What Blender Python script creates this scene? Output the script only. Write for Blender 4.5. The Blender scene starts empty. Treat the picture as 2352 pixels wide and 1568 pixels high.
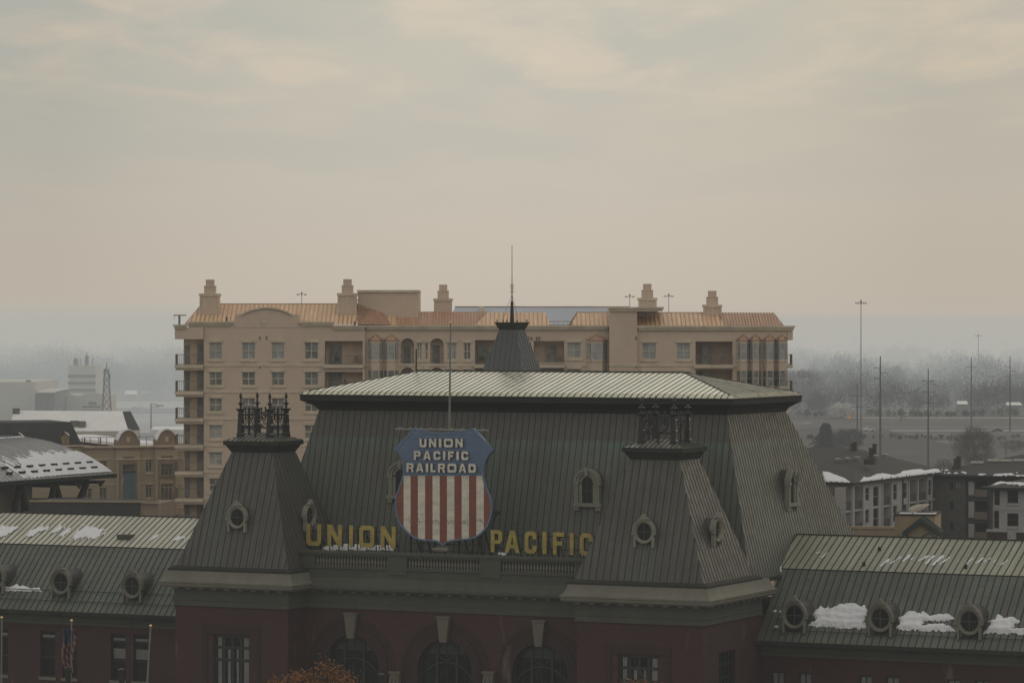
import bpy, math, random
import numpy as np
from mathutils import Vector, Matrix
random.seed(7)
rng = np.random.default_rng(11)
scene = bpy.context.scene
col = scene.collection
R = math.radians
FPX, HZ, CX, CAMZ = 8000.0, 745.0, 1176.0, 42.0     # focal length in reference pixels, horizon row, centre column, eye height

# ------------------------------------------------------------------ frames
class Fr:
    """a building's own frame on the plan: x along its front, y into the building"""
    def __init__(s, ox, oy, ang):
        s.o = (ox, oy); s.a = ang
        s.x = (math.cos(ang), math.sin(ang)); s.y = (-math.sin(ang), math.cos(ang))
    def w(s, x, y, z=0.0):
        return Vector((s.o[0]+x*s.x[0]+y*s.y[0], s.o[1]+x*s.x[1]+y*s.y[1], z))
    def on(s, px, py, y=0.0):
        """point of the front plane (depth y) seen at a photo position -> local x, z"""
        k = (px-CX)/FPX
        x = (k*(s.o[1]+y*s.y[1])-s.o[0]-y*s.y[0])/(s.x[0]-k*s.x[1])
        Y = s.o[1]+x*s.x[1]+y*s.y[1]
        return x, CAMZ-(py-HZ)/FPX*Y
    def onx(s, px, py, x=0.0):
        k = (px-CX)/FPX
        y = (k*(s.o[1]+x*s.x[1])-s.o[0]-x*s.x[0])/(s.y[0]-k*s.y[1])
        Y = s.o[1]+x*s.x[1]+y*s.y[1]
        return y, CAMZ-(py-HZ)/FPX*Y
    def mat(s, x=0, y=0, z=0):
        return Matrix.Translation(s.w(x, y, z)) @ Matrix.Rotation(s.a, 4, 'Z')
    def ray(s, px, py):
        o = Vector((0, 0, CAMZ)); d = Vector(((px-CX)/FPX, 1, -(py-HZ)/FPX))
        inv = s.mat().inverted()
        return inv @ o, inv.to_3x3() @ d
    def onplane(s, px, py, p0, n):
        o, d = s.ray(px, py); p0 = Vector(p0); n = Vector(n)
        return o + d*((p0-o).dot(n)/d.dot(n))

def at(px, py, Y):
    return Vector(((px-CX)/FPX*Y, Y, CAMZ-(py-HZ)/FPX*Y))

# ------------------------------------------------------------------ materials
MATS = {}
def newmat(name):
    m = bpy.data.materials.new(name); m.use_nodes = True
    nt = m.node_tree; b = nt.nodes['Principled BSDF']
    MATS[name] = m
    return m, nt, b
def mixc(nt, fac, a, b, mode='MIX'):
    n = nt.nodes.new('ShaderNodeMix'); n.data_type = 'RGBA'; n.blend_type = mode
    if isinstance(fac, (int, float)): n.inputs[0].default_value = fac
    else: nt.links.new(fac, n.inputs[0])
    for i, v in ((6, a), (7, b)):
        if isinstance(v, tuple): n.inputs[i].default_value = (*v[:3], 1)
        else: nt.links.new(v, n.inputs[i])
    return n.outputs[2]
def noise(nt, scale, detail=4, rough=.6, coord='Object', sc3=None):
    tc = nt.nodes.new('ShaderNodeTexCoord'); v = tc.outputs[coord]
    if sc3:
        mp = nt.nodes.new('ShaderNodeMapping'); mp.inputs['Scale'].default_value = sc3
        nt.links.new(v, mp.inputs[0]); v = mp.outputs[0]
    n = nt.nodes.new('ShaderNodeTexNoise'); n.inputs['Scale'].default_value = scale
    n.inputs['Detail'].default_value = detail; n.inputs['Roughness'].default_value = rough
    nt.links.new(v, n.inputs['Vector'])
    return n.outputs['Fac']
def ramp(nt, fac, lo, hi):
    n = nt.nodes.new('ShaderNodeMapRange'); n.inputs[1].default_value = lo; n.inputs[2].default_value = hi
    nt.links.new(fac, n.inputs[0]); return n.outputs[0]
def simple(name, c, rough=.7, c2=None, scale=.6, sc3=None, metal=0.0, spec=.5, bump=0.0, lo=.35, hi=.65):
    m, nt, b = newmat(name)
    if c2 is None: c2 = tuple(x*.72 for x in c)
    f = ramp(nt, noise(nt, scale, 6, .65, sc3=sc3), lo, hi)
    f2 = ramp(nt, noise(nt, scale*9, 4, .7, sc3=sc3), .3, .7)
    a = mixc(nt, f, c, c2)
    a = mixc(nt, .28, a, mixc(nt, f2, a, tuple(x*.6 for x in c)))
    nt.links.new(a, b.inputs['Base Color'])
    b.inputs['Roughness'].default_value = rough; b.inputs['Metallic'].default_value = metal
    b.inputs['Specular IOR Level'].default_value = spec
    if bump:
        bp = nt.nodes.new('ShaderNodeBump'); bp.inputs['Strength'].default_value = bump; bp.inputs['Distance'].default_value = .05
        nt.links.new(f2, bp.inputs['Height']); nt.links.new(bp.outputs[0], b.inputs['Normal'])
    return m
def panelled(name, c1, c2, c3, row=.58, length=2.6, rough=.5, metal=0.0, streak=None, band=None, mortar=.018, spec=.5):
    """sheet metal in staggered panels running up the slope; UV is in metres (along eave, up slope)"""
    m, nt, b = newmat(name)
    uv = nt.nodes.new('ShaderNodeUVMap'); sp = nt.nodes.new('ShaderNodeSeparateXYZ'); cb = nt.nodes.new('ShaderNodeCombineXYZ')
    nt.links.new(uv.outputs[0], sp.inputs[0]); nt.links.new(sp.outputs[1], cb.inputs[0]); nt.links.new(sp.outputs[0], cb.inputs[1])
    br = nt.nodes.new('ShaderNodeTexBrick'); nt.links.new(cb.outputs[0], br.inputs['Vector'])
    br.offset = .37; br.inputs['Scale'].default_value = 1; br.inputs['Brick Width'].default_value = length
    br.inputs['Row Height'].default_value = row; br.inputs['Mortar Size'].default_value = mortar
    br.inputs['Mortar Smooth'].default_value = .3; br.inputs['Bias'].default_value = -.1
    br.inputs['Color1'].default_value = (*c1, 1); br.inputs['Color2'].default_value = (*c2, 1)
    br.inputs['Mortar'].default_value = (*[x*.35 for x in c1], 1)
    a = br.outputs['Color']
    f = ramp(nt, noise(nt, .16, 5, .6), .42, .62)
    a = mixc(nt, f, a, mixc(nt, .7, a, c3))
    # rain streaks down the slope
    mp = nt.nodes.new('ShaderNodeMapping'); mp.inputs['Scale'].default_value = (3.2, .16, 1); nt.links.new(uv.outputs[0], mp.inputs[0])
    n2 = nt.nodes.new('ShaderNodeTexNoise'); n2.inputs['Scale'].default_value = 1; n2.inputs['Detail'].default_value = 5
    nt.links.new(mp.outputs[0], n2.inputs['Vector'])
    a = mixc(nt, ramp(nt, n2.outputs['Fac'], .5, .75), a, mixc(nt, .45, a, tuple(x*1.7 for x in c2)))
    if streak:   # teal run-off below a height, brown above it
        z0, z1, c4 = streak
        tc = nt.nodes.new('ShaderNodeTexCoord'); s2 = nt.nodes.new('ShaderNodeSeparateXYZ'); nt.links.new(tc.outputs['Object'], s2.inputs[0])
        fz = ramp(nt, s2.outputs[2], z0, z1)
        a = mixc(nt, fz, a, mixc(nt, .75, a, c4))
    if band:     # verdigris run-off band just under the upper brown strip
        b0, b1, c5 = band
        ft = nt.nodes.new('ShaderNodeMath'); ft.operation = 'MULTIPLY'
        nt.links.new(ramp(nt, s2.outputs[2], b0-.6, b1), ft.inputs[0]); 
        inv = nt.nodes.new('ShaderNodeMath'); inv.operation = 'SUBTRACT'; inv.inputs[0].default_value = 1; nt.links.new(fz, inv.inputs[1]); nt.links.new(inv.outputs[0], ft.inputs[1])
        f4 = nt.nodes.new('ShaderNodeMath'); f4.operation = 'MULTIPLY'; nt.links.new(ft.outputs[0], f4.inputs[0]); nt.links.new(ramp(nt, n2.outputs['Fac'], .4, .62), f4.inputs[1])
        a = mixc(nt, f4.outputs[0], a, c5)
    nt.links.new(a, b.inputs['Base Color']); b.inputs['Metallic'].default_value = metal
    b.inputs['Specular IOR Level'].default_value = spec
    rr = ramp(nt, noise(nt, 1.3, 3), .3, .7); mr = nt.nodes.new('ShaderNodeMapRange')
    nt.links.new(rr, mr.inputs[0]); mr.inputs[3].default_value = rough-.08; mr.inputs[4].default_value = rough+.1
    nt.links.new(mr.outputs[0], b.inputs['Roughness'])
    bp = nt.nodes.new('ShaderNodeBump'); bp.inputs['Strength'].default_value = .25; bp.inputs['Distance'].default_value = .04
    nt.links.new(n2.outputs['Fac'], bp.inputs['Height']); nt.links.new(bp.outputs[0], b.inputs['Normal'])
    return m
def brickmat(name, c1, c2, mort, rough=.85):
    m, nt, b = newmat(name)
    tc = nt.nodes.new('ShaderNodeTexCoord'); sp = nt.nodes.new('ShaderNodeSeparateXYZ'); cb = nt.nodes.new('ShaderNodeCombineXYZ')
    nt.links.new(tc.outputs['Object'], sp.inputs[0])
    ad = nt.nodes.new('ShaderNodeMath'); nt.links.new(sp.outputs[0], ad.inputs[0]); nt.links.new(sp.outputs[1], ad.inputs[1])
    nt.links.new(ad.outputs[0], cb.inputs[0]); nt.links.new(sp.outputs[2], cb.inputs[1])
    br = nt.nodes.new('ShaderNodeTexBrick'); nt.links.new(cb.outputs[0], br.inputs['Vector'])
    br.inputs['Scale'].default_value = 1; br.inputs['Brick Width'].default_value = .42; br.inputs['Row Height'].default_value = .16
    br.inputs['Mortar Size'].default_value = .012
    br.inputs['Color1'].default_value = (*c1, 1); br.inputs['Color2'].default_value = (*c2, 1); br.inputs['Mortar'].default_value = (*mort, 1)
    f = ramp(nt, noise(nt, .35, 6, .65), .4, .65)
    a = mixc(nt, f, br.outputs['Color'], mixc(nt, .55, br.outputs['Color'], tuple(x*.55 for x in c1)))
    f3 = ramp(nt, noise(nt, .5, 5, .6, sc3=(1, 1, .25)), .62, .78)
    a = mixc(nt, f3, a, mixc(nt, .4, a, (.3, .24, .22)))
    nt.links.new(a, b.inputs['Base Color']); b.inputs['Roughness'].default_value = rough
    return m
def glassmat(name, c=(.015, .018, .02), rough=.12, c2=None):
    m, nt, b = newmat(name)
    f = ramp(nt, noise(nt, .9, 2), .45, .55)
    nt.links.new(mixc(nt, f, c, c2 or tuple(x*2.2 for x in c)), b.inputs['Base Color'])
    b.inputs['Roughness'].default_value = rough; b.inputs['Specular IOR Level'].default_value = .4
    return m
def leafmat(name, c, c2, sc=.6):
    m, nt, b = newmat(name)
    f = ramp(nt, noise(nt, sc, 3), .35, .65)
    gi = nt.nodes.new('ShaderNodeNewGeometry')
    a = mixc(nt, f, c, c2)
    a = mixc(nt, gi.outputs['Random Per Island'], a, mixc(nt, .5, a, tuple(min(1, x*1.8) for x in c)))
    nt.links.new(a, b.inputs['Base Color']); b.inputs['Roughness'].default_value = .8; b.inputs['Specular IOR Level'].default_value = .2
    return m

def leafmat_flat(name, c, c2):
    m, nt, b = newmat(name)
    nt.links.new(mixc(nt, ramp(nt, noise(nt, .03, 3), .35, .65), c, c2), b.inputs['Base Color']); b.inputs['Roughness'].default_value = 1; b.inputs['Specular IOR Level'].default_value = 0
    return m
M = dict(
 mansard=panelled('mansard_copper', (0.100, 0.095, 0.078), (0.071, 0.092, 0.074), (0.065, 0.057, 0.046), rough=.55, streak=(32.0, 32.35, (0.071, 0.062, 0.050)), band=(31.2, 32.2, (0.087, 0.139, 0.113))),
 mansard_side=None,
 tower=panelled('tower_copper', (0.071, 0.065, 0.053), (0.065, 0.067, 0.057), (0.050, 0.043, 0.036), rough=.58),
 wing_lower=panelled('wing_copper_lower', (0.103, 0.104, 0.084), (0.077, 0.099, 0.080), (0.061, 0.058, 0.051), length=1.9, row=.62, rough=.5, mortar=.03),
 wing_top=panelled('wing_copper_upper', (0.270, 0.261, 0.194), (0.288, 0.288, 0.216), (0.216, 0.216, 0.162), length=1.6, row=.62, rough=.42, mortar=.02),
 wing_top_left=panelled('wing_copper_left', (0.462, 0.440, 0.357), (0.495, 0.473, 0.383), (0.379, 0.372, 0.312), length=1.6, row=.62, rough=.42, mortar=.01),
 crown=panelled('crown_copper', (.93, .90, .75), (.96, .93, .78), (.8, .82, .69), length=3.2, rough=.31, mortar=.006, metal=.8),
 darkmetal=simple('dark_sheet_metal', (.036, .036, .031), .8, spec=.15),
 stone=simple('painted_stone', (0.168, 0.162, 0.130), .8, (0.130, 0.123, 0.097), .5, bump=.2),
 stone_green=simple('weathered_frieze', (0.077, 0.077, 0.060), .85, (0.056, 0.057, 0.047), .5, (0.850, 0.850, 0.340), bump=.2),
 cupola=simple('cupola_slate_metal', (.085, .092, .098), .7, (.07, .076, .082), .4),
 woodtwig=leafmat_flat('wood_twigs', (.055, .052, .052), (.04, .039, .04)),
 woodtwig_far=leafmat_flat('misty_wood_twigs', (.07, .068, .07), (.055, .054, .056)),  # paler copy: part of the mist is put into the twig colour
 dim_ceiling=simple('dim_ceiling', (.05, .05, .046), .9),
 pale_stone=simple('pale_window_stone', (.24, .235, .19), .85, (.19, .185, .15), .6),
 gable_tan=simple('gable_tan', (.36, .27, .19), .9),
 seam=simple('matte_seam', (.045, .048, .04), 1.0, spec=0.0),
 tower_cap=panelled('tower_cap_copper', (.13, .13, .105), (.15, .15, .12), (.1, .1, .08), row=.45, length=2, rough=.35, mortar=.01),
 keystone=simple('keystone_stone', (0.126, 0.108, 0.091), .85, (0.126, 0.112, 0.092), 1.2, bump=.3),
 brick=brickmat('red_brick', (0.061, 0.020, 0.018), (0.045, 0.016, 0.014), (0.045, 0.030, 0.027)),
 brickband=brickmat('arch_brick', (0.039, 0.016, 0.014), (0.031, 0.012, 0.012), (0.031, 0.022, 0.020)),
 frame=simple('green_black_frame', (0.018, 0.021, 0.018), .6),
 glass=glassmat('dark_glass', (.008, .009, .009), .15),
 glass_pale=glassmat('curtained_glass', (.11, .12, .12), .5, (.2, .205, .2)),
 curtain=simple('white_curtain', (0.204, 0.204, 0.196), .9, (0.111, 0.111, 0.111), 3.0, (3.400, 3.400, 0.255)),
 iron=simple('cast_iron', (.018, .017, .017), .38, spec=.4),
 yellow=simple('yellow_enamel', (0.416, 0.325, 0.078), .7, (0.268, 0.204, 0.062), 1.8),
 yellow_edge=simple('brown_letter_edge', (.12, .085, .03), .7),
 blue=simple('blue_enamel', (0.130, 0.189, 0.293), .5, (0.104, 0.156, 0.240), .9),
 white_enamel=simple('white_enamel', (0.729, 0.668, 0.576), .6, (0.506, 0.466, 0.405), .8, (1, 1, 3)),
 red_enamel=simple('red_enamel', (.23, .07, .042), .6, (.17, .052, .034), 1.1),
 steel=simple('galvanised_steel', (.3, .3, .29), .45, metal=.4),
 pole=simple('pole_paint', (0.204, 0.198, 0.180), .4),
 gold=simple('gold_leaf', (.8, .6, .3), .25, metal=.9),
 snow=simple('snow', (0.812, 0.812, 0.838), .9, (0.733, 0.742, 0.786), 1.5, bump=.5),
 stucco=simple('beige_stucco', (0.607, 0.478, 0.374), .9, (0.545, 0.424, 0.332), .08),
 stucco_lightened=simple('lightened_recess_stucco', (0.726, 0.576, 0.443), .9),  # recess stucco lightened in colour to offset the shade inside
 stucco_trim=simple('pale_stucco_trim', (.66, .56, .43), .9),
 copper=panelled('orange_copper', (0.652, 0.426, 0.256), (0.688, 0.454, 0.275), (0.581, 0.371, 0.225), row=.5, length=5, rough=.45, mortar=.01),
 copper_shaded=panelled('shaded_copper', (0.486, 0.282, 0.180), (0.521, 0.309, 0.191), (0.433, 0.254, 0.160), row=.5, length=5, rough=.5, mortar=.01),  # same copper darkened: shade of turned roof faces put into the colour
 slateblue=simple('frosted_roof', (.42, .44, .5), .8, (.36, .38, .44), .1),
 rail=simple('bronze_rail', (.2, .155, .12), .6),
 apt_glass=glassmat('apartment_glass', (.11, .12, .12), .25, (.2, .21, .2)),  # glass paled: haze before the block is put into its colour
 apt_blind=glassmat('apartment_blinds', (.26, .28, .28), .6, (.34, .35, .34)),
 annex=simple('ochre_stucco', (0.451, 0.381, 0.277), .9, (0.390, 0.328, 0.238), .15),
 annex_brown=simple('brown_stucco', (0.308, 0.228, 0.169), .9),
 black_roof=simple('black_shingle', (0.042, 0.044, 0.048), .9, bump=.3),
 snowroof=simple('snow_covered_roof', (.8, .8, .8), .9, (.72, .72, .71), .12),
 vault=panelled('vault_metal', (0.288, 0.288, 0.288), (0.331, 0.331, 0.331), (0.245, 0.245, 0.245), row=.55, length=30, rough=.34, mortar=.03),
 wallgrey=simple('brown_grey_wall', (.17, .155, .125), .85),
 bluegrey=simple('blue_grey_panel', (.09, .12, .15), .7),
 paleblock=simple('pale_concrete', (0.560, 0.550, 0.498), .9, (0.488, 0.478, 0.437), .05),
 greyblock=simple('grey_steel_wall', (.2, .2, .19), .8),
 siding=simple('white_siding', (0.408, 0.399, 0.391), .85, (0.357, 0.348, 0.348), .4, (1, 1, 4)),
 greywall=simple('charcoal_siding', (.105, .098, .085), .85),
 greywall2=simple('dark_siding', (.06, .058, .056), .85),
 shingle=simple('dark_shingle', (0.060, 0.054, 0.050), .95, (0.044, 0.040, 0.038), .8, bump=.3),
 tan=simple('tan_render', (0.336, 0.256, 0.160), .85),
 tanmetal=simple('tan_metal', (.45, .38, .3), .5),
 greenroof=simple('green_roof', (.022, .04, .034), .5),
 trunk=simple('bark', (0.070, 0.055, 0.045), .95, bump=.5),
 asphalt=simple('asphalt', (.06, .06, .062), .95, (.09, .09, .09), .03),
 concrete=simple('concrete', (.34, .33, .31), .9),
 carwhite=simple('white_car_paint', (.75, .75, .76), .3),
 cardark=simple('dark_car_paint', (.04, .045, .05), .3),
 rubber=simple('tyre_rubber', (.02, .02, .02), .9),
 flagred=simple('flag_red', (0.180, 0.030, 0.030), .8),
 flagblue=simple('flag_blue', (.035, .045, .1), .8),
 flagwhite=simple('flag_white', (0.175, 0.168, 0.161), .8),
 orange=simple('orange_board', (.9, .3, .03), .6),
 polewood=simple('weathered_pole', (.1, .1, .11), .8),
 twig=leafmat('bare_twigs', (.085, .078, .072), (.06, .055, .052), .2),
 fartwig=leafmat('far_twigs', (.14, .135, .13), (.09, .088, .088), .03),
 twig_warm=leafmat('brown_twigs', (.12, .08, .065), (.08, .055, .05), .4),
 pine=leafmat('evergreen_needles', (.035, .045, .038), (.05, .058, .045), .5),
 autumn=leafmat('orange_leaves', (.2, .095, .035), (.12, .052, .022), .8),
 frost=leafmat('frosted_twigs', (.5, .5, .5), (.3, .3, .3), .2),
)
MV = simple
# ------------------------------------------------------------------ mesh builder
class MB:
    def __init__(s, xf=None):
        s.v = []; s.f = []; s.m = []; s.uv = []; s.xf = xf; s.mats = []; s.cur = 0
    def use(s, mat):
        if mat not in s.mats: s.mats.append(mat)
        s.cur = s.mats.index(mat); return s
    def face(s, pts, uvs=None):
        i = len(s.v)
        for p in pts:
            p = Vector(p)
            if s.xf: p = s.xf(p)
            s.v.append(tuple(p))
        s.f.append(tuple(range(i, i+len(pts)))); s.m.append(s.cur)
        s.uv.extend(uvs if uvs else [(0, 0)]*len(pts))
    def box(s, x0, x1, y0, y1, z0, z1):
        if x0 > x1: x0, x1 = x1, x0
        if y0 > y1: y0, y1 = y1, y0
        if z0 > z1: z0, z1 = z1, z0
        a, b, c, d = (x0, y0), (x1, y0), (x1, y1), (x0, y1)
        s.face([(*a, z0), (*b, z0), (*b, z1), (*a, z1)]); s.face([(*b, z0), (*c, z0), (*c, z1), (*b, z1)])
        s.face([(*c, z0), (*d, z0), (*d, z1), (*c, z1)]); s.face([(*d, z0), (*a, z0), (*a, z1), (*d, z1)])
        s.face([(*a, z1), (*b, z1), (*c, z1), (*d, z1)]); s.face([(*d, z0), (*c, z0), (*b, z0), (*a, z0)])
    def bar(s, p, q, w, h=None, up=(0, 0, 1)):
        """rectangular bar from p to q"""
        h = h or w; p = Vector(p); q = Vector(q); d = (q-p)
        if d.length < 1e-6: return
        d.normalize(); u = Vector(up)
        if abs(d.dot(u)) > .98: u = Vector((0, 1, 0))
        a = d.cross(u).normalized()*(w/2); b = a.cross(d).normalized()*(h/2)
        c0 = [p-a-b, p+a-b, p+a+b, p-a+b]; c1 = [q-a-b, q+a-b, q+a+b, q-a+b]
        for i in range(4):
            j = (i+1) % 4; s.face([c0[i], c0[j], c1[j], c1[i]])
        s.face(c0[::-1]); s.face(c1)
    def tube(s, pts, rad, n=8, caps=True):
        pts = [Vector(p) for p in pts]
        if not isinstance(rad, (list, tuple)): rad = [rad]*len(pts)
        rings = []
        for i, p in enumerate(pts):
            d = (pts[min(i+1, len(pts)-1)]-pts[max(i-1, 0)]).normalized()
            u = Vector((0, 0, 1)) if abs(d.z) < .9 else Vector((0, 1, 0))
            a = d.cross(u).normalized(); b = a.cross(d)
            rings.append([p+(a*math.cos(t)+b*math.sin(t))*rad[i] for t in [k*2*math.pi/n for k in range(n)]])
        for i in range(len(rings)-1):
            for k in range(n):
                j = (k+1) % n; s.face([rings[i][k], rings[i][j], rings[i+1][j], rings[i+1][k]])
        if caps: s.face(rings[0][::-1]); s.face(rings[-1])
    def lathe(s, prof, c=(0, 0, 0), n=12, sq=False):
        c = Vector(c); rings = []
        for r, z in prof:
            if sq: ring = [c+Vector((sx*r, sy*r, z)) for sx, sy in ((-1, -1), (1, -1), (1, 1), (-1, 1))]
            else: ring = [c+Vector((r*math.cos(t), r*math.sin(t), z)) for t in [k*2*math.pi/n for k in range(n)]]
            rings.append(ring)
        m = len(rings[0])
        for i in range(len(rings)-1):
            for k in range(m):
                j = (k+1) % m; s.face([rings[i][k], rings[i][j], rings[i+1][j], rings[i+1][k]])
        s.face(rings[0][::-1]); s.face(rings[-1])
    def slope(s, pts, spacing=.58, rib=(.05, .05), e=None, ribmat=None, uoff=0.0):
        """planar roof face, first edge = eave; standing seams up the slope; UV in metres"""
        pts = [Vector(p) for p in pts]
        e = (pts[1]-pts[0]).normalized() if e is None else Vector(e).normalized()
        n = None
        for i in range(len(pts)):
            c = (pts[(i+1) % len(pts)]-pts[i]).cross(pts[(i+2) % len(pts)]-pts[(i+1) % len(pts)])
            if c.length > 1e-5: n = c.normalized(); break
        if n.z < 0: n = -n
        up = n.cross(e).normalized()
        if up.z < 0: up = -up
        o = Vector((0, 0, 0))
        q = [((p-o).dot(e)+uoff, (p-pts[0]).dot(up)) for p in pts]
        s.face(pts, q)
        if not spacing: return
        mat0 = s.cur
        if ribmat: s.use(ribmat)
        lo = min(a for a, _ in q); hi = max(a for a, _ in q)
        k = math.ceil((lo+.02)/spacing)
        w, h = rib
        while k*spacing < hi-.02:
            x = k*spacing; ys = []
            for i in range(len(q)):
                (x0, y0), (x1, y1) = q[i], q[(i+1) % len(q)]
                if (x0-x)*(x1-x) < 0: ys.append(y0+(y1-y0)*(x-x0)/(x1-x0))
            if len(ys) >= 2:
                a, b = min(ys), max(ys)
                P = pts[0]+e*(x-q[0][0])
                p0 = P+up*a; p1 = P+up*b
                c0 = [p0-e*w/2, p0-e*w/2+n*h, p0+e*w/2+n*h, p0+e*w/2]
                c1 = [p1-e*w/2, p1-e*w/2+n*h, p1+e*w/2+n*h, p1+e*w/2]
                for i in range(3): s.face([c0[i], c0[i+1], c1[i+1], c1[i]])
                s.face(c0)
            k += 1
        s.cur = mat0
    def loft(s, rects, spacing=.58, rib=(.05, .05), ribmat=None, top=False, bottom=False):
        """rects: (x0,x1,y0,y1,z) from low to high"""
        def cs(r): x0, x1, y0, y1, z = r; return [Vector((x0, y0, z)), Vector((x1, y0, z)), Vector((x1, y1, z)), Vector((x0, y1, z))]
        for r0, r1 in zip(rects, rects[1:]):
            a, b = cs(r0), cs(r1)
            for i in range(4):
                j = (i+1) % 4
                if (a[i]-b[i]).length+(a[j]-b[j]).length < 1e-6: continue
                pts = [a[i], a[j], b[j], b[i]]
                out = []
                for p in pts:
                    if not out or (out[-1]-p).length > 1e-4: out.append(p)
                if (out[0]-out[-1]).length < 1e-4: out.pop()
                if len(out) < 3: continue
                steep = abs(b[i].z-a[i].z) > .3 and spacing
                s.slope(out, spacing if steep else None, rib, e=(a[j]-a[i]), ribmat=ribmat)
        if top: s.face(cs(rects[-1]))
        if bottom: s.face(cs(rects[0])[::-1])
    def wall(s, x0, x1, z0, z1, y=0.0, holes=(), depth=.35, t=0):
        """wall in the plane y with openings (a,b,c,d[,arch]); reveals go back by depth"""
        xs = sorted({x0, x1, *[h[0] for h in holes], *[h[1] for h in holes]}); xs = [x for x in xs if x0 <= x <= x1]
        zs = sorted({z0, z1, *[h[2] for h in holes], *[h[3] for h in holes]}); zs = [z for z in zs if z0 <= z <= z1]
        for xa, xb in zip(xs, xs[1:]):
            run = None
            for za, zb in zip(zs, zs[1:]):
                mx, mz = (xa+xb)/2, (za+zb)/2
                inside = any(h[0] < mx < h[1] and h[2] < mz < h[3] for h in holes)
                if inside:
                    if run: s.face([(xa, y, run[0]), (xb, y, run[0]), (xb, y, run[1]), (xa, y, run[1])]); run = None
                else: run = (run[0], zb) if run else (za, zb)
            if run: s.face([(xa, y, run[0]), (xb, y, run[0]), (xb, y, run[1]), (xa, y, run[1])])
        for h in holes:
            a, b, c, d = h[:4]; dp = h[5] if len(h) > 5 else depth
            if len(h) > 4 and h[4]:
                r = (b-a)/2; rise = min(h[4], r); cx = (a+b)/2; zs0 = d-rise
                N = 20; arc = [(cx-r*math.cos(math.pi*k/N), zs0+rise*math.sin(math.pi*k/N)) for k in range(N+1)]
                for (xa, za), (xb, zb) in zip(arc, arc[1:]):
                    s.face([(xa, y, za), (xb, y, zb), (xb, y, d), (xa, y, d)])
                    s.face([(xa, y, za), (xb, y, zb), (xb, y+dp, zb), (xa, y+dp, za)])
                top = zs0
            else:
                top = d; s.face([(a, y, d), (b, y, d), (b, y+dp, d), (a, y+dp, d)])
            s.face([(a, y, c), (a, y, top), (a, y+dp, top), (a, y+dp, c)])
            s.face([(b, y, c), (b, y, top), (b, y+dp, top), (b, y+dp, c)])
            s.face([(a, y, c), (b, y, c), (b, y+dp, c), (a, y+dp, c)])
    def build(s, name, mat=None, parent=None, matrix=None, smooth=False, **kw):
        me = bpy.data.meshes.new(name)
        me.from_pydata(s.v, [], s.f)
        ms = s.mats if s.mats else [mat]
        for m_ in ms: me.materials.append(M[m_] if isinstance(m_, str) else m_)
        if s.mats: me.polygons.foreach_set('material_index', s.m)
        ul = me.uv_layers.new(name='UVMap')
        ul.data.foreach_set('uv', [c for p in s.uv for c in p])
        if smooth: me.polygons.foreach_set('use_smooth', [True]*len(s.f))
        me.update()
        o = bpy.data.objects.new(name, me); col.objects.link(o)
        if parent is not None: o.parent = parent
        if matrix is not None: o.matrix_world = matrix if parent is None else matrix
        tag(o, **kw)
        return o
def tag(o, label=None, cat=None, group=None, kind=None):
    if label: o['label'] = label
    if cat: o['category'] = cat
    if group: o['group'] = group
    if kind: o['kind'] = kind
    return o
def thing(name, label, cat, matrix=None, group=None, kind=None):
    o = bpy.data.objects.new(name, None); col.objects.link(o)
    if matrix is not None: o.matrix_world = matrix
    return tag(o, label, cat, group, kind)
def numpy_mesh(name, verts, faces, mat, parent=None, **kw):
    me = bpy.data.meshes.new(name)
    nv, nf, k = len(verts), len(faces), faces.shape[1]
    me.vertices.add(nv); me.vertices.foreach_set('co', verts.astype(np.float32).ravel())
    me.loops.add(nf*k); me.loops.foreach_set('vertex_index', faces.astype(np.int32).ravel())
    me.polygons.add(nf); me.polygons.foreach_set('loop_start', np.arange(0, nf*k, k, dtype=np.int32))
    me.polygons.foreach_set('loop_total', np.full(nf, k, dtype=np.int32))
    me.materials.append(M[mat]); me.update(calc_edges=True)
    o = bpy.data.objects.new(name, me); col.objects.link(o)
    if parent is not None: o.parent = parent
    return tag(o, **kw)

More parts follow.
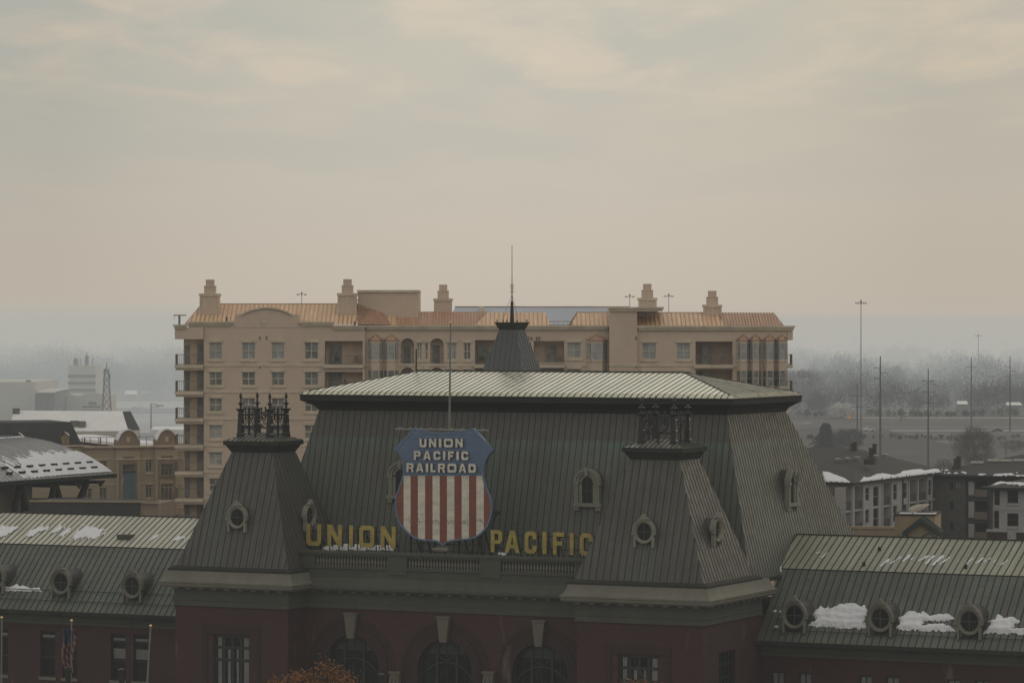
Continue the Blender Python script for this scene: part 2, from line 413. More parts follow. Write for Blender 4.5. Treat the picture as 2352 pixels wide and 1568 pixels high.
# ------------------------------------------------------------------ windows
def rect_window(parent, a, b, c, d, y, cols=(.5,), rows=(.5,), frame='frame', pane='glass', fw=.1, mw=.06, sill=None, lintel=None,
                xf=None, recess=.2, curtain=False, name='window', trim='stone', label=None):
    """a window set back in the wall plane y: frame + bars, pane as its sub-part"""
    g = MB(xf).use(frame); yy = y+recess
    g.box(a, a+fw, yy-.06, yy+.06, c, d); g.box(b-fw, b, yy-.06, yy+.06, c, d)
    g.box(a+fw, b-fw, yy-.055, yy+.055, c, c+fw); g.box(a+fw, b-fw, yy-.055, yy+.055, d-fw, d)
    for k in cols:
        x = a+(b-a)*k; g.box(x-mw/2, x+mw/2, yy-.045, yy+.045, c+fw, d-fw)
    for k in rows:
        z = c+(d-c)*k; g.box(a+fw, b-fw, yy-.04, yy+.04, z-mw/2, z+mw/2)
    if trim:
        g.use(trim)
        if sill: g.box(a-sill, b+sill, y-.13, y+.07, c-.28, c-.004)
        if lintel: g.box(a-lintel, b+lintel, y-.1, y+.05, d+.004, d+.3)
    w = g.build(name, parent=parent)
    if label: w['label'] = label
    p = MB(xf); p.face([(a+.01, yy+.02, c+.01), (b-.01, yy+.02, c+.01), (b-.01, yy+.02, d-.01), (a+.01, yy+.02, d-.01)])
    p.build('pane', pane, w)
    if curtain:
        for (x0, x1, z0, z1) in curtain:
            q = MB(xf)
            n = max(4, int((x1-x0)/.1))
            for i in range(n):
                xa = x0+(x1-x0)*i/n; xb = x0+(x1-x0)*(i+1)/n
                ya = yy-.0+(.0 if i % 2 else .012); yb = yy+(.012 if i % 2 else .0)
                q.face([(xa, ya, z0), (xb, yb, z0), (xb, yb, z1), (xa, ya, z1)])
            q.build('curtain', 'curtain', w)
    return w

# ------------------------------------------------------------------ letters
def letter(ch, w, t=.22, c=.13):
    ci = c*.45; m = w/2
    if ch == 'U': return [[(0,1),(t,1),(t,t+ci),(t+ci,t),(w-t-ci,t),(w-t,t+ci),(w-t,1),(w,1),(w,c),(w-c,0),(c,0),(0,c)]]
    if ch == 'O': return [[(c,0),(w-c,0),(w,c),(w,1-c),(w-c,1),(c,1),(0,1-c),(0,c)], [(t+ci,t),(t,t+ci),(t,1-t-ci),(t+ci,1-t),(w-t-ci,1-t),(w-t,1-t-ci),(w-t,t+ci),(w-t-ci,t)]]
    if ch == 'D': return [[(0,0),(w-c,0),(w,c),(w,1-c),(w-c,1),(0,1)], [(t,t),(t,1-t),(w-t-ci,1-t),(w-t,1-t-ci),(w-t,t+ci),(w-t-ci,t)]]
    if ch == 'N': return [[(0,0),(0,1),(t*1.05,1),(w-t,.42),(w-t,1),(w,1),(w,0),(w-t*1.05,0),(t,.58),(t,0)]]
    if ch == 'I': return [[(0,0),(0,1),(w,1),(w,0)]]
    if ch == 'P': return [[(0,0),(0,1),(w-c,1),(w,1-c),(w,.38+c),(w-c,.38),(t,.38),(t,0)], [(t,.38+t*.85),(t,1-t*.85),(w-t-ci,1-t*.85),(w-t,1-t*.85-ci),(w-t,.38+t*.85+ci),(w-t-ci,.38+t*.85)]]
    if ch == 'R': return [[(0,0),(0,1),(w-c,1),(w,1-c),(w,.4+c),(w-c*.9,.41),(w,0),(w-t*1.1,0),(w-t*1.1-.1,.38),(t,.38),(t,0)], [(t,.38+t*.85),(t,1-t*.85),(w-t-ci,1-t*.85),(w-t,1-t*.85-ci),(w-t,.38+t*.85+ci),(w-t-ci,.38+t*.85)]]
    if ch == 'A': return [[(0,0),(m-t*.62,1),(m+t*.62,1),(w,0),(w-t*1.08,0),(w-t*1.08-.055,.2),(t*1.08+.055,.2),(t*1.08,0)], [(t*1.08+.1,.37),(m,.78),(w-t*1.08-.1,.37)]]
    if ch == 'C': return [[(w,.64),(w,1-c),(w-c,1),(c,1),(0,1-c),(0,c),(c,0),(w-c,0),(w,c),(w,.36),(w-t,.36),(w-t,t+ci),(w-t-ci,t),(t+ci,t),(t,t+ci),(t,1-t-ci),(t+ci,1-t),(w-t-ci,1-t),(w-t,1-t-ci),(w-t,.64)]]
    if ch == 'F': return [[(0,0),(0,1),(w,1),(w,1-t),(t,1-t),(t,.6),(w*.82,.6),(w*.82,.6-t),(t,.6-t),(t,0)]]
    if ch == 'L': return [[(0,0),(0,1),(t,1),(t,t*.9),(w,t*.9),(w,0)]]
def flat_shape(name, loops, thick, y, parent, mat, matrix=None, edge=None, **kw):
    """closed outlines in the x-z plane (first outer, then holes) given thickness in y, as ONE mesh"""
    cu = bpy.data.curves.new(name, 'CURVE'); cu.dimensions = '2D'; cu.fill_mode = 'BOTH'; cu.extrude = thick/2
    for lp in loops:
        sp = cu.splines.new('POLY'); sp.points.add(len(lp)-1)
        for i, (x, z) in enumerate(lp): sp.points[i].co = (x, z, 0, 1)
        sp.use_cyclic_u = True
    ob = bpy.data.objects.new('tmp', cu); col.objects.link(ob)
    dg = bpy.context.evaluated_depsgraph_get(); dg.update()
    me = bpy.data.meshes.new_from_object(ob.evaluated_get(dg))
    bpy.data.objects.remove(ob); bpy.data.curves.remove(cu)
    for v in me.vertices:
        x, z, k = v.co; v.co = (x, y-k, z)
    me.name = name; me.materials.clear(); me.materials.append(M[mat])
    if edge:
        me.materials.append(M[edge])
        for p in me.polygons:
            if abs(p.normal.y) < .5: p.material_index = 1
    me.update()
    o = bpy.data.objects.new(name, me); col.objects.link(o)
    if parent is not None: o.parent = parent
    if matrix is not None: o.matrix_world = matrix
    return tag(o, **kw)
# ================================================================== THE STATION
ALPHA = math.atan(3824/8000)
ST = Fr((1615-CX)/FPX*275, 275, -ALPHA)
station = thing('railway_station', 'dark red brick railway station with tall copper mansard roofs and two front towers', 'railway station', ST.mat())
def sidef(x0):       # local frame of a face whose outward normal is +x: s runs back along y, depth goes to -x
    return lambda p: Vector((x0-p.y, p.x, p.z))
ZB, ZR = 18.2, 21.35
TL = (-48.4, -37.5); TR = (-10.95, 0.0)
# --- walls with real openings
def px2(px, py, y=0.0): return ST.on(px, py, y)
w = MB().use('brick')
tw_l = [ST.on(490, 1455)[0], ST.on(574, 1455)[0], 8.6, ST.on(530, 1458)[1]]
tw_r = [ST.on(1419, 1503)[0], ST.on(1514, 1503)[0], 8.6, ST.on(1466, 1504)[1]]
w.wall(TL[0], TL[1], 0, ZB, 0, [tuple(tw_l)], .35)
w.wall(TR[0], TR[1], 0, ZB, 0, [tuple(tw_r)], .35)
# right side of right tower
sy0, _ = ST.onx(1652, 1495, 0); sy1, sz1 = ST.onx(1689, 1490, 0)
side_win = (sy0, sy1, 8.6, sz1)
w.xf = sidef(0); w.wall(0, 13.4, 0, ZB, 0, [side_win], .35); w.xf = None
w.xf = sidef(TL[1]); w.wall(0, 3, 0, ZB, 0); w.xf = None
w.face([(TL[0], 0, 0), (TL[0], 13, 0), (TL[0], 13, ZB), (TL[0], 0, ZB)])
w.face([(TR[0], 0, 0), (TR[0], 3, 0), (TR[0], 3, ZB), (TR[0], 0, ZB)])
arches = []
for cx in (-33.0, -24.3, -15.6):
    arches.append((cx-2.52, cx+2.52, 8.2, 15.95, 2.52))
w.wall(TL[1], TR[0], 0, ZB, 3, arches, .55)
# wings
WE, WB, WZ = 12.5, 15.75, 14.85      # wing wall depth, roof edge height, top of brick
wr = []
for a, b in ((1771, 1802), (1834, 1865), (1973, 2004), (2034, 2067), (2175, 2207), (2239, 2274)):
    x0, z0 = ST.on(a, 1529, WE); x1, _ = ST.on(b, 1529, WE); wr.append((x0, x1, 8.0, 13.6))
wr += [(wr[-1][1]+3.9, wr[-1][1]+5.05, 8.0, 13.6)]
wl = []
for a, b in ((-40, -6), (-2, 18), (93, 127), (144, 177), (255, 289), (306, 342)):
    x0, z0 = ST.on(a, 1440, WE); x1, _ = ST.on(b, 1440, WE); wl.append((x0, x1, 10.05, 14.25))
WRE = 46.0
wlr0, _ = ST.on(10, 1166, 22.5)
WLE = wlr0-11.0
w.wall(0, WRE, 0, WZ, WE, wr, .35)
w.wall(WLE, TL[0], 0, WZ, WE, wl, .35)
w.box(-46, 0, 12.9, 31, 0, ZB-.05)
w.face([(WLE, WE, 0), (WLE, 32.5, 0), (WLE, 32.5, WZ), (WLE, WE, WZ)])
w.face([(WRE, WE, 0), (WRE, 32.5, 0), (WRE, 32.5, WZ), (WRE, WE, WZ)])
w.build('brick_wall', parent=station)
# interior darkness behind the openings is the panes themselves
# --- arch brick rings, keystones
for k, cx in enumerate((-33.0, -24.3, -15.6)):
    g = MB()
    for r0, r1, pr in ((2.52, 3.35, .1), (3.75, 4.05, .06), (3.38, 3.72, .03)):
        N = 26
        for i in range(N):
            t0, t1 = math.pi*i/N, math.pi*(i+1)/N
            P = lambda r, t: (cx-r*math.cos(t), 13.43+r*math.sin(t))
            a, b, c, d = P(r0, t0), P(r1, t0), P(r1, t1), P(r0, t1)
            q = [(x, 3-pr, z) for x, z in (a, b, c, d)]; g.face(q)
            g.face([(b[0], 3-pr, b[1]), (b[0], 3, b[1]), (c[0], 3, c[1]), (c[0], 3-pr, c[1])])
            g.face([(a[0], 3-pr, a[1]), (a[0], 3.3, a[1]), (d[0], 3.3, d[1]), (d[0], 3-pr, d[1])])
        g.box(cx-r1, cx-r0, 3-pr, 3, 6, 13.43); g.box(cx+r0, cx+r1, 3-pr, 3, 6, 13.43)
    g.build('arch_surround', 'brickband', station)
    g = MB().use('keystone')
    for y0, ww, zz in ((2.55, 0, 0),):
        a = [(cx-.30, 15.75), (cx+.30, 15.75), (cx+.56, 17.75), (cx-.56, 17.75)]
        f = [(x, 2.55+(0.12 if z > 17 else 0)*0, z) for x, z in a]; g.face(f)
        for i in range(4):
            j = (i+1) % 4; g.face([(a[i][0], 2.55, a[i][1]), (a[j][0], 2.55, a[j][1]), (a[j][0], 3.02, a[j][1]), (a[i][0], 3.02, a[i][1])])
    g.box(cx-.62, cx+.62, 2.5, 3.02, 17.75, 17.9)
    g.build('keystone', parent=station)
for px_ in (908, 1123):        # carved stone brackets between the arches
    x, z = ST.on(px_, 1541, 2.8)
    g = MB().use('keystone')
    g.box(x-.55, x+.55, 2.55, 3.02, z-.18, z); g.box(x-.45, x+.45, 2.62, 3.02, z-1.7, z-.18)
    g.tube([(x-.33, 2.6, z-.55), (x-.33, 2.52, z-1.1)], [.12, .16], 8); g.tube([(x+.33, 2.6, z-.55), (x+.33, 2.52, z-1.1)], [.12, .16], 8)
    g.lathe([(.02, 0), (.2, .2), (.24, .5), (.1, .9), (.02, 1)], (x, 2.6, z-1.5), 10)
    g.build('stone_bracket', parent=station)
# --- arched windows
for cx in (-33.0, -24.3, -15.6):
    y = 3.42; g = MB().use('frame')
    def arcbar(cx_, cz_, r, t0, t1, wd=.13, N=26, dep=.16):
        for i in range(N):
            a0 = t0+(t1-t0)*i/N; a1 = t0+(t1-t0)*(i+1)/N
            P = lambda r_, t: (cx_+r_*math.cos(t), cz_+r_*math.sin(t))
            a, b, c, d = P(r-wd/2, a0), P(r+wd/2, a0), P(r+wd/2, a1), P(r-wd/2, a1)
            g.face([(p[0], y-dep/2, p[1]) for p in (a, b, c, d)])
            g.face([(a[0], y-dep/2, a[1]), (d[0], y-dep/2, d[1]), (d[0], y+dep/2, d[1]), (a[0], y+dep/2, a[1])])
            g.face([(b[0], y-dep/2, b[1]), (c[0], y-dep/2, c[1]), (c[0], y+dep/2, c[1]), (b[0], y+dep/2, b[1])])
    arcbar(cx, 13.43, 2.42, 0, math.pi, .2, 30, .24)
    for sx in (-2.42, 2.42): g.box(cx+sx-.1, cx+sx+.1, y-.12, y+.12, 8.2, 13.43)
    for sx in (-.92, .92): g.box(cx+sx-.11, cx+sx+.11, y-.09, y+.09, 8.2, 13.43+math.sqrt(2.4**2-.92**2))
    arcbar(cx, 15.02, .8, 0, 2*math.pi, .1)
    g.box(cx-.03, cx+.03, y-.04, y+.04, 14.2, 15.8); g.box(cx-.8, cx+.8, y-.04, y+.04, 14.98, 15.04)
    arcbar(cx, 11.3, 2.75, .55, math.pi-.55, .14); g.box(cx-.035, cx+.035, y-.04, y+.04, 8.2, 14.0)
    g.box(cx-2.4, cx+2.4, y-.05, y+.05, 11.0, 11.12)
    for sx in (-1.65, 1.65): g.box(cx+sx-.03, cx+sx+.03, y-.04, y+.04, 8.2, 15.2)
    wi = g.build('arched_window', parent=station)
    N = 24; pts = [(cx-2.45, y+.02, 8.2), (cx+2.45, y+.02, 8.2)]+[(cx+2.45*math.cos(math.pi*k/N), y+.02, 13.43+2.45*math.sin(math.pi*k/N)) for k in range(N+1)]
    p = MB(); p.face(pts); p.build('pane', 'glass', wi)
    h = MB()   # pale ceiling band seen through the top lights
    pts = [(cx+2.38*math.cos(t), y+.012, 13.43+2.38*math.sin(t)) for t in [R(d) for d in np.linspace(33, 147, 18)]]
    h.face(pts); h.build('blind', 'dim_ceiling', wi)
# --- tower windows
def tower_window(a, b, c, d, xf=None, drapes=True):
    W_ = b-a; H_ = d-c
    cur = []
    if drapes:
        for f0, f1 in ((.09, .2), (.8, .95)):
            cur.append((a+W_*f0, a+W_*f1, c, d-.15))
        cur.append((a+W_*.36, a+W_*.44, c, d-1.2)); cur.append((a+W_*.6, a+W_*.66, c, d-1.0))
    return rect_window(station, a, b, c, d, 0, (.27, .5, .73), (1-1.05/H_, 1-2.1/H_, 1-4.6/H_), 'frame', 'glass', .2, .24, None, None, xf, .25, cur or False, 'tower_window')
tower_window(*tw_l); tower_window(*tw_r)
tower_window(*side_win, xf=sidef(0), drapes=False)
for (a, b, c, d) in (tw_l, tw_r):       # stone-edged brick label moulding
    g = MB(); g.box(a-1.0, b+1.0, -.1, .0-.004, d+.1, d+.75); g.box(a-1.0, a-.55, -.08, -.004, 6, d+.1); g.box(b+.55, b+1.0, -.08, -.004, 6, d+.1)
    g.build('window_hood', 'brickband', station)
for i, (a, b, c, d) in enumerate(wl):
    blind = [(a+.12, b-.12, 12.0, 12.9)] if i in (4, 5) else False
    rect_window(station, a, b, c, d, WE, (.5,) if i > 5 else (), (.42, .82), 'frame', 'glass', .13, .1, .12, None, None, .25, blind)
    if i > 0:
        g = MB(); g.box(a+.15, b-.15, WE+.17, WE+.2, 13.62, 13.86); g.build('window_grille', 'greyblock', station)
for i, (a, b, c, d) in enumerate(wr):
    rect_window(station, a, b, c, d, WE, (.5,), (.72,), 'frame', 'glass', .13, .1, .12, None, None, .25,
                [(a+.12, b-.1, 12.3, 13.45), (a+.12, a+.5, 8, 11.7), (b-.5, b-.12, 8, 11.7)])
# --- entablatures
PROF = [(.0, ZB-.006), (.14, ZB), (.14, ZB+.42), (.2, ZB+.5), (.1, ZB+.62), (.1, ZB+1.35), (.2, ZB+1.42), (.2, ZB+1.55), (.85, ZB+1.6), (.95, ZB+1.72), (1.0, ZB+1.75), (1.0, ZB+1.93),
        (1.08, ZB+1.98), (1.08, ZB+2.12), (.9, ZB+2.2), (.74, ZB+2.45), (.62, ZB+2.75), (.56, ZB+2.98), (.52, ZB+3.0)]
def entab(x0, x1, y0, y1):
    g = MB().use('stone_green')
    rs = [(x0-o, x1+o, y0-o, y1+o, z) for o, z in PROF]
    for i, (a, b) in enumerate(zip(rs, rs[1:])):
        g.use('stone' if i >= 8 or i in (1, 2) and False else 'stone_green'); g.loft([a, b], None)
    g.use('stone_green'); g.loft([rs[-1]], None, top=True)
    g.use('keystone')
    z = ZB+1.44
    n = int((x1-x0)/1.35)
    for k in range(n+1):
        x = x0+.35+(x1-x0-.7)*k/n; g.box(x-.24, x+.24, y0-.72, y0-.18, z, z+.158)
    n = int((y1-y0)/1.35)
    for k in range(n+1):
        y = y0+.35+(y1-y0-.7)*k/n
        g.box(x1+.18, x1+.72, y-.24, y+.24, z, z+.158)
    return g.build('tower_cornice', parent=station)
entab(TL[0], TL[1], 0, 12.3); entab(TR[0], TR[1], 0, 12.3)
# centre bay entablature
g = MB()
X0, X1 = TL[1]+.1, TR[0]-.1
PC = [(.0, ZB-.006), (.12, ZB), (.12, ZB+.42), (.16, ZB+.5), (.08, ZB+.6), (.08, ZB+1.3), (.18, ZB+1.38), (.18, ZB+1.46), (.7, ZB+1.5), (.8, ZB+1.62), (.85, ZB+1.65), (.85, ZB+1.86), (.7, ZB+1.95), (.5, ZB+2.2), (.35, ZB+2.5), (.3, ZB+2.6),
      (.3, 21.5), (.42, 21.55), (.42, 21.72), (.2, 21.74)]
for i, ((o0, z0), (o1, z1)) in enumerate(zip(PC, PC[1:])):
    g.use('stone_green'); g.face([(X0, 3-o0, z0), (X1, 3-o0, z0), (X1, 3-o1, z1), (X0, 3-o1, z1)])
n = 20; g.use('keystone')
for k in range(n): x = X0+1.0+(X1-X0-2)*k/(n-1); g.box(x-.22, x+.22, 2.42, 2.86, ZB+1.36, ZB+1.495)
g.build('centre_cornice', parent=station)
g = MB().use('stone_green')
g.box(X0-.4, X1+.4, 2.6, 3.4, 22.66, 22.8); g.box(X0-.4, X1+.4, 2.5, 3.5, 22.8, 23.0)
panels = [tuple(ST.on(a, 1290, 2.75)[0] for a in p) for p in ((724, 892), (936, 1104), (1151, 1323))]
edges = [X0-.3]+[v for p in panels for v in p]+[X1+.3]
for i in range(0, len(edges), 2):
    if edges[i+1] > edges[i]: g.box(edges[i], edges[i+1], 2.7, 3.3, 21.72, 22.66)
g.box(X0-.4, X1+.4, 3.12, 3.32, 20.3, 22.66)
for i in (1, 2): g.box(edges[2*i]+.0, edges[2*i+1]-.0, 2.6, 2.7, 21.2, 22.66)
g.build('parapet', parent=station)
bal0 = None
for (a, b) in panels:
    n = 24
    for k in range(n):
        x = a+(b-a)*(k+.5)/n
        if bal0 is None:
            g = MB(); g.lathe([(.11, 0), (.11, .1), (.06, .14), (.12, .36), (.1, .52), (.05, .68), (.05, .76), (.11, .82), (.11, .93)], n=8)
            bal0 = g.build('baluster', 'stone', station, smooth=True); o = bal0
        else:
            o = bal0.copy(); col.objects.link(o)
        o.location = (x, 2.92, 21.725)
# wing cornices and gutters
PW = [(0, WZ-.006), (.1, WZ), (.1, WZ+.25), (.05, WZ+.3), (.05, WZ+.72), (.2, WZ+.8), (.35, WZ+.95), (1.0, WZ+1.02), (1.0, WZ+1.12)]
for (a, b) in ((0.0, WRE), (WLE, TL[0])):
    g = MB().use('stone_green')
    for (o0, z0), (o1, z1) in zip(PW, PW[1:]):
        g.face([(a, WE-o0, z0), (b, WE-o0, z0), (b, WE-o1, z1), (a, WE-o1, z1)])
    g.build('wing_cornice', parent=station)
for (a, b) in ((0.02, WRE), (WLE, TL[0]-.02)):
    g = MB().use('darkmetal')
    g.box(a, b, WE-1.3, WE-1.0, WZ+.98, WZ+1.3)
    for k in range(int((b-a)/3)): g.box(a+k*3+.5, a+k*3+.62, WE-1.34, WE-1.3, WZ+.9, WZ+1.3)
    g.build('gutter', parent=station)
g = MB(); g.face([(WRE, WE, WZ), (WRE, 32.5, WZ), (WRE, 27.9, 21.6), (WRE, 22.5, 24.1), (WRE, 17.1, 21.6)]); g.build('gable_wall', 'brick', station)
# --- wing roofs: lower slope, break, upper slope
YE, ZE, YBk, ZBk, YRd, ZRd = 11.3, WZ+1.18, 17.1, 21.65, 22.5, 24.2
def snowrails(g, a, b):
    g.use('darkmetal')
    for z_ in (17.75, 16.9):   # snow rails along the eaves
        y_ = YE+(z_-ZE)/(ZBk-ZE)*(YBk-YE); g.bar((a, y_-.1, z_+.12), (b, y_-.1, z_+.12), .05)
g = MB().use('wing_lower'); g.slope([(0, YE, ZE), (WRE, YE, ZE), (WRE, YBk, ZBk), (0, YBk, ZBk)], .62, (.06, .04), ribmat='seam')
g.slope([(0, 33.7, ZE), (WRE, 33.7, ZE), (WRE, 27.9, ZBk), (0, 27.9, ZBk)], None); snowrails(g, 1.0, WRE)
g.build('wing_lower_roof', parent=station)
g = MB().use('wing_lower'); g.slope([(WLE, YE, ZE), (TL[0]+3, YE, ZE), (TL[0]+3, YBk, ZBk), (WLE+5.8, YBk, ZBk)], .62, (.06, .04), ribmat='seam')
g.slope([(WLE, 33.7, ZE), (WLE, YE, ZE), (WLE+5.8, YBk, ZBk), (WLE+5.8, 27.9, ZBk)], .62, (.06, .04), ribmat='seam')
g.slope([(WLE, 33.7, ZE), (TL[0]+3, 33.7, ZE), (TL[0]+3, 27.9, ZBk), (WLE+5.8, 27.9, ZBk)], None); snowrails(g, WLE+3, TL[0])
g.build('wing_lower_roof', parent=station)
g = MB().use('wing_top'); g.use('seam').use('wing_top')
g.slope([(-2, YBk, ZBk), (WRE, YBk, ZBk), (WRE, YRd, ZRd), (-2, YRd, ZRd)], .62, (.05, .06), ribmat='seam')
g.slope([(-2, 27.9, ZBk), (WRE, 27.9, ZBk), (WRE, YRd, ZRd), (-2, YRd, ZRd)], None)
g.use('darkmetal'); g.bar((-1, YRd, ZRd+.03), (WRE, YRd, ZRd+.03), .16, .1); g.bar((0, YBk-.02, ZBk+.02), (WRE, YBk-.02, ZBk+.02), .07)
for px_, py_ in ((2020, 1263), (1984, 1298), (2218, 1304), (1700, 1290)):
    p = ST.onplane(px_, py_, (0, YBk, ZBk), (0, -(ZRd-ZBk), YRd-YBk)); g.lathe([(.14, -.1), (.14, .22), (.18, .24), (.04, .3)], tuple(p), 8)
g.build('wing_upper_roof', parent=station)
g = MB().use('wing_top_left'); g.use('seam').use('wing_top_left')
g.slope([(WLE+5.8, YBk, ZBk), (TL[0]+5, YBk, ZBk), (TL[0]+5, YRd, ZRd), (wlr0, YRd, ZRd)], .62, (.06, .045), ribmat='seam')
g.slope([(WLE+5.8, 27.9, ZBk), (WLE+5.8, YBk, ZBk), (wlr0, YRd, ZRd)], .62, (.07, .08), ribmat='seam')
g.slope([(WLE+5.8, 27.9, ZBk), (TL[0]+5, 27.9, ZBk), (TL[0]+5, YRd, ZRd), (wlr0, YRd, ZRd)], None)
g.use('darkmetal'); g.bar((wlr0, YRd, ZRd+.03), (TL[0]+5, YRd, ZRd+.03), .16, .1); g.bar((WLE+5.8, YBk-.02, ZBk+.02), (TL[0], YBk-.02, ZBk+.02), .07)
g.build('wing_upper_roof', parent=station)
# --- main mansard
XL = -45.3
g = MB().use('mansard'); g.use('seam').use('mansard')
g.loft([(XL, 0.0, 10.05, 38.4, ZR-.2), (-41.9, -3.4, 13.45, 27.0, 34.5)], .58, (.045, .025), ribmat='seam')
g.build('mansard_roof', parent=station)
g = MB().use('darkmetal')
g.box(XL-.4, .3, 9.7, 38.7, ZR-.5, ZR-.19)
lip = (-43.1, -2.4, 12.2, 28.2)
g.loft([(-41.9, -3.4, 13.45, 27.0, 34.5), (-42.15, -3.2, 13.2, 27.25, 34.85), (-42.75, -2.7, 12.6, 27.85, 35.2), (*lip, 35.38)], None)
g.build('eave_flare', parent=station)
g = MB().use('darkmetal'); g.loft([(*lip, 35.38), (*lip, 35.9)], None)
g.loft([(lip[0]-.06, lip[1]+.06, lip[2]-.06, lip[3]+.06, 35.78), (lip[0]-.06, lip[1]+.06, lip[2]-.06, lip[3]+.06, 35.9)], None, bottom=True)
g.build('eave_fascia', parent=station)
g = MB().use('crown'); g.use('seam').use('crown')
g.loft([(lip[0]-.05, lip[1]+.05, lip[2]-.05, lip[3]+.05, 35.905), (lip[0]+.55, lip[1]-.55, lip[2]+.55, lip[3]-.55, 36.22)], .58, (.05, .03), ribmat='seam')
# second tier needs seams although it is shallow
r0 = (lip[0]+.55, lip[1]-.55, lip[2]+.55, lip[3]-.55, 36.22); zt = 37.9; yt = 20.2; xa, xb = -35.4, -10.1
A = [(r0[0], r0[2], r0[4]), (r0[1], r0[2], r0[4]), (r0[1], r0[3], r0[4]), (r0[0], r0[3], r0[4])]
g.slope([A[0], A[1], (xb, yt, zt), (xa, yt, zt)], .58, (.06, .03), ribmat='seam')
g.slope([A[1], A[2], (xb, yt, zt)], .58, (.05, .03), ribmat='seam')
g.slope([A[3], A[2], (xb, yt, zt), (xa, yt, zt)], .58)
g.slope([A[0], A[3], (xa, yt, zt)], .58)
r1 = (lip[0]-.05, lip[1]+.05, lip[2]-.05, lip[3]+.05, 35.905)
B = [(r1[0], r1[2], r1[4]), (r1[1], r1[2], r1[4]), (r1[1], r1[3], r1[4]), (r1[0], r1[3], r1[4])]
g.slope([B[0], B[1], A[1], A[0]], .58, (.06, .03), ribmat='seam'); g.slope([B[1], B[2], A[2], A[1]], .58, (.05, .03), ribmat='seam')
g.use('darkmetal'); g.bar((xa, yt, zt+.03), (xb, yt, zt+.03), .18, .1)
for p in (A[0], A[1]): g.bar(p, (xa if p is A[0] else xb, yt, zt), .1, .08)
g.bar(A[2], (xb, yt, zt), .1, .08)
x, z = ST.on(956, 853, yt); g.tube([(x, yt, z-.2), (x, yt, z+2.0)], .07, 6)
g.build('crown_roof', parent=station)
# --- towers
def tower(x0, x1):
    d = 3.5; y0, y1 = -.1, 10.9
    g = MB().use('tower'); g.loft([(x0, x1, y0, y1, ZR), (x0+d, x1-d, y0+d, y1-d, 31.1)], .62, (.05, .025), ribmat='seam'); g.build('tower_roof', parent=station)
    g = MB().use('darkmetal')
    g.loft([(x0-.45, x1+.45, y0-.45, y1+.45, ZR-.16), (x0-.45, x1+.45, y0-.45, y1+.45, ZR), (x0-.1, x1+.1, y0-.1, y1+.1, ZR+.18), (x0-.02, x1+.02, y0-.02, y1+.02, ZR+.22)], None, bottom=True); g.build('tower_eave', parent=station)
    g = MB().use('darkmetal')
    a = x0+d; b = x1-d; c = y0+d; e = y1-d
    g.loft([(a, b, c, e, 31.1), (a-.06, b+.06, c-.06, e+.06, 31.2), (a-.3, b+.3, c-.3, e+.3, 31.6), (a-.4, b+.4, c-.4, e+.4, 31.72)], None, bottom=True)
    g.loft([(a-.52, b+.52, c-.52, e+.52, 31.72), (a-.52, b+.52, c-.52, e+.52, 32.08)], None, bottom=True)
    g.build('tower_cap_flare', parent=station)
    g = MB().use('tower_cap'); g.use('seam').use('tower_cap')
    g.loft([(a-.56, b+.56, c-.56, e+.56, 32.085), (a+1.5, b-1.5, c+1.5, e-1.5, 32.75)], .45, (.04, .04), ribmat='seam', top=True)
    g.build('tower_cap', parent=station)
    # cast-iron cresting
    cx, cy = (a+b)/2, (c+e)/2; h = 1.42; zb = 32.55; HS = 1.12
    posts = [(cx-h, cy-h), (cx+h, cy-h), (cx+h, cy+h), (cx-h, cy+h)]
    for (x, y) in posts:
        g = MB()
        g.lathe([(.27, -.3), (.27, .1), (.23, .16), (.21, .75), (.24, .8), (.2, .85), (.17, 1.5), (.22, 1.55), (.16, 1.6), (.16, 1.8), (.3, 1.95), (.32, 2.02)], (x, y, zb), sq=True); g.v = [(a_, b_, zb+(c_-zb)*HS) for a_, b_, c_ in g.v]
        g.lathe([(.16, 2.0), (.11, 2.08), (.1, 2.28), (.17, 2.4), (.3, 2.45), (.3, 2.5), (.12, 2.56), (.08, 2.75), (.07, 2.85), (.14, 3.05), (.12, 3.2), (.02, 3.42)], (x, y, zb+.24), 12)
        g.build('finial_post', 'iron', station)
    for i in range(4):
        p, q = Vector((*posts[i], zb)), Vector((*posts[(i+1) % 4], zb)); m_ = (p+q)/2; ex = (q-p).normalized()
        g = MB()
        for z_ in (.55, 1.6, 1.75): g.bar(p+Vector((0, 0, z_)), q+Vector((0, 0, z_)), .06)
        g.bar(m_-Vector((0, 0, .25)), m_+Vector((0, 0, 1.9)), .14); g.lathe([(.1, 0), (.15, .1), (.08, .25), (.02, .32)], tuple(m_+Vector((0, 0, 1.88))), 8)
        for s_ in (-1, 1):
            b0 = m_+ex*(s_*.62)
            for s2 in (-1, 1):   # crossing arcs and hanging scrolls
                pts = [b0+ex*(s2*(-.42+.84*t))+Vector((0, 0, .6+.75*t*t)) for t in [k/7 for k in range(8)]]
                g.tube(pts, .035, 5)
                pts = [b0+ex*(s2*.22)+ex*(.14*math.cos(t)*s2)+Vector((0, 0, 1.4+.14*math.sin(t))) for t in np.linspace(0, 5.2, 9)]
                g.tube(pts, .04, 5)
            g.bar(b0+Vector((0, 0, 1.1)), b0+Vector((0, 0, 1.98)), .06); g.lathe([(.05, 0), (.1, .08), (.05, .2)], tuple(b0+Vector((0, 0, 1.95))), 6)
        g.v = [(a_, b_, zb+(c_-zb)*HS) for a_, b_, c_ in g.v]
        g.build('cresting', 'iron', station)
tower(TL[0]-.0, TL[1]+.1); tower(TR[0]-.3, TR[1]+.1)
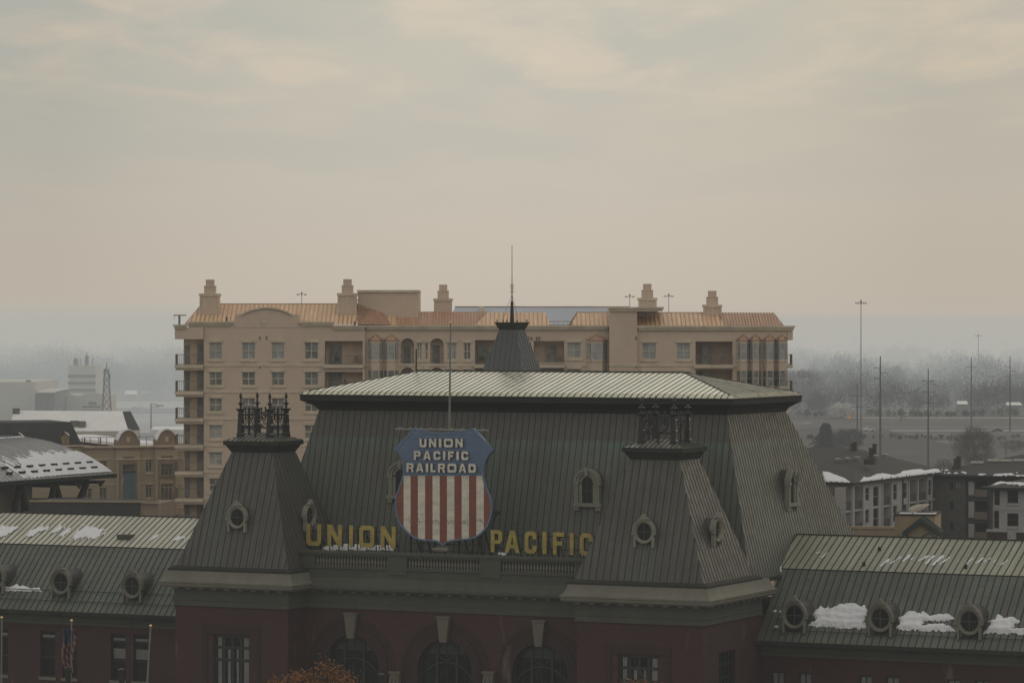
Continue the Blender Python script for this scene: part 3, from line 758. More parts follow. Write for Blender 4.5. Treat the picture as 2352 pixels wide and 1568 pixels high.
# --- rear cupola with its mast
cz = 26.0
xa_, _ = ST.on(1110, 852, 24); xb_, _ = ST.on(1238, 852, 24)
x0t, zt_ = ST.on(1148, 752, 26); x1t, _ = ST.on(1208, 752, 26)
cxx = ST.on(1176, 800, 26.8)[0]
g = MB().use('cupola')
hb, ht = 2.35, 1.15
g.loft([(cxx-3.45, cxx+3.45, 26.8-3.45, 26.8+3.45, 33.0), (cxx-.85, cxx+.85, 26.8-.85, 26.8+.85, 41.55)], .5, (.04, .04))
cu = g.build('rear_cupola', parent=station)
g = MB().use('darkmetal'); g.loft([(cxx-.85, cxx+.85, 26.8-.85, 26.8+.85, 41.5), (cxx-1.12, cxx+1.12, 26.8-1.12, 26.8+1.12, 42.05), (cxx-1.18, cxx+1.18, 26.8-1.18, 26.8+1.18, 42.2)], None, bottom=True, top=True)
for a_, b_ in ((-1, -1), (1, -1), (1, 1), (-1, 1), (.4, -1), (-.4, -1)): g.tube([(cxx+a_*1.0, 26.8+b_*1.0, 42.2), (cxx+a_*1.0, 26.8+b_*1.0, 42.45)], .05, 6)
g.build('cupola_cap', parent=cu)
g = MB().use('iron')
g.tube([(cxx, 26.8, 42.2), (cxx, 26.8, 43.9)], [.2, .13], 10); g.tube([(cxx, 26.8, 43.9), (cxx, 26.8, 44.15), (cxx, 26.8, 46.3)], [.16, .06, .035], 8); g.tube([(cxx, 26.8, 46.3), (cxx, 26.8, 49.1)], [.035, .025], 6)
for z_ in (44.9, 45.15, 45.35, 45.55): g.bar((cxx-.2, 26.8, z_), (cxx+.2, 26.8, z_), .05)
for s_ in (-1, 1): g.tube([(cxx, 26.8, 44.7), (cxx+.75*s_, 26.8-.3, 42.5)], .015, 4)
g.build('mast', parent=cu)
# --- round dormer windows
def oculus(c, r, back, xf, barrel=False, kind='stone'):
    """c=(s,z) centre in the face plane, the face plane is local y=0, the body runs back"""
    s0, z0 = c; T = lambda p: xf(Vector(p)) if xf else Vector(p)
    g = MB(xf).use(kind); N = 28
    prof = [(r*.72, .16), (r*.76, -.02), (r*.84, -.1), (r*.92, -.14), (r*1.0, -.1), (r*1.04, .02), (r*.98, .3)]
    for (ra, ya), (rb, yb) in zip(prof, prof[1:]):
        for k in range(N):
            t0, t1 = 2*math.pi*k/N, 2*math.pi*(k+1)/N
            g.face([(s0+ra*math.cos(t0), ya, z0+ra*1.08*math.sin(t0)), (s0+ra*math.cos(t1), ya, z0+ra*1.08*math.sin(t1)), (s0+rb*math.cos(t1), yb, z0+rb*1.08*math.sin(t1)), (s0+rb*math.cos(t0), yb, z0+rb*1.08*math.sin(t0))])
    # hood strip over the upper half, ears and the pointed crest
    for k in range(14):
        t0, t1 = math.pi*k/14, math.pi*(k+1)/14
        for ra, rb, ya in ((r*.98, r*1.11, -.18),):
            P = lambda q, t, y: (s0+q*math.cos(t), y, z0+q*1.08*math.sin(t))
            g.face([P(ra, t0, ya), P(ra, t1, ya), P(rb, t1, ya), P(rb, t0, ya)]); g.face([P(rb, t0, ya), P(rb, t1, ya), P(rb, t1, .3), P(rb, t0, .3)])
            g.face([P(ra, t0, ya), P(ra, t1, ya), P(ra, t1, .1), P(ra, t0, .1)])
    for s_ in (-1, 1):
        g.lathe([(.02, -.12), (.17, -.06), (.17, .06), (.02, .12)], (s0+s_*r*1.14, -.1, z0-.02), 8) if False else g.box(s0+s_*r*1.06-.1, s0+s_*r*1.06+.1, -.2, .15, z0-.22, z0-.04)
        g.box(s0+s_*r*.9-.09, s0+s_*r*.9+.09, -.12, .2, z0-r*1.42, z0-r*.35)
    zt_ = z0+r*1.22
    pr = [(-.6, -.05), (.6, -.05), (.26, .14), (.16, .34), (0, .42), (-.16, .34), (-.26, .14)]
    g.face([(s0+a*r, -.24, zt_+b*r) for a, b in pr])
    for i in range(len(pr)):
        a, b = pr[i], pr[(i+1) % len(pr)]; g.face([(s0+a[0]*r, -.24, zt_+a[1]*r), (s0+b[0]*r, -.24, zt_+b[1]*r), (s0+b[0]*r, .1, zt_+b[1]*r), (s0+a[0]*r, .1, zt_+a[1]*r)])
    o = g.build('round_window', parent=station)
    h = MB(xf)
    for k in range(N):
        t0, t1 = 2*math.pi*k/N, 2*math.pi*(k+1)/N; q = r*1.05
        h.face([(s0+q*math.cos(t0), .05, z0+q*1.08*math.sin(t0)), (s0+q*math.cos(t1), .05, z0+q*1.08*math.sin(t1)), (s0+q*math.cos(t1), back, z0+q*1.08*math.sin(t1)), (s0+q*math.cos(t0), back, z0+q*1.08*math.sin(t0))])
    h.build('barrel', 'wing_lower', o, smooth=True)
    p = MB(xf); p.face([(s0+r*.74*math.cos(2*math.pi*k/N), .14, z0+r*.8*math.sin(2*math.pi*k/N)) for k in range(N)]); p.build('pane', 'glass', o)
    p = MB(xf); p.box(s0-.035, s0+.035, .06, .12, z0-r*.78, z0+r*.78); p.box(s0-r*.73, s0+r*.73, .06, .12, z0-.035, z0+.035); p.build('glazing_bar', 'stone_green', o)
def off(y0): return lambda p: Vector((p.x, p.y+y0, p.z))
def offs(x0): return lambda p: Vector((x0-p.y, p.x, p.z))
tslope = 3.5/(31.1-ZR)
for px_, py_ in ((1479, 1221), (544, 1188)):
    z0 = 24.6
    for _ in range(5):
        y_ = -.1+tslope*(z0-1.2-ZR)-.15; s0, z0 = ST.on(px_, py_, y_)
    oculus((s0, z0), .87, 1.6, off(y_), kind='pale_stone')
for px_, py_, xe in ((1648, 1217, TR[1]+.1), (712, 1185, TL[1]+.1)):
    z0 = 24.6
    for _ in range(5):
        x_ = xe-tslope*(z0-1.2-ZR)+.15; s0, z0 = ST.onx(px_, py_, x_)
    oculus((s0, z0), .87, 1.6, offs(x_), kind='pale_stone')
wsl = (YBk-YE)/(ZBk-ZE)
for px_, py_ in ((1823.5, 1413), (2021, 1420), (2226, 1427), (139, 1337), (303, 1346), (-12, 1326), (2440, 1434)):
    z0 = 18
    for _ in range(5):
        y_ = YE+wsl*(z0-1.35-ZE)-.25; s0, z0 = ST.on(px_, py_, y_)
    oculus((s0, z0), 1.0, 3.0, off(y_))
# --- arched dormers of the main roof
def dormer(c, xf):
    s0, z0 = c   # z0 = sill
    g = MB(xf).use('pale_stone')
    W2, H = 1.0, 2.15
    def arch(r, z, y0, y1, r2):
        for k in range(18):
            t0, t1 = math.pi*k/18, math.pi*(k+1)/18; P = lambda q, t, y: (s0+q*math.cos(t), y, z+q*math.sin(t))
            g.face([P(r, t0, y0), P(r, t1, y0), P(r2, t1, y0), P(r2, t0, y0)]); g.face([P(r2, t0, y0), P(r2, t1, y0), P(r2, t1, y1), P(r2, t0, y1)]); g.face([P(r, t0, y0), P(r, t1, y0), P(r, t1, y1), P(r, t0, y1)])
    g.box(s0-1.3, s0+1.3, -.18, .3, z0-.3, z0)
    g.box(s0-1.25, s0-.75, -.1, .3, z0-.62, z0-.3); g.box(s0+.75, s0+1.25, -.1, .3, z0-.62, z0-.3)
    for s_ in (-1, 1):
        g.box(s0+s_*.5, s0+s_*.78, 0, .3, z0, z0+H-.55); g.box(s0+s_*.8, s0+s_*1.14, -.12, .3, z0, z0+H-.65)
        g.box(s0+s_*.74, s0+s_*1.22, -.2, .3, z0+H-.65, z0+H-.42)
    zc = z0+H-.45
    arch(.5, zc, 0, .3, .8); arch(.78, zc, -.12, .3, 1.0); arch(1.0, zc, -.22, .3, 1.2)
    g.box(s0-.14, s0+.14, -.3, 0, zc+.6, zc+1.3)
    o = g.build('arched_dormer', parent=station)
    h = MB(xf)
    for k in range(12):
        t0, t1 = math.pi*k/12, math.pi*(k+1)/12; q = 1.12
        h.face([(s0+q*math.cos(t0), .2, zc+q*math.sin(t0)), (s0+q*math.cos(t1), .2, zc+q*math.sin(t1)), (s0+q*math.cos(t1), 2.4, zc+q*math.sin(t1)), (s0+q*math.cos(t0), 2.4, zc+q*math.sin(t0))])
    for s_ in (-1, 1): h.face([(s0+s_*1.12, .2, z0), (s0+s_*1.12, 2.4, z0), (s0+s_*1.12, 2.4, zc), (s0+s_*1.12, .2, zc)])
    h.build('hood', 'mansard', o)
    p = MB(xf); p.face([(s0-.5, .16, z0), (s0+.5, .16, z0)]+[(s0+.5*math.cos(math.pi*k/12), .16, zc+.5*math.sin(math.pi*k/12)) for k in range(13)]); p.build('pane', 'glass', o)
    p = MB(xf); p.box(s0-.03, s0+.03, .08, .14, z0, zc+.48); p.box(s0-.5, s0+.5, .08, .14, z0+.95, z0+1.02); p.build('glazing_bar', 'stone_green', o)
msl = 3.4/(34.5-ZR+.2)
for px_, py_ in ((1349, 1155), (920, 1137)):
    z0 = 27
    for _ in range(5):
        y_ = 10.05+msl*(z0-.62-ZR+.2)-.1; s0, z0 = ST.on(px_, py_, y_)
    dormer((s0, z0), off(y_))
z0 = 27
for _ in range(5):
    x_ = 0-msl*(z0-.62-ZR+.2)+.1; s0, z0 = ST.onx(1821, 1154, x_)
dormer((s0, z0), offs(x_))
# roof hatch on the left wing
p = ST.onplane(287, 1236, (0, YBk, ZBk), (0, -(ZRd-ZBk), YRd-YBk))
g = MB().use('stone_green'); g.box(p.x-.7, p.x+.7, p.y-.3, p.y+.9, p.z-.3, p.z+.35); g.build('roof_hatch', parent=station)

# ================================================================== SIGNS ON THE PARAPET DECK
SY = 4.6
def z2(zx, zy): return ST.on(660.4+.3956*zx, 947.4+.3956*zy, SY)   # detail view -> sign plane
sgn = thing('shield_sign', 'red white and blue shield shaped rooftop sign reading UNION PACIFIC RAILROAD', 'sign', ST.mat())
def sm(pts, closed=False, n=5):
    """Catmull-Rom smoothing of an outline piece"""
    out = []
    P = [Vector(p) for p in pts]
    for i in range(len(P)-1):
        p0 = P[max(i-1, 0)]; p1 = P[i]; p2 = P[i+1]; p3 = P[min(i+2, len(P)-1)]
        for k in range(n):
            t = k/n; out.append(tuple(.5*((2*p1)+(p2-p0)*t+(2*p0-5*p1+4*p2-p3)*t*t+(3*p1-p0-3*p2+p3)*t**3)))
    out.append(tuple(P[-1])); return out
right = sm([(1200, 215), (1160, 262), (1143, 310), (1140, 365), (1155, 430), (1180, 490), (1190, 540), (1183, 605), (1160, 665), (1115, 712), (1060, 733), (980, 740), (930, 752), (905, 772)])
left = sm([(905, 772), (880, 752), (840, 742), (770, 737), (715, 708), (668, 662), (640, 610), (629, 540), (635, 480), (655, 420), (672, 365), (675, 300), (660, 255), (628, 208)])
top = sm([(740, 88), (790, 104), (850, 113), (910, 116), (970, 112), (1030, 102), (1082, 90)])
outline = top+right[0:]+left[1:]
def cv(pts): return [z2(a, b) for a, b in pts]
def scaled(pts, k, c=(912, 430)): return [(c[0]+(a-c[0])*k, c[1]+(b-c[1])*k) for a, b in pts]
flat_shape('sign_frame', [cv(scaled(outline, 1.004)), cv(scaled(outline, .976))], .3, SY, sgn, 'blue')
flat_shape('sign_back', [cv(outline)], .3, SY+.14, sgn, 'darkmetal')
def clip(pts, lo=None, hi=None, ax=0):
    def half(P, k, keep):
        out = []
        for i in range(len(P)):
            a, b = P[i], P[(i+1) % len(P)]
            if keep(a[ax]): out.append(a)
            if keep(a[ax]) != keep(b[ax]):
                t = (k-a[ax])/(b[ax]-a[ax]); out.append((a[0]+(b[0]-a[0])*t, a[1]+(b[1]-a[1])*t))
        return out
    if lo is not None: pts = half(pts, lo, lambda v: v >= lo)
    if hi is not None and pts: pts = half(pts, hi, lambda v: v <= hi)
    return pts
inner = scaled(outline, .978)
flat_shape('blue_field', [cv(clip(inner, hi=366, ax=1))], .08, SY-.06, sgn, 'blue')
g = MB()
for k in range(13):     # horizontal corrugations of the blue field
    y_ = 128+k*18.6
    seg = clip(clip(inner, hi=366, ax=1), lo=y_-1, hi=y_+1, ax=1)
    if len(seg) > 2:
        a = z2(min(p[0] for p in seg)+5, y_); b = z2(max(p[0] for p in seg)-5, y_)
        g.bar((a[0], SY-.12, a[1]), (b[0], SY-.12, b[1]), .05, .05)
g.build('corrugation', simple('pale_blue_rib', (.13, .18, .34), .5), sgn)
low = clip(inner, lo=366, ax=1)
bx = [600, 677, 718, 760, 802, 845, 887, 929, 972, 1014, 1057, 1099, 1143, 1250]
for i in range(13):
    st = clip(low, lo=bx[i], hi=bx[i+1])
    if len(st) > 2: flat_shape('stripe', [cv(st)], .08 if i % 2 else .1, SY-.06, sgn, 'white_enamel' if i % 2 else 'red_enamel')
def word(txt, spans, y0, y1, name, parent, conv, yy, thick, mat, edge, t, dy=0.0, c=.13):
    for ch, (a, b) in zip(txt, spans):
        xm = (a+b)/2
        x0, zb = conv(a, y1+dy*(xm-spans[0][0])); x1, zt = conv(b, y0+dy*(xm-spans[0][0]))
        H = zt-zb; W_ = (x1-x0)/H
        tt = t if ch != 'I' else W_
        lp = [[(x0+px*H, zb+pz*H) for px, pz in loop] for loop in letter(ch, W_, tt, c)]
        flat_shape(name, lp, thick, yy, parent, mat, edge=edge)
def spread(x0, x1, ws, gap):
    tot = sum(ws)+gap*(len(ws)-1); k = (x1-x0)/tot; out = []; x = x0
    for w_ in ws: out.append((x, x+w_*k)); x += (w_+gap)*k
    return out
word('UNION', spread(778, 1028, [40, 42, 15, 52, 42], 15), 150, 199, 'letter', sgn, z2, SY-.28, .16, 'white_enamel', 'keystone', .26, c=.16)
word('PACIFIC', spread(745, 1061, [37, 42, 38, 13, 32, 13, 38], 14), 222, 272, 'letter', sgn, z2, SY-.28, .16, 'white_enamel', 'keystone', .26, .006, c=.16)
word('RAILROAD', spread(702, 1104, [42, 44, 14, 30, 42, 52, 44, 42], 13), 292, 342, 'letter', sgn, z2, SY-.28, .16, 'white_enamel', 'keystone', .26, .012, c=.16)
# dark rivet marks low on the stripes
for i in range(1, 13, 2):
    for k in range(6):
        xx = bx[i]+4+k*6.4; yy = 620+random.uniform(-12, 10)+(xx-900)*.012
        g = MB(); a = z2(xx, yy); b = z2(xx, yy+random.uniform(6, 30)); g.bar((a[0], SY-.11, a[1]), (b[0], SY-.11, b[1]), .028, .02)
        g.build('neon_stub', 'greyblock', sgn)
        if k % 2:
            g = MB(); a = z2(xx, 372); b = z2(xx, 372+random.uniform(4, 12)); g.bar((a[0], SY-.11, a[1]), (b[0], SY-.11, b[1]), .03, .03); g.build('neon_stub', 'greyblock', sgn)
g = MB().use('steel')
a = z2(622, 95); b = z2(1165, 104); g.tube([(a[0], SY+.1, a[1]), (b[0], SY+.1, b[1])], .07, 6)
for k in range(9):
    t = (k+.5)/9; x_, z_ = a[0]+(b[0]-a[0])*t, a[1]+(b[1]-a[1])*t; g.box(x_-.1, x_+.1, SY, SY+.2, z_-.04, z_+.16)
g.build('top_rail', parent=sgn)
g = MB().use('darkmetal')
for zx in (700, 760, 840, 980, 1060, 1110):
    x_, z_ = z2(zx, 730); g.bar((x_, SY+.5, 21.5), (x_, SY+.5, z_+4), .12); g.bar((x_, SY+.5, z_+1.5), (x_, SY+3.2, 21.5), .09)
for zz in (22.4, 23.1, 23.7):
    a = z2(690, 700); b = z2(1130, 700); g.bar((a[0], SY+.45, zz), (b[0], SY+.45, zz), .07)
g.build('support_frame', parent=sgn)
x_, z_ = z2(915, 795)
g = MB().use('stone'); g.tube([(x_-.55, SY-.5, z_), (x_+.55, SY-.5, z_)], .22, 10); g.tube([(x_-.9, SY-.5, z_+.05), (x_-.6, SY-.5, z_)], [.12, .2], 8); g.box(x_-.1, x_+.1, SY-.6, SY, z_-.35, z_+.3)
g.build('sign_lamp', parent=sgn)
# big yellow words
LY = 4.4
def z3(zx, zy): return ST.on(660.4+.3956*zx, 947.4+.3956*zy, LY)
un = thing('lettering_sign', 'large yellow letters spelling UNION standing left of the shield', 'sign', ST.mat())
word('UNION', [(114, 199), (236, 320), (362, 384), (421, 508), (545, 632)], 644, 768, 'letter', un, z3, LY, .3, 'yellow', 'yellow_edge', .2, .034)
pa = thing('lettering_sign', 'large yellow letters spelling PACIFIC standing right of the shield', 'sign', ST.mat())
word('PACIFIC', [(1184, 1251), (1265, 1352), (1381, 1450), (1484, 1508), (1545, 1611), (1642, 1665), (1701, 1776)], 680, 806, 'letter', pa, z3, LY, .3, 'yellow', 'yellow_edge', .19, .037)
for par, a, b, y_ in ((un, 100, 640, 0), (pa, 1178, 1780, 1)):
    g = MB().use('darkmetal'); p = z3(a, 700 if not y_ else 735); q = z3(b, 700 if not y_ else 735)
    for zz in (22.75, 23.55, 24.6): g.bar((p[0], LY+.3, zz), (q[0], LY+.3, zz), .08)
    n = 10
    for k in range(n): x_ = p[0]+(q[0]-p[0])*(k+.5)/n; g.bar((x_, LY+.35, 21.6), (x_, LY+.35, 25.0), .07); g.bar((x_, LY+.35, 24.4), (x_, LY+1.7, 21.6), .06)
    g.build('letter_frame', parent=par)
# deck behind the parapet
g = MB().use('darkmetal'); g.box(TL[1], TR[0], 3.4, 10.4, 21.2, 21.58); g.build('roof_deck', parent=station)
# flagpole behind the shield
x_, zb = ST.on(1029, 990, SY+.6); x2, ztp = ST.on(1035, 744, SY+.6)
fp = thing('flagpole', 'bare white flagpole with gold ball rising behind the shield sign', 'flagpole', ST.mat(x_, SY+.6, 21.58))
g = MB().use('pole'); g.tube([(0, 0, 0), ((x2-x_)*.5, 0, (ztp-21.58)*.55), (x2-x_, 0, ztp-21.58)], [.13, .1, .06], 10); g.build('shaft', parent=fp, smooth=True)
g = MB(); g.lathe([(.01, -.13), (.1, -.08), (.14, 0), (.1, .09), (.01, .13)], (x2-x_, 0, ztp-21.58+.1), 10); g.build('ball', 'gold', fp, smooth=True)
# floodlight on an arm right of the shield
p = ST.on(1142, 1178, SY+.4)
fl = thing('floodlight', 'small dark floodlight on an arm at the right edge of the shield sign', 'floodlight', ST.mat(p[0], SY+.4, p[1]))
g = MB(); g.box(-.28, .28, -.2, .15, -.12, .14); g.box(-.2, .2, -.28, -.2, -.08, .1); g.build('lamp_head', 'darkmetal', fl)
g = MB(); g.tube([(-.1, .1, -.1), (-.5, .1, -.9), (-.5, .1, p[1]*0-(p[1]-21.6))], .05, 6); g.build('arm', 'darkmetal', fl)

# ================================================================== SNOW
def inpoly(px, py, P):
    x, y = P[:, 0], P[:, 1]; x2, y2 = np.roll(x, -1), np.roll(y, -1)
    c = np.zeros(px.shape, bool)
    for i in range(len(P)):
        if y[i] == y2[i]: continue
        c ^= ((y[i] > py) != (y2[i] > py)) & (px < (x2[i]-x[i])*(py-y[i])/(y2[i]-y[i])+x[i])
    return c
def pdist(px, py, P):
    d = np.full(px.shape, 1e9)
    for i in range(len(P)):
        a = P[i]; b = P[(i+1) % len(P)]; ab = b-a; L = max(1e-9, (ab**2).sum())
        t = np.clip(((px-a[0])*ab[0]+(py-a[1])*ab[1])/L, 0, 1)
        d = np.minimum(d, np.hypot(px-a[0]-t*ab[0], py-a[1]-t*ab[1]))
    return d
def vnoise(x, y, seed):
    r = np.random.default_rng(seed); out = 0
    for k in range(4):
        f = 1.7**k; a, b, c, d = r.uniform(0, 6.28, 4); q = r.uniform(-1, 1)
        out = out+np.sin(x*f*2.1+a+1.3*np.sin(y*f*1.7+b))*np.sin(y*f*2.3+c+1.1*np.sin(x*f*1.3+d))/(1.5**k)
    return out/2.2
def snow(frame, pix, p0, n, e, label, maxh=.16, res=.1, ragged=.12, seed=1, group=None, name='snow_patch', kind=None, drift=0.0, streak=0.0):
    """snow lying on a roof plane; outline given where the photo shows it"""
    n = Vector(n).normalized(); e = Vector(e).normalized(); s = n.cross(e); p0 = Vector(p0)
    if n.z < 0: n = -n
    polys = pix if isinstance(pix[0][0], (list, tuple)) else [pix]
    V, Fc, off_ = [], [], 0
    for poly in polys:
        P = []
        for a, b in poly:
            q = frame.onplane(a, b, p0, n)-p0; P.append((q.dot(e), q.dot(s)))
        P = np.array(P); lo = P.min(0)-.3; hi = P.max(0)+.3
        gx = np.arange(lo[0], hi[0], res); gy = np.arange(lo[1], hi[1], res)
        X, Y = np.meshgrid(gx, gy)
        sd = np.where(inpoly(X, Y, P), 1, -1)*pdist(X, Y, P)+ragged*vnoise(X*2.5, Y*2.5, seed)+streak*vnoise(X*5, Y*.9, seed+9)
        Hh = np.where(sd > 0, np.minimum(maxh, sd*.9)*(1+.35*vnoise(X*3, Y*3, seed+5))+drift*(.5+.5*np.sin(Y*9+vnoise(X*.7, Y, 3)*2.2))*np.clip(sd, 0, .5), -.03)
        co = np.array(p0)[None, None, :]+X[..., None]*np.array(e)+Y[..., None]*np.array(s)+Hh[..., None]*np.array(n)
        ny, nx = X.shape; idx = np.arange(nx*ny).reshape(ny, nx)
        on = sd > -res*.6
        cell = on[:-1, :-1] & on[1:, :-1] & on[:-1, 1:] & on[1:, 1:]
        f = np.stack([idx[:-1, :-1], idx[:-1, 1:], idx[1:, 1:], idx[1:, :-1]], -1)[cell]
        V.append(co.reshape(-1, 3)); Fc.append(f+off_); off_ += nx*ny
    V = np.concatenate(V); Fc = np.concatenate(Fc)
    used, inv = np.unique(Fc, return_inverse=True); V = V[used]; Fc = inv.reshape(Fc.shape)
    o = numpy_mesh(name, V, Fc, 'snow', label=label, cat='snow', group=group, kind=kind)
    o.data.polygons.foreach_set('use_smooth', [True]*len(o.data.polygons))
    o.matrix_world = frame.mat(); return o
NL = (0, -(ZBk-ZE), YBk-YE); NU = (0, -(ZRd-ZBk), YRd-YBk); PL = (0, YE, ZE+.02); PU = (0, YBk, ZBk+.04)
rz = lambda L: [(1663+.29297*a, 1177+.29297*b) for a, b in L]
lz = lambda L: [(.3052*a, 1119.7+.3052*b) for a, b in L]
EX = (1, 0, 0); SG = 'snow drifts between the round windows'
snow(ST, rz([(655, 885), (720, 840), (680, 790), (750, 740), (760, 715), (775, 745), (800, 755), (815, 725), (835, 750), (900, 720), (945, 715), (990, 700), (1040, 715), (1065, 740), (1100, 715), (1120, 740), (1125, 790), (1105, 850), (1110, 910), (900, 905)]), PL, NL, EX, 'largest snow drift on the right wing roof, between the first two round windows', .2, seed=2, group=SG, drift=.35, streak=.12)
snow(ST, rz([(1315, 915), (1370, 880), (1370, 850), (1355, 830), (1420, 795), (1440, 775), (1500, 765), (1540, 790), (1560, 765), (1600, 800), (1650, 800), (1700, 795), (1760, 790), (1815, 830), (1780, 850), (1700, 848), (1640, 850), (1560, 846), (1560, 880), (1640, 872), (1700, 862), (1790, 890), (1810, 935), (1600, 930)]), PL, NL, EX, 'notched snow drift between the second and third round windows of the right wing', .18, seed=4, group=SG, drift=.35, streak=.12)
snow(ST, rz([(2035, 945), (2080, 890), (2070, 845), (2120, 835), (2150, 785), (2200, 825), (2280, 815), (2330, 850), (2330, 866), (2270, 862), (2275, 905), (2400, 905), (2520, 880), (2560, 960)]), PL, NL, EX, 'snow drift right of the last round window, running out at the right edge', .25, seed=6, group=SG, drift=.35, streak=.12)
snow(ST, [rz([(375, 775), (400, 755), (418, 765), (400, 782)]), rz([(432, 765), (450, 765), (450, 785), (436, 785)]), rz([(390, 885), (425, 882), (425, 900), (395, 898)]), rz([(435, 465), (437, 420), (452, 415), (450, 460)])], PL, NL, EX, 'crumbs of snow left of the first round window on the right wing', .08, .05, .03, 8, kind='stuff', name='snow_crumbs')
stk = [((720, 320), (760, 300), 5), ((760, 355), (812, 310), 6), ((1220, 425), (1290, 362), 12), ((1305, 400), (1385, 345), 7), ((1400, 385), (1455, 328), 14), ((1460, 365), (1495, 350), 4), ((1525, 380), (1600, 335), 13), ((1575, 405), (1645, 335), 12), ((1630, 415), (1715, 335), 17), ((1690, 408), (1765, 348), 9), ((1900, 400), (1950, 355), 7), ((1975, 400), (2030, 352), 12), ((2040, 385), (2090, 355), 9), ((2110, 390), (2135, 365), 4), ((2170, 412), (2220, 368), 7)]
SP = []
for (a, b), (c, d), w_ in stk: SP.append(rz([(a-2, b+2), (a+w_, b-w_*.3), (c+w_, d+4), (c+2, d-4), (c-w_, d+3), (a-w_*.4, b-6)]))
snow(ST, SP, PU, NU, EX, 'thin streaks of snow on the upper slope of the right wing', .06, .06, .05, 9, kind='stuff', name='snow_streaks')
for i, (P, lab) in enumerate((
    ([(-60, 285), (125, 292), (135, 305), (100, 335), (20, 372), (-60, 372)], 'snow streaks at the left edge of the left wing roof'),
    ([(185, 368), (230, 320), (290, 300), (345, 290), (390, 295), (360, 325), (300, 330), (270, 355), (205, 375)], 'slanting snow patch on the left wing roof, second from the left edge'),
    ([(375, 345), (440, 295), (490, 290), (480, 310), (410, 345)], 'small faint snow patch in the middle of the left wing roof'),
    ([(445, 360), (500, 310), (540, 300), (530, 330), (475, 365)], 'narrow snow patch just left of the broad one on the left wing roof'),
    ([(535, 395), (560, 345), (640, 285), (670, 290), (740, 300), (780, 320), (760, 345), (790, 345), (720, 390), (640, 375), (560, 395)], 'broad snow patch left of the roof hatch'),
    ([(1120, 398), (1160, 365), (1205, 345), (1200, 358), (1140, 398)], 'thin snow sliver right of the roof hatch'),
    ([(1285, 395), (1340, 365), (1400, 365), (1385, 380), (1330, 400)], 'snow sliver beside the left tower roof'))):
    snow(ST, lz(P), PU, NU, EX, lab, .07, .06, .06, 20+i, 'snow patches on the left wing roof', streak=.45 if i in (0, 1, 2, 4) else .15)
snow(ST, lz([(22, 775), (30, 735), (80, 745), (130, 722), (155, 740), (180, 735), (240, 757), (300, 748), (318, 780), (200, 778)]), PL, NL, EX, 'low snow drift left of the round windows on the left wing eave', .15, .07, .08, 31)
snow(ST, [[(741, 1256), (790, 1249), (830, 1247), (898, 1252), (905, 1263), (741, 1262)], [(1140, 1268), (1165, 1270), (1160, 1275), (1142, 1273)]], (0, 4.0, 22.55), (0, -.35, 1), EX, 'strip of snow on the ledge under the yellow letters', .1, .08, .03, 33, kind='stuff', name='snow_strip')
# ================================================================== THE BIG APARTMENT BUILDING (front parallel to the picture)
AP = Fr(0, 400, 0.0)
apt = thing('apartment_building', 'long beige stucco apartment building with orange copper roofs behind the station', 'apartment building', AP.mat())
def ax(px): return (px-CX)/20.0
def az(py): return CAMZ-(py-HZ)/20.0
FL = [786, 854, 914, 976, 1038, 1098, 1160]       # window heads per floor
FH = [39, 31, 31, 31, 31, 31, 31]
SLAB = [839, 900, 962, 1023, 1084, 1146, 1207]
BT = [780, 851, 912, 974, 1035, 1096, 1158]
nfl = 7
wins = [(481, 510), (556, 586), (624, 653), (700, 731)]
bal = (746, 833)
holes = []
for f in range(nfl):
    for a, b in wins: holes.append((ax(a), ax(b), az(FL[f]+FH[f]), az(FL[f])))
    holes.append((ax(bal[0]), ax(bal[1]), az(SLAB[f]-1), az(BT[f]+3), 0, 2.2))
g = MB().use('stucco')
g.wall(ax(468), ax(838), 0, az(748), 0, holes, .3)
# recessed middle (facing front, one metre back)
loggia = [(920, 951, 777, 835), (988, 1019, 777, 835)]
midw = [(957, 969), (976, 983), (1027, 1048), (1065, 1081)]
h2 = []
for f in range(3):
    dy = SLAB[f]-SLAB[0]
    for a, b, c, d in loggia: h2.append((ax(a), ax(b), az(d+dy), az(c+dy+(6 if f else 0)), .7, 1.8))
    for a, b in midw: h2.append((ax(a), ax(b), az(826+dy), az(787+dy)))
    h2.append((ax(1091), ax(1150), az(835+dy), az(781+dy), 0, 2.0))
g.wall(ax(838), ax(1225), 0, az(749), .6, h2, .3)
h3 = []
for f in range(2):
    dy = SLAB[f]-SLAB[0]
    h3 += [(ax(1226), ax(1296), az(832+dy), az(783+dy), 0, 1.8), (ax(1303), ax(1334), az(823+dy), az(786+dy))]
g.wall(ax(1225), ax(1399), 0, az(749), .6, h3, .3)
h4 = []
for f in range(2):
    dy = SLAB[f]-SLAB[0]
    h4 += [(ax(1475), ax(1506), az(825+dy), az(787+dy+(5 if f else 0))), (ax(1554), ax(1585), az(825+dy), az(787+dy+(5 if f else 0))), (ax(1597), ax(1682), az(837+dy), az(784+dy+3*f), 0, 2.2)]
g.wall(ax(1399), ax(1808), 0, az(749), -.5, h4, .3)
g.box(ax(468), ax(1808), 2.6, 22, 0, az(752)); g.box(ax(470), ax(838), 1.5, 21, az(752.2), az(746.5)); g.box(ax(840), ax(1805), 1.6, 21, az(752.2), az(747.7)) 
for xx, y0, y1 in ((838, 0, .6), (1399, -.5, .6), (1808, -.5, 22)): g.face([(ax(xx), y0, 0), (ax(xx), y1, 0), (ax(xx), y1, az(749)), (ax(xx), y0, az(749))])
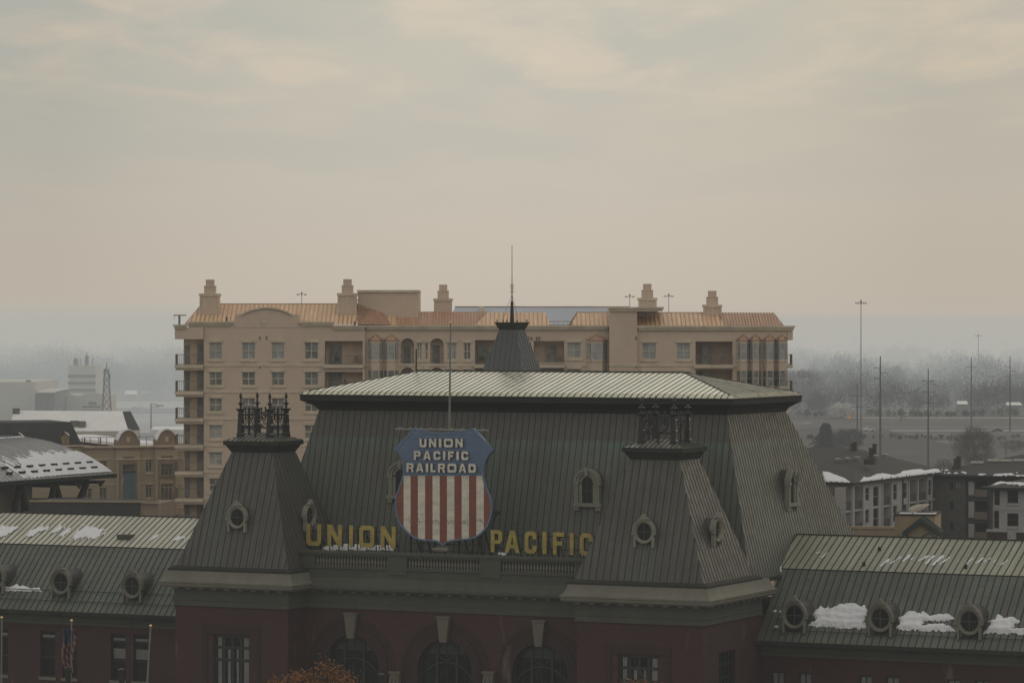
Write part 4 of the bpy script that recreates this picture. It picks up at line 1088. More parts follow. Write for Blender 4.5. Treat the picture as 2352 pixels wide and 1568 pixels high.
# left end: column of corner balconies
g.face([(ax(468), 0, 0), (ax(468), 2.6, 0), (ax(468), 2.6, az(780)), (ax(468), 0, az(780))])
g.box(ax(417), ax(468)-.02, 2.6, 22, 0, az(752))
g.box(ax(402), ax(468)-.02, -.3, 22, az(779), az(752))
g.box(ax(1808)+.02, ax(1820), -.6, 22, az(781), az(752))
# tower block at the right, taller
g.box(ax(1399), ax(1463), -.9, 6, 0, az(712)); g.box(ax(1463)+.02, ax(1515), 3.5, 9, az(752), az(712))
g.box(ax(818), ax(959), 5, 14, az(750), az(671))
g.build('wall', parent=apt)
g = MB().use('stucco_lightened')
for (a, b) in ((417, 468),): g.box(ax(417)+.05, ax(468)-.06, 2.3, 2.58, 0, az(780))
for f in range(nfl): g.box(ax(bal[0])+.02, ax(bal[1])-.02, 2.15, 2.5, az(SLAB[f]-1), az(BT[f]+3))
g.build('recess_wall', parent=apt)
# string courses, cornices, parapets
g = MB().use('stucco_trim')
for f in range(nfl):
    z = az(SLAB[f]+0)
    g.box(ax(468), ax(838), -.08, -.004, z-.1, z+.16)
    g.box(ax(838), ax(1399), .5, .596, z-.1, z+.16); g.box(ax(1463), ax(1808), -.58, -.504, z-.1, z+.16); g.box(ax(1399), ax(1463), -.98, -.904, z-.1, z+.16)
def cornice(a, b, y, pz, y2=None):
    g.box(ax(a), ax(b), y-.35, y+.3, az(pz)-.22, az(pz)); g.box(ax(a)+.15, ax(b)-.15, y-.2, y+.3, az(pz)-.5, az(pz)-.22)
cornice(398, 432, -.3, 745); g.box(ax(398), ax(402), -.5, 22, az(749), az(745))
cornice(432, 536, 0, 738); cornice(688, 768, 0, 738); cornice(764, 840, 0, 747)
cornice(838, 1400, .5, 747); cornice(1463, 1825, -.6, 748); g.box(ax(1808), ax(1825), -.6, 22, az(752), az(748))
cornice(1397, 1524, -.9, 705); g.box(ax(1399), ax(1522), -.9, 9, az(711.9), az(708))
g.box(ax(816), ax(960), 4.8, 14.2, az(671)+.01, az(665))
g.build('cornice', parent=apt)
g = MB().use('stucco')
g.box(ax(433), ax(538), -.02, .5, az(752), az(741)); g.box(ax(688), ax(766), -.02, .5, az(752), az(741))
g.wall(ax(540), ax(686), az(752), az(722), -.05)
N = 16; a_, b_ = ax(553), ax(672)
for k in range(N):
    t0, t1 = k/N, (k+1)/N; zf = lambda t: az(722)+(az(705)-az(722))*math.sin(math.pi*t)**.8
    x0, x1 = a_+(b_-a_)*t0, a_+(b_-a_)*t1
    g.use('stucco'); g.face([(x0, -.05, az(722)), (x1, -.05, az(722)), (x1, -.05, zf(t1)), (x0, -.05, zf(t0))])
    g.use('stucco_trim'); g.face([(x0, -.25, zf(t0)), (x1, -.25, zf(t1)), (x1, 1.2, zf(t1)), (x0, 1.2, zf(t0))]); g.face([(x0, -.25, zf(t0)-.18), (x1, -.25, zf(t1)-.18), (x1, -.25, zf(t1)), (x0, -.25, zf(t0))])
g.use('stucco'); g.face([(ax(686), -.05, az(752)), (ax(686), 2, az(752)), (ax(686), 2, az(722)), (ax(686), -.05, az(722))])
xc, zc = ax(605), az(738)
g.use('stucco_trim')
pr = [(0, .6), (.18, .3), (.4, .2), (.3, 0), (.4, -.2), (.18, -.3), (0, -.6), (-.18, -.3), (-.4, -.2), (-.3, 0), (-.4, .2), (-.18, .3)]
g.face([(xc+a*1.0, -.12, zc+b) for a, b in pr])
for i in range(12):
    a, b = pr[i], pr[(i+1) % 12]; g.face([(xc+a[0], -.12, zc+a[1]), (xc+b[0], -.12, zc+b[1]), (xc+b[0], -.04, zc+b[1]), (xc+a[0], -.04, zc+a[1])])
g.build('parapet', parent=apt)
# windows
rw = random.Random(5)
def aw(a, b, c, d, y, cols=(.5,), rows=(.5,), tr=True):
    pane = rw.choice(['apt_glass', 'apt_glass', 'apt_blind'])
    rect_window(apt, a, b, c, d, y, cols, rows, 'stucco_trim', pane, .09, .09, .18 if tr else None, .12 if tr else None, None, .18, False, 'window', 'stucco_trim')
for f in range(nfl):
    for i, (a, b) in enumerate(wins):
        c, d = az(FL[f]+FH[f]), az(FL[f]); a, b = ax(a), ax(b)
        if f == 0 and i < 3: pane = 'apt_blind'
        elif f == 1 and i == 1: pane = 'curtain'
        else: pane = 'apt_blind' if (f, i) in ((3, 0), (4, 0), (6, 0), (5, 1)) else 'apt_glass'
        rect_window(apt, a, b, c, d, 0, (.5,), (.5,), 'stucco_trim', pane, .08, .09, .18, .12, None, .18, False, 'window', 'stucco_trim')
for f in range(2):
    dy = SLAB[f]-SLAB[0]
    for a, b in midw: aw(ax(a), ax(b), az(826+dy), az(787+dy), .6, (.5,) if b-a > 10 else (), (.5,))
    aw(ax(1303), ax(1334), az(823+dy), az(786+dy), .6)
    for a, b in ((1475, 1506), (1554, 1585)): 
        rect_window(apt, ax(a), ax(b), az(825+dy), az(787+dy+(5 if f else 0)), -.5, (.5,), (.5,), 'stucco_trim', 'apt_blind', .08, .09, .18, .12, None, .18, False, 'window', 'stucco_trim')
# balconies: door glass, railing, slab
def rail(g, a, b, y, z0, z1, step=.22):
    g.bar((a, y, z1), (b, y, z1), .07); g.bar((a, y, z0+.1), (b, y, z0+.1), .05)
    n = max(1, int(abs(b-a)/step))
    for k in range(n+1): x = a+(b-a)*k/n; g.bar((x, y, z0), (x, y, z1), .03)
def raily(g, x, a, b, z0, z1, step=.22):
    g.bar((x, a, z1), (x, b, z1), .07); g.bar((x, a, z0+.1), (x, b, z0+.1), .05)
    n = max(1, int(abs(b-a)/step))
    for k in range(n+1): y = a+(b-a)*k/n; g.bar((x, y, z0), (x, y, z1), .03)
def balcony(a, b, f, y, slabw=.3, door=(.45, .75), deep=2.1):
    z0 = az(SLAB[f]); zt = az(BT[f]+3)
    g = MB().use('stucco_trim'); g.box(a-slabw, b+slabw*.5, y-.45, y+.1, z0-.28, z0+.06)
    g.use('rail'); rail(g, a, b, y-.35, z0+.06, z0+1.15)
    o = g.build('balcony', parent=apt)
    rb_ = random.Random(int(a*10)+f)
    if rb_.random() < .8:
        g = MB(); cx_ = a+(b-a)*rb_.uniform(.55, .85); z_ = z0+.08
        g.box(cx_-.3, cx_+.3, y+.5, y+1.1, z_+.35, z_+.45); g.box(cx_-.3, cx_+.3, y+1.05, y+1.12, z_+.4, z_+1.0)
        for sx in (-.27, .23):
            for sy in (.52, 1.05): g.box(cx_+sx, cx_+sx+.05, y+sy, y+sy+.05, z_, z_+.35)
        g.build('balcony_chair', 'rail', o)
    if rb_.random() < .5:
        g = MB().use('rail'); cx_ = a+(b-a)*rb_.uniform(.05, .95); g.lathe([(.15, 0), (.2, .4)], (cx_, y+.3, z0+.08), 8); g.use('pine'); g.lathe([(.08, .4), (.3, .7), (.2, 1.1), (.03, 1.4)], (cx_, y+.3, z0+.08), 7); g.build('potted_plant', parent=o)
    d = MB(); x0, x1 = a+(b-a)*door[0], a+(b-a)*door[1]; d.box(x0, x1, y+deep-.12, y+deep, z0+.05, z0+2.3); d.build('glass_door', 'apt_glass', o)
    return o
for f in range(nfl): balcony(ax(bal[0]), ax(bal[1]), f, 0, .2, (.1, .42))
for f in range(2): balcony(ax(1597), ax(1682), f, -.5, .2, (.2, .42)); balcony(ax(1226), ax(1296), f, .5, .1, (.45, .7), 1.7)
for f in range(2): balcony(ax(1091), ax(1150), f, .5, .1, (.1, .5), 1.8)
for f in range(3):
    for a, b, c, d in loggia:
        dy = SLAB[f]-SLAB[0]
        g = MB().use('rail'); rail(g, ax(a), ax(b), .7, az(d+dy), az(d+dy)+1.15, .2); g.use('stucco_lightened'); g.box(ax(a), ax(b), 2.0, 2.3, az(d+dy), az(c+dy)); 
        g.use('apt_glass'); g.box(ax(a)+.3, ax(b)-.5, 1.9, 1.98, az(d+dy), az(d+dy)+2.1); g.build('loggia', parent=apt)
for f in range(nfl):     # corner balconies at the left end
    z0 = az(SLAB[f])
    g = MB().use('stucco_trim'); g.box(ax(402), ax(468)-.03, -.5, 2.3, z0-.3, z0+.08)
    g.use('stucco'); g.box(ax(404), ax(468)-.05, -.3, 2.2, z0-.55, z0-.3)
    g.use('rail'); rail(g, ax(404), ax(466), -.4, z0+.08, z0+1.25); raily(g, ax(404), -.4, 2.3, z0+.08, z0+1.25)
    o = g.build('balcony', parent=apt)
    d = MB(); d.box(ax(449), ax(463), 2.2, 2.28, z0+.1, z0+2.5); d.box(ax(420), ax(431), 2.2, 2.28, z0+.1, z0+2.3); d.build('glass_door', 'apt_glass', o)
for f in range(2):
    z0 = az(SLAB[f]); g = MB().use('stucco_trim'); g.box(ax(1808)+.02, ax(1820), -.5, 3, z0-.3, z0+.08); g.use('rail'); rail(g, ax(1808)+.05, ax(1819), -.4, z0+.08, z0+1.25); raily(g, ax(1819), -.4, 3, z0+.08, z0+1.25); g.build('balcony', parent=apt)
# bay windows
def bay(a, b, y, zs, roof, wide=.9):
    a, b = ax(a), ax(b); m = (a+b)/2; q = (b-a)*.24; dp = .9
    P = [(a, y), (a+q, y-dp), (b-q, y-dp), (b, y)]
    g = MB().use('stucco')
    zb = az(880) if roof else 0
    G2 = [MB() for _ in zs]
    for i in range(3):
        p, r = P[i], P[i+1]
        def seg(z0, z1, o=0, t0=0, t1=1, gg=g):
            nx, ny = (r[1]-p[1]), -(r[0]-p[0]); L = math.hypot(nx, ny); nx, ny = nx/L*o, ny/L*o
            A = (p[0]+(r[0]-p[0])*t0+nx, p[1]+(r[1]-p[1])*t0+ny); B = (p[0]+(r[0]-p[0])*t1+nx, p[1]+(r[1]-p[1])*t1+ny)
            gg.face([(A[0], A[1], z0), (B[0], B[1], z0), (B[0], B[1], z1), (A[0], A[1], z1)])
        lastz = 12.0
        for kz, (z0, z1) in list(enumerate(zs))[::-1]:
            seg(lastz, z0); lastz = z1
            seg(z0, z1, 0, 0, .16); seg(z0, z1, 0, .84, 1); seg(z0, z1, .06, .12, .88, G2[kz])
            g.use('stucco_trim'); seg(z0-.25, z0, .08); seg((z0+z1)/2-.04, (z0+z1)/2+.04, .12, .12, .88); g.use('stucco')
        seg(lastz, az(781))
    o = g.build('bay_window', parent=apt); [g2.build('pane', 'apt_blind' if k_ == 0 else 'apt_glass', o) for k_, g2 in enumerate(G2)]  # top panes paler in colour to offset the dark angled sides
    g = MB().use('copper_shaded'); top = (m, y-.1, az(768))
    Q = [(a-.1, y-.0, az(781)), (a+q-.1, y-dp-.15, az(781)), (b-q+.1, y-dp-.15, az(781)), (b+.1, y, az(781))]
    for i in range(3): g.slope([Q[i], Q[i+1], top], .3, (.04, .04))
    g.build('bay_roof', parent=o)
zs = [(az(825), az(788)), (az(886), az(851))]
for a, b, y in ((846, 879, .6), (882, 915, .6), (1347, 1395, .6), (1692, 1720, -.5), (1721, 1747, -.5), (1752, 1781, -.5), (1782, 1808, -.5)): bay(a, b, y, zs, True)
# copper roofs
def croof(pts, mat='copper', sp=.5, back=True):
    g = MB().use(mat); g.slope(pts, sp, (.05, .06))
    return g
def hiproof(bl, br, tl, tr, zb, zt, y0, dep, mats=('copper', 'copper_shaded'), name='copper_roof'):
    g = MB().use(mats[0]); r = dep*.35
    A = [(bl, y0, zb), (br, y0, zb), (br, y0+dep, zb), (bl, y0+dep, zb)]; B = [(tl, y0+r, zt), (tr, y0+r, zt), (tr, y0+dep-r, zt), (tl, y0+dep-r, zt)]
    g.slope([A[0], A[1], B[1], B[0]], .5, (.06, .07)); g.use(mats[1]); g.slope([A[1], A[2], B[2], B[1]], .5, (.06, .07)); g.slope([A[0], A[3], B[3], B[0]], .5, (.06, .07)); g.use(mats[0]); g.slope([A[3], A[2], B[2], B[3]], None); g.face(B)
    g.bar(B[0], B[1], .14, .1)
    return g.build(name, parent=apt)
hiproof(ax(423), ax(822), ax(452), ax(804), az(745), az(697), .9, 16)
g = MB().use('copper_shaded')   # return wing of the left roof
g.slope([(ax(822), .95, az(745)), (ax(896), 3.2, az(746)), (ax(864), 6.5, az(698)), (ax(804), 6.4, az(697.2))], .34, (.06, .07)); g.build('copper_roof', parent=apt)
g = MB().use('copper')
g.slope([(ax(1090), 1.2, az(748)), (ax(1267), 1.2, az(748)), (ax(1252), 5.5, az(717)), (ax(1118), 5.5, az(717))], .5, (.06, .07))
g.slope([(ax(880), 3.0, az(748)), (ax(911), 3.0, az(748)), (ax(905), 6.0, az(715)), (ax(876), 6.0, az(715))], .5, (.06, .07))
g.use('copper_shaded'); g.slope([(ax(911), 2.9, az(748)), (ax(1090), 2.9, az(748)), (ax(1118), 6.6, az(716)), (ax(905), 6.6, az(714.5))], .34, (.06, .07))
g.box(ax(880), ax(1250), 6.7, 14, az(748), az(717)); g.build('copper_roof', parent=apt)
hiproof(ax(1311), ax(1462), ax(1329), ax(1462), az(747), az(717), 1.2, 12)
hiproof(ax(1463), ax(1662), ax(1466), ax(1655), az(748), az(717.5), -.2, 14)
g = MB().use('copper_shaded'); g.slope([(ax(1662), -.2, az(748)), (ax(1800), -.2, az(748)), (ax(1784), 4.6, az(718)), (ax(1655), 4.6, az(717.4))], .34, (.06, .07))
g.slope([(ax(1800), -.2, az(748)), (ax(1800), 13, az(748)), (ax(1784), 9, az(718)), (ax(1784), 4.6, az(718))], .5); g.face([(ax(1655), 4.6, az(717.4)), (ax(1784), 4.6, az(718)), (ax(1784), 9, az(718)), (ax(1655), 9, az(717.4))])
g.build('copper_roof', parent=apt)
g = MB().use('slateblue'); g.slope([(ax(1020), 20, az(752)), (ax(1480), 20, az(752)), (ax(1480), 34, az(702)), (ax(1034), 34, az(702))], None)
g.use('copper'); g.bar((ax(1034), 34, az(701)), (ax(1470), 34, az(701)), .25, .12); g.build('rear_roof', parent=apt)
g = MB().use('stucco_trim'); g.box(ax(1095), ax(1107), 30, 32, az(722), az(700)); g.build('roof_vent', parent=apt)
# chimneys in three tiers
for (c, wd, t, bt, y) in ((475, 45, 641, 697, 4.5), (794, 44, 640, 697, 4.5), (1015, 42, 652, 714, 7.5), (1490, 42, 651, 706, 4.2), (1641, 41, 667, 717, 4.5)):
    g = MB().use('stucco'); h = bt-t; m = ax(c); w1, w2, w3 = wd/40*.96, 26/40, 19/40
    zt = az(t); z1 = zt-.72; z2_ = zt-1.62; zb = az(bt)-1.5
    g.box(m-w1, m+w1, y-w1, y+w1, zb, z2_-.3); g.box(m-w2, m+w2, y-w2, y+w2, z2_, z1); g.box(m-w3, m+w3, y-w3, y+w3, z1, zt)
    g.use('stucco_trim'); g.box(m-w1-.12, m+w1+.12, y-w1-.12, y+w1+.12, z2_-.3, z2_); g.box(m-.12, m+.12, y-w1-.06, y-w1, zb, z2_-.3)
    g.box(m-w1-.05, m-w1+.15, y-w1-.06, y-w1, zb, z2_-.3); g.box(m+w1-.15, m+w1+.05, y-w1-.06, y-w1, zb, z2_-.3)
    g.box(m-w2-.05, m+w2+.05, y-w2-.05, y+w2+.05, z1-.08, z1+.004); g.build('chimney', parent=apt)
# small roof things
g = MB().use('rail'); g.tube([(ax(412), 0, az(745)), (ax(412), 0, az(724))], .12, 6); g.bar((ax(399), 0, az(724)), (ax(428), 0, az(724)), .12); g.bar((ax(400), 0, az(724)), (ax(400), 0, az(733)), .04); g.build('roof_davit', parent=apt)
g = MB().use('rail')
for px_, py_ in ((597, 776), (612, 776), (597, 842), (1214, 777), (1221, 777), (1233, 777), (1239, 777), (1460, 776), (1460, 841)): g.box(ax(px_)-.08, ax(px_)+.08, (.5 if 1200 < px_ < 1300 else -.95 if px_ > 1400 and px_ < 1462 else -.05), .62, az(py_)-.2, az(py_)+.2)
g.build('wall_vent', parent=apt)
g = MB().use('rail'); rail(g, ax(1262), ax(1315), .8, az(748), az(748)+.5, .5); g.build('roof_railing', parent=apt)
g = MB().use('rail'); g.tube([(ax(520), .3, az(738)), (ax(520), .3, az(727))], .12, 6); g.tube([(ax(814), -.2, az(747)), (ax(816), -.2, az(738))], .12, 6); g.build('roof_pipe', parent=apt)

# ================================================================== OCHRE ANNEX, left of it
AN = Fr((188-CX)/FPX*428, 428, R(22))
ann = thing('ochre_building', 'ochre apartment block with two round-topped parapets and a snowy roof terrace', 'apartment building', AN.mat())
k5 = lambda zx, zy: (zx*.18555, 918.7+.18555*zy)
def an(zx, zy, y=0.0): return AN.on(*k5(zx, zy), y)
x_end = AN.on(432, 1020)[0]; x_beg = an(380, 900)[0]
ztop = an(1215, 590)[1]
hs = []; aw_ = []
for a, b, c, d in ((1805, 1890, 722, 890), (1805, 1890, 1045, 1210), (1235, 1325, 755, 890), (1235, 1325, 1085, 1240), (1045, 1140, 1095, 1240), (668, 800, 1150, 1240), (412, 460, 1125, 1240), (925, 965, 1100, 1240), (1505, 1650, 700, 900), (1505, 1650, 1040, 1240), (1980, 2130, 690, 935), (1980, 2130, 1030, 1240)):
    x0, z0 = an(a, d); x1, _ = an(b, d); _, z1 = an(a, c)
    if x1 < x_end: hs.append((x0, x1, z0, z1, 0, .5)); aw_.append((x0, x1, z0, z1, b-a))
g = MB().use('annex'); g.wall(x_beg, x_end, 0, ztop, 0, hs, .5)
g.box(x_beg, x_end, 1.2, 46, 0, ztop-.6)
# projecting brown bays under the gables
g.use('annex')
zg = an(1580, 480)[1]
bays = []
for a, b in ((1425, 1720), (1910, 2190)):
    xa, xb = an(a, 700)[0], an(b, 700)[0]; bays.append((xa, xb))
    hh = [h for h in hs if xa < h[0] and h[1] < xb]
    g.wall(xa, xb, 0, ztop, -.5, hh, .5); g.face([(xa, -.5, 0), (xa, 0, 0), (xa, 0, ztop), (xa, -.5, ztop)]); g.face([(xb, -.5, 0), (xb, 0, 0), (xb, 0, ztop), (xb, -.5, ztop)])
g.build('wall', parent=ann)
for xa, xb in bays:
    g = MB(); zb_ = ztop+.2; N = 16; r = (xb-xa)/2; cx_ = (xa+xb)/2
    zf = lambda t: zb_+.75+1.3*math.sqrt(max(0, 1-((t-.5)/.4)**2))**1.1
    for k in range(N):
        t0, t1 = k/N, (k+1)/N; x0, x1 = xa+(xb-xa)*t0, xa+(xb-xa)*t1
        g.use('gable_tan'); g.face([(x0, -.55, zb_-.5), (x1, -.55, zb_-.5), (x1, -.55, zf(t1)), (x0, -.55, zf(t0))]); g.face([(x0, .6, zb_-.5), (x1, .6, zb_-.5), (x1, .6, zf(t1)), (x0, .6, zf(t0))])
        g.use('snow'); g.face([(x0, -.7, zf(t0)+.03), (x1, -.7, zf(t1)+.03), (x1, .8, zf(t1)+.1), (x0, .8, zf(t0)+.1)]); g.face([(x0, -.7, zf(t0)-.14), (x1, -.7, zf(t1)-.14), (x1, -.7, zf(t1)+.03), (x0, -.7, zf(t0)+.03)])
    g.use('gable_tan'); g.face([(xa, -.55, zb_-.5), (xa, .6, zb_-.5), (xa, .6, zf(0)), (xa, -.55, zf(0))]); g.face([(xb, -.55, zb_-.5), (xb, .6, zb_-.5), (xb, .6, zf(1)), (xb, -.55, zf(1))])
    g.use('stucco_trim'); g.lathe([(.01, -.02), (.3, -.02), (.3, .02), (.01, .02)], (cx_, -.58, zb_+1.0), 8) if False else g.box(cx_-.2, cx_+.2, -.6, -.55, zb_+.5, zb_+1.1)
    g.build('arched_parapet', parent=ann)
g = MB().use('stucco_trim')
g.box(x_beg, x_end, -.35, .1, ztop, ztop+.22)
for xa, xb in bays: g.box(xa-.1, xb+.1, -.75, -.5, ztop, ztop+.24); g.box(xa, xb, -.6, -.5, ztop-1.5, ztop-1.3)
for z_ in (ztop-1.5, ztop-4.6, ztop-7.6): g.box(x_beg, x_end, -.07, -.004, z_, z_+.16)
g.use('annex_brown')
for xa, xb in bays: g.box(xa+.4, xb-.4, -.6, -.505, ztop-2.1, ztop-1.6); g.box(xa+.35, xa+.55, -.6, -.505, 10, ztop-2.1); g.box(xb-.55, xb-.35, -.6, -.505, 10, ztop-2.1)
g.build('cornice', parent=ann)
for (a, b, c, d, wd) in aw_:
    big = wd > 120
    inb = any(xa < a and b < xb for xa, xb in bays)
    rect_window(ann, a, b, c, d, -.5 if inb else 0, (.35, .65) if big else (.5,), (.8,), 'stucco_trim', 'apt_glass', .08, .07, .12, None, None, .3, False, 'window', 'stucco_trim')
    if big:
        g = MB().use('rail'); y_ = (-.5 if inb else 0)-.2
        g.bar((a, y_, c+1.1), (b, y_, c+1.1), .06); g.box(a-.1, b+.1, y_-.1, y_+.2, c-.2, c)
        for k in range(12): x = a+(b-a)*k/11; g.bar((x, y_, c), (x, y_, c+1.1), .03)
        g.build('balcony', parent=ann)
g = MB().use('rail')
xr = an(1018, 560)[0]
for (a, b) in ((xr, bays[0][0]), (bays[0][1], bays[1][0]), (bays[1][1], x_end)):
    n = int((b-a)/.9)
    g.bar((a, .1, ztop+1.3), (b, .1, ztop+1.3), .06); g.bar((a, .1, ztop+.4), (b, .1, ztop+.4), .05)
    for k in range(n+1): x = a+(b-a)*k/max(1, n); g.bar((x, .1, ztop+.2), (x, .1, ztop+1.3), .06)
    for k in range(int((b-a)/2)): x = a+.7+2*k; g.bar((x, 1.5, ztop+.2), (x, 1.5, ztop+1.2), .14)
g.build('terrace_railing', parent=ann)
g = MB().use('snow'); g.box(x_beg+14, x_end, .4, 45, ztop-.2, ztop+.2); tag(g.build('terrace_snow', matrix=AN.mat()), 'flat snow cover on the terrace behind the round-topped parapets', 'snow', kind='stuff')
# black mansard with two little dormers on the annex
mb_ = MB().use('black_roof')
def pt(zx, zy, y): x, z = an(zx, zy, y); return (x, y, z)
xm0, zm0 = an(-120, 530, -.6); xm1, _ = an(1015, 550, -.6); zmb = an(1015, 552, -.6)[1]; xm2, zmt = an(880, 280, 2.2); xm3 = an(40, 280, 2.2)[0]; 
mb_.loft([(xm0+1.5, xm1, -.6, 16, zmb), (xm3, xm2, 2.2, 13, zmt+.1)], None, top=True)
mm = mb_.build('black_mansard', parent=ann)
g = MB().use('stucco_trim'); g.box(xm0+1.4, xm1+.15, -.8, 16, zmb-.2, zmb-.01); g.use('annex'); g.box(xm0+1.5, xm1, -.5, 16, ztop-6, zmb-.2); g.build('mansard_cornice', parent=ann)
for zx in (238, 810):
    x, z = an(zx, 525, -.3); g = MB().use('tan'); g.box(x-.45, x+.45, -.5, 1.6, zmb, zmb+1.0)
    g.face([(x-.45, -.5, zmb+1.0), (x+.45, -.5, zmb+1.0), (x+.25, -.5, zmb+1.3), (x, -.5, zmb+1.45), (x-.25, -.5, zmb+1.3)]); 
    g.use('snow'); g.face([(x-.05, -.6, zmb+1.5), (x+.5, -.6, zmb+1.1), (x+.9, 1.8, zmb+1.4), (x+.2, 1.8, zmb+1.7)]); g.use('annex_brown'); g.box(x-.15, x+.15, -.56, -.5, zmb+.3, zmb+.9)
    g.build('dormer', parent=ann)

# ================================================================== WHITE-ROOFED BLOCK BEHIND
WR = Fr((75-CX)/FPX*505, 505, R(4))
wrb = thing('snow_roofed_building', 'long building with a snow-white pitched roof and one dark bare end slope', 'building', WR.mat())
def wrp(zx, zy, y): x, z = WR.on(*k5(zx, zy), y); return Vector((x, y, z))
g = MB().use('snowroof')
A = wrp(100, 360, 0); B = wrp(1590, 405, 0); C = wrp(1515, 160, 6); D = wrp(170, 122, 6)
A.z = B.z = (A.z+B.z)/2; C.z = D.z = (C.z+D.z)/2
g.slope([A, B, C, D], None); E_ = wrp(1735, 388, 5.5); F_ = wrp(1615, 158, 8); E_.z = B.z; F_.z = C.z
g.use('black_roof'); g.face([B, E_, F_, C]); g.use('snowroof'); g.face([D, C, F_, (D.x, 12, D.z)]); g.face([A, D, (D.x, 12, D.z), (A.x, 16, A.z)])
g.build('roof', parent=wrb)
g = MB().use('paleblock'); g.face([(A.x, 0, 0), (B.x, 0, 0), B, A]); g.face([(B.x, 0, 0), (E_.x, 5.5, 0), E_, B]); g.build('wall', parent=wrb)
for zx, zy in ((930, 322), (1018, 328), (200, 168)):
    p = wrp(zx, zy, 2.0); g = MB().use('greyblock'); g.box(p.x-.6, p.x+.6, -1.0+2, 3.5, p.z-.8, p.z+.75) if False else None
    t = (p.z-A.z)/(C.z-A.z); y = 6*t; p = wrp(zx, zy, y); g.box(p.x-(.75 if zx > 900 and zx < 1000 else .5), p.x+.5, y-.3, y+1.0, p.z-1.0, p.z+.8); g.build('roof_window', parent=wrb)
p = wrp(1880, 380, 10)
g = MB().use('snowroof'); q = wrp(2400, 420, 4); x0 = p.x; g.box(x0, q.x, 4, 20, 0, wrp(1880, 345, 12).z)
tag(g.build('low_snowy_roof', matrix=WR.mat()), 'low flat-roofed building under snow behind the right-hand round parapet', 'building')

# ================================================================== BARREL-ROOFED HALL
VT = Fr(0, 0, -ALPHA)
tip = at(261.6, 1087, 398)
VT = Fr(tip.x, tip.y, -ALPHA)      # origin = far tip; x along -> right/near, y -> far
hall = thing('barrel_roofed_hall', 'grey barrel-vaulted metal hall roof on slanting dark struts, partly under snow', 'hall', VT.mat())
zt = tip.z; Rn = 14.0; rise = 4.1; rad = (Rn*Rn+rise*rise)/(2*rise)
def vz(x):   # x from 0 (eave) to -2*Rn
    d = x+Rn; return zt-rad+rise+math.sqrt(rad*rad-d*d)-.0
g = MB().use('vault'); NS = 30; yn = -34
for k in range(NS):
    x0, x1 = -2*Rn*k/NS, -2*Rn*(k+1)/NS
    s0, s1 = 2*Rn*k/NS*1.03, 2*Rn*(k+1)/NS*1.03
    g.face([(x0, yn, vz(x0)), (x0, 0, vz(x0)), (x1, 0, vz(x1)), (x1, yn, vz(x1))], [(yn, s0), (0, s0), (0, s1), (yn, s1)])
yy = yn
while yy < -.1:
    for k in range(NS):
        x0, x1 = -2*Rn*k/NS, -2*Rn*(k+1)/NS
        g.face([(x0, yy, vz(x0)+.0), (x0, yy, vz(x0)+.05), (x1, yy, vz(x1)+.05), (x1, yy, vz(x1))]); g.face([(x0, yy, vz(x0)+.05), (x0, yy+.07, vz(x0)+.05), (x1, yy+.07, vz(x1)+.05), (x1, yy, vz(x1)+.05)])
        g.face([(x0, yy+.07, vz(x0)), (x0, yy+.07, vz(x0)+.05), (x1, yy+.07, vz(x1)+.05), (x1, yy+.07, vz(x1))])
    yy += .8
g.build('vaulted_roof', parent=hall)
g = MB().use('darkmetal')
g.box(-.3, .25, yn, .3, zt-.45, zt-.05)
for k in range(NS):
    x0, x1 = -2*Rn*k/NS, -2*Rn*(k+1)/NS; g.face([(x0, .02, vz(x0)-.6), (x1, .02, vz(x1)-.6), (x1, .02, vz(x1)), (x0, .02, vz(x0))])
for y in (-2.5, -7, -12): g.face([(-.2, y-1.1, zt-.7), (-.2, y+1.1, zt-.7), (-.2, y, zt-1.5)]); g.box(-8, -.1, y-.12, y+.12, zt-1.1, zt-.7)
g.build('eave_beam', parent=hall)
zbm = at(200, 1152, 392).z
for y0, lean in ((-17.5, 0), (-10.5, 0), (-4.3, 1)):
    g = MB().use('darkmetal')
    if lean: g.bar((-1.2, y0+.6, zt-.7), (-1.2, y0-1.6, zbm-.5), .55, .5)
    else:
        g.bar((-1.2, y0+.1, zt-.7), (-1.2, y0-1.1, zbm-.5), .55, .5); g.bar((-1.2, y0+.1, zt-.7), (-1.2, y0+1.5, zbm-.5), .55, .5)
    g.build('strut', parent=hall)
g = MB().use('wallgrey'); yw = VT.onx(74, 1130, -2.5)[0]
g.box(-26, -2.5, yw-16, yw, 0, zt+.6); g.use('darkmetal'); yq = VT.onx(50, 1130, -2.5)[0]; g.box(-2.5, -2.3, yq-.12, yq+.12, 0, zt-.6); g.build('wall', parent=hall)
# snow guards: two rows of dark cleats, one object per row is pattern of the roof
for row, xr_ in ((0, -2.0), (1, -1.0)):
    for k in range(8):
        g = MB().use('darkmetal'); y = -2.0-2.45*k-row*.6; g.box(xr_-.08, xr_+.08, y-.6, y+.6, vz(xr_)+.05, vz(xr_)+.3); g.build('snow_guard', parent=hall)
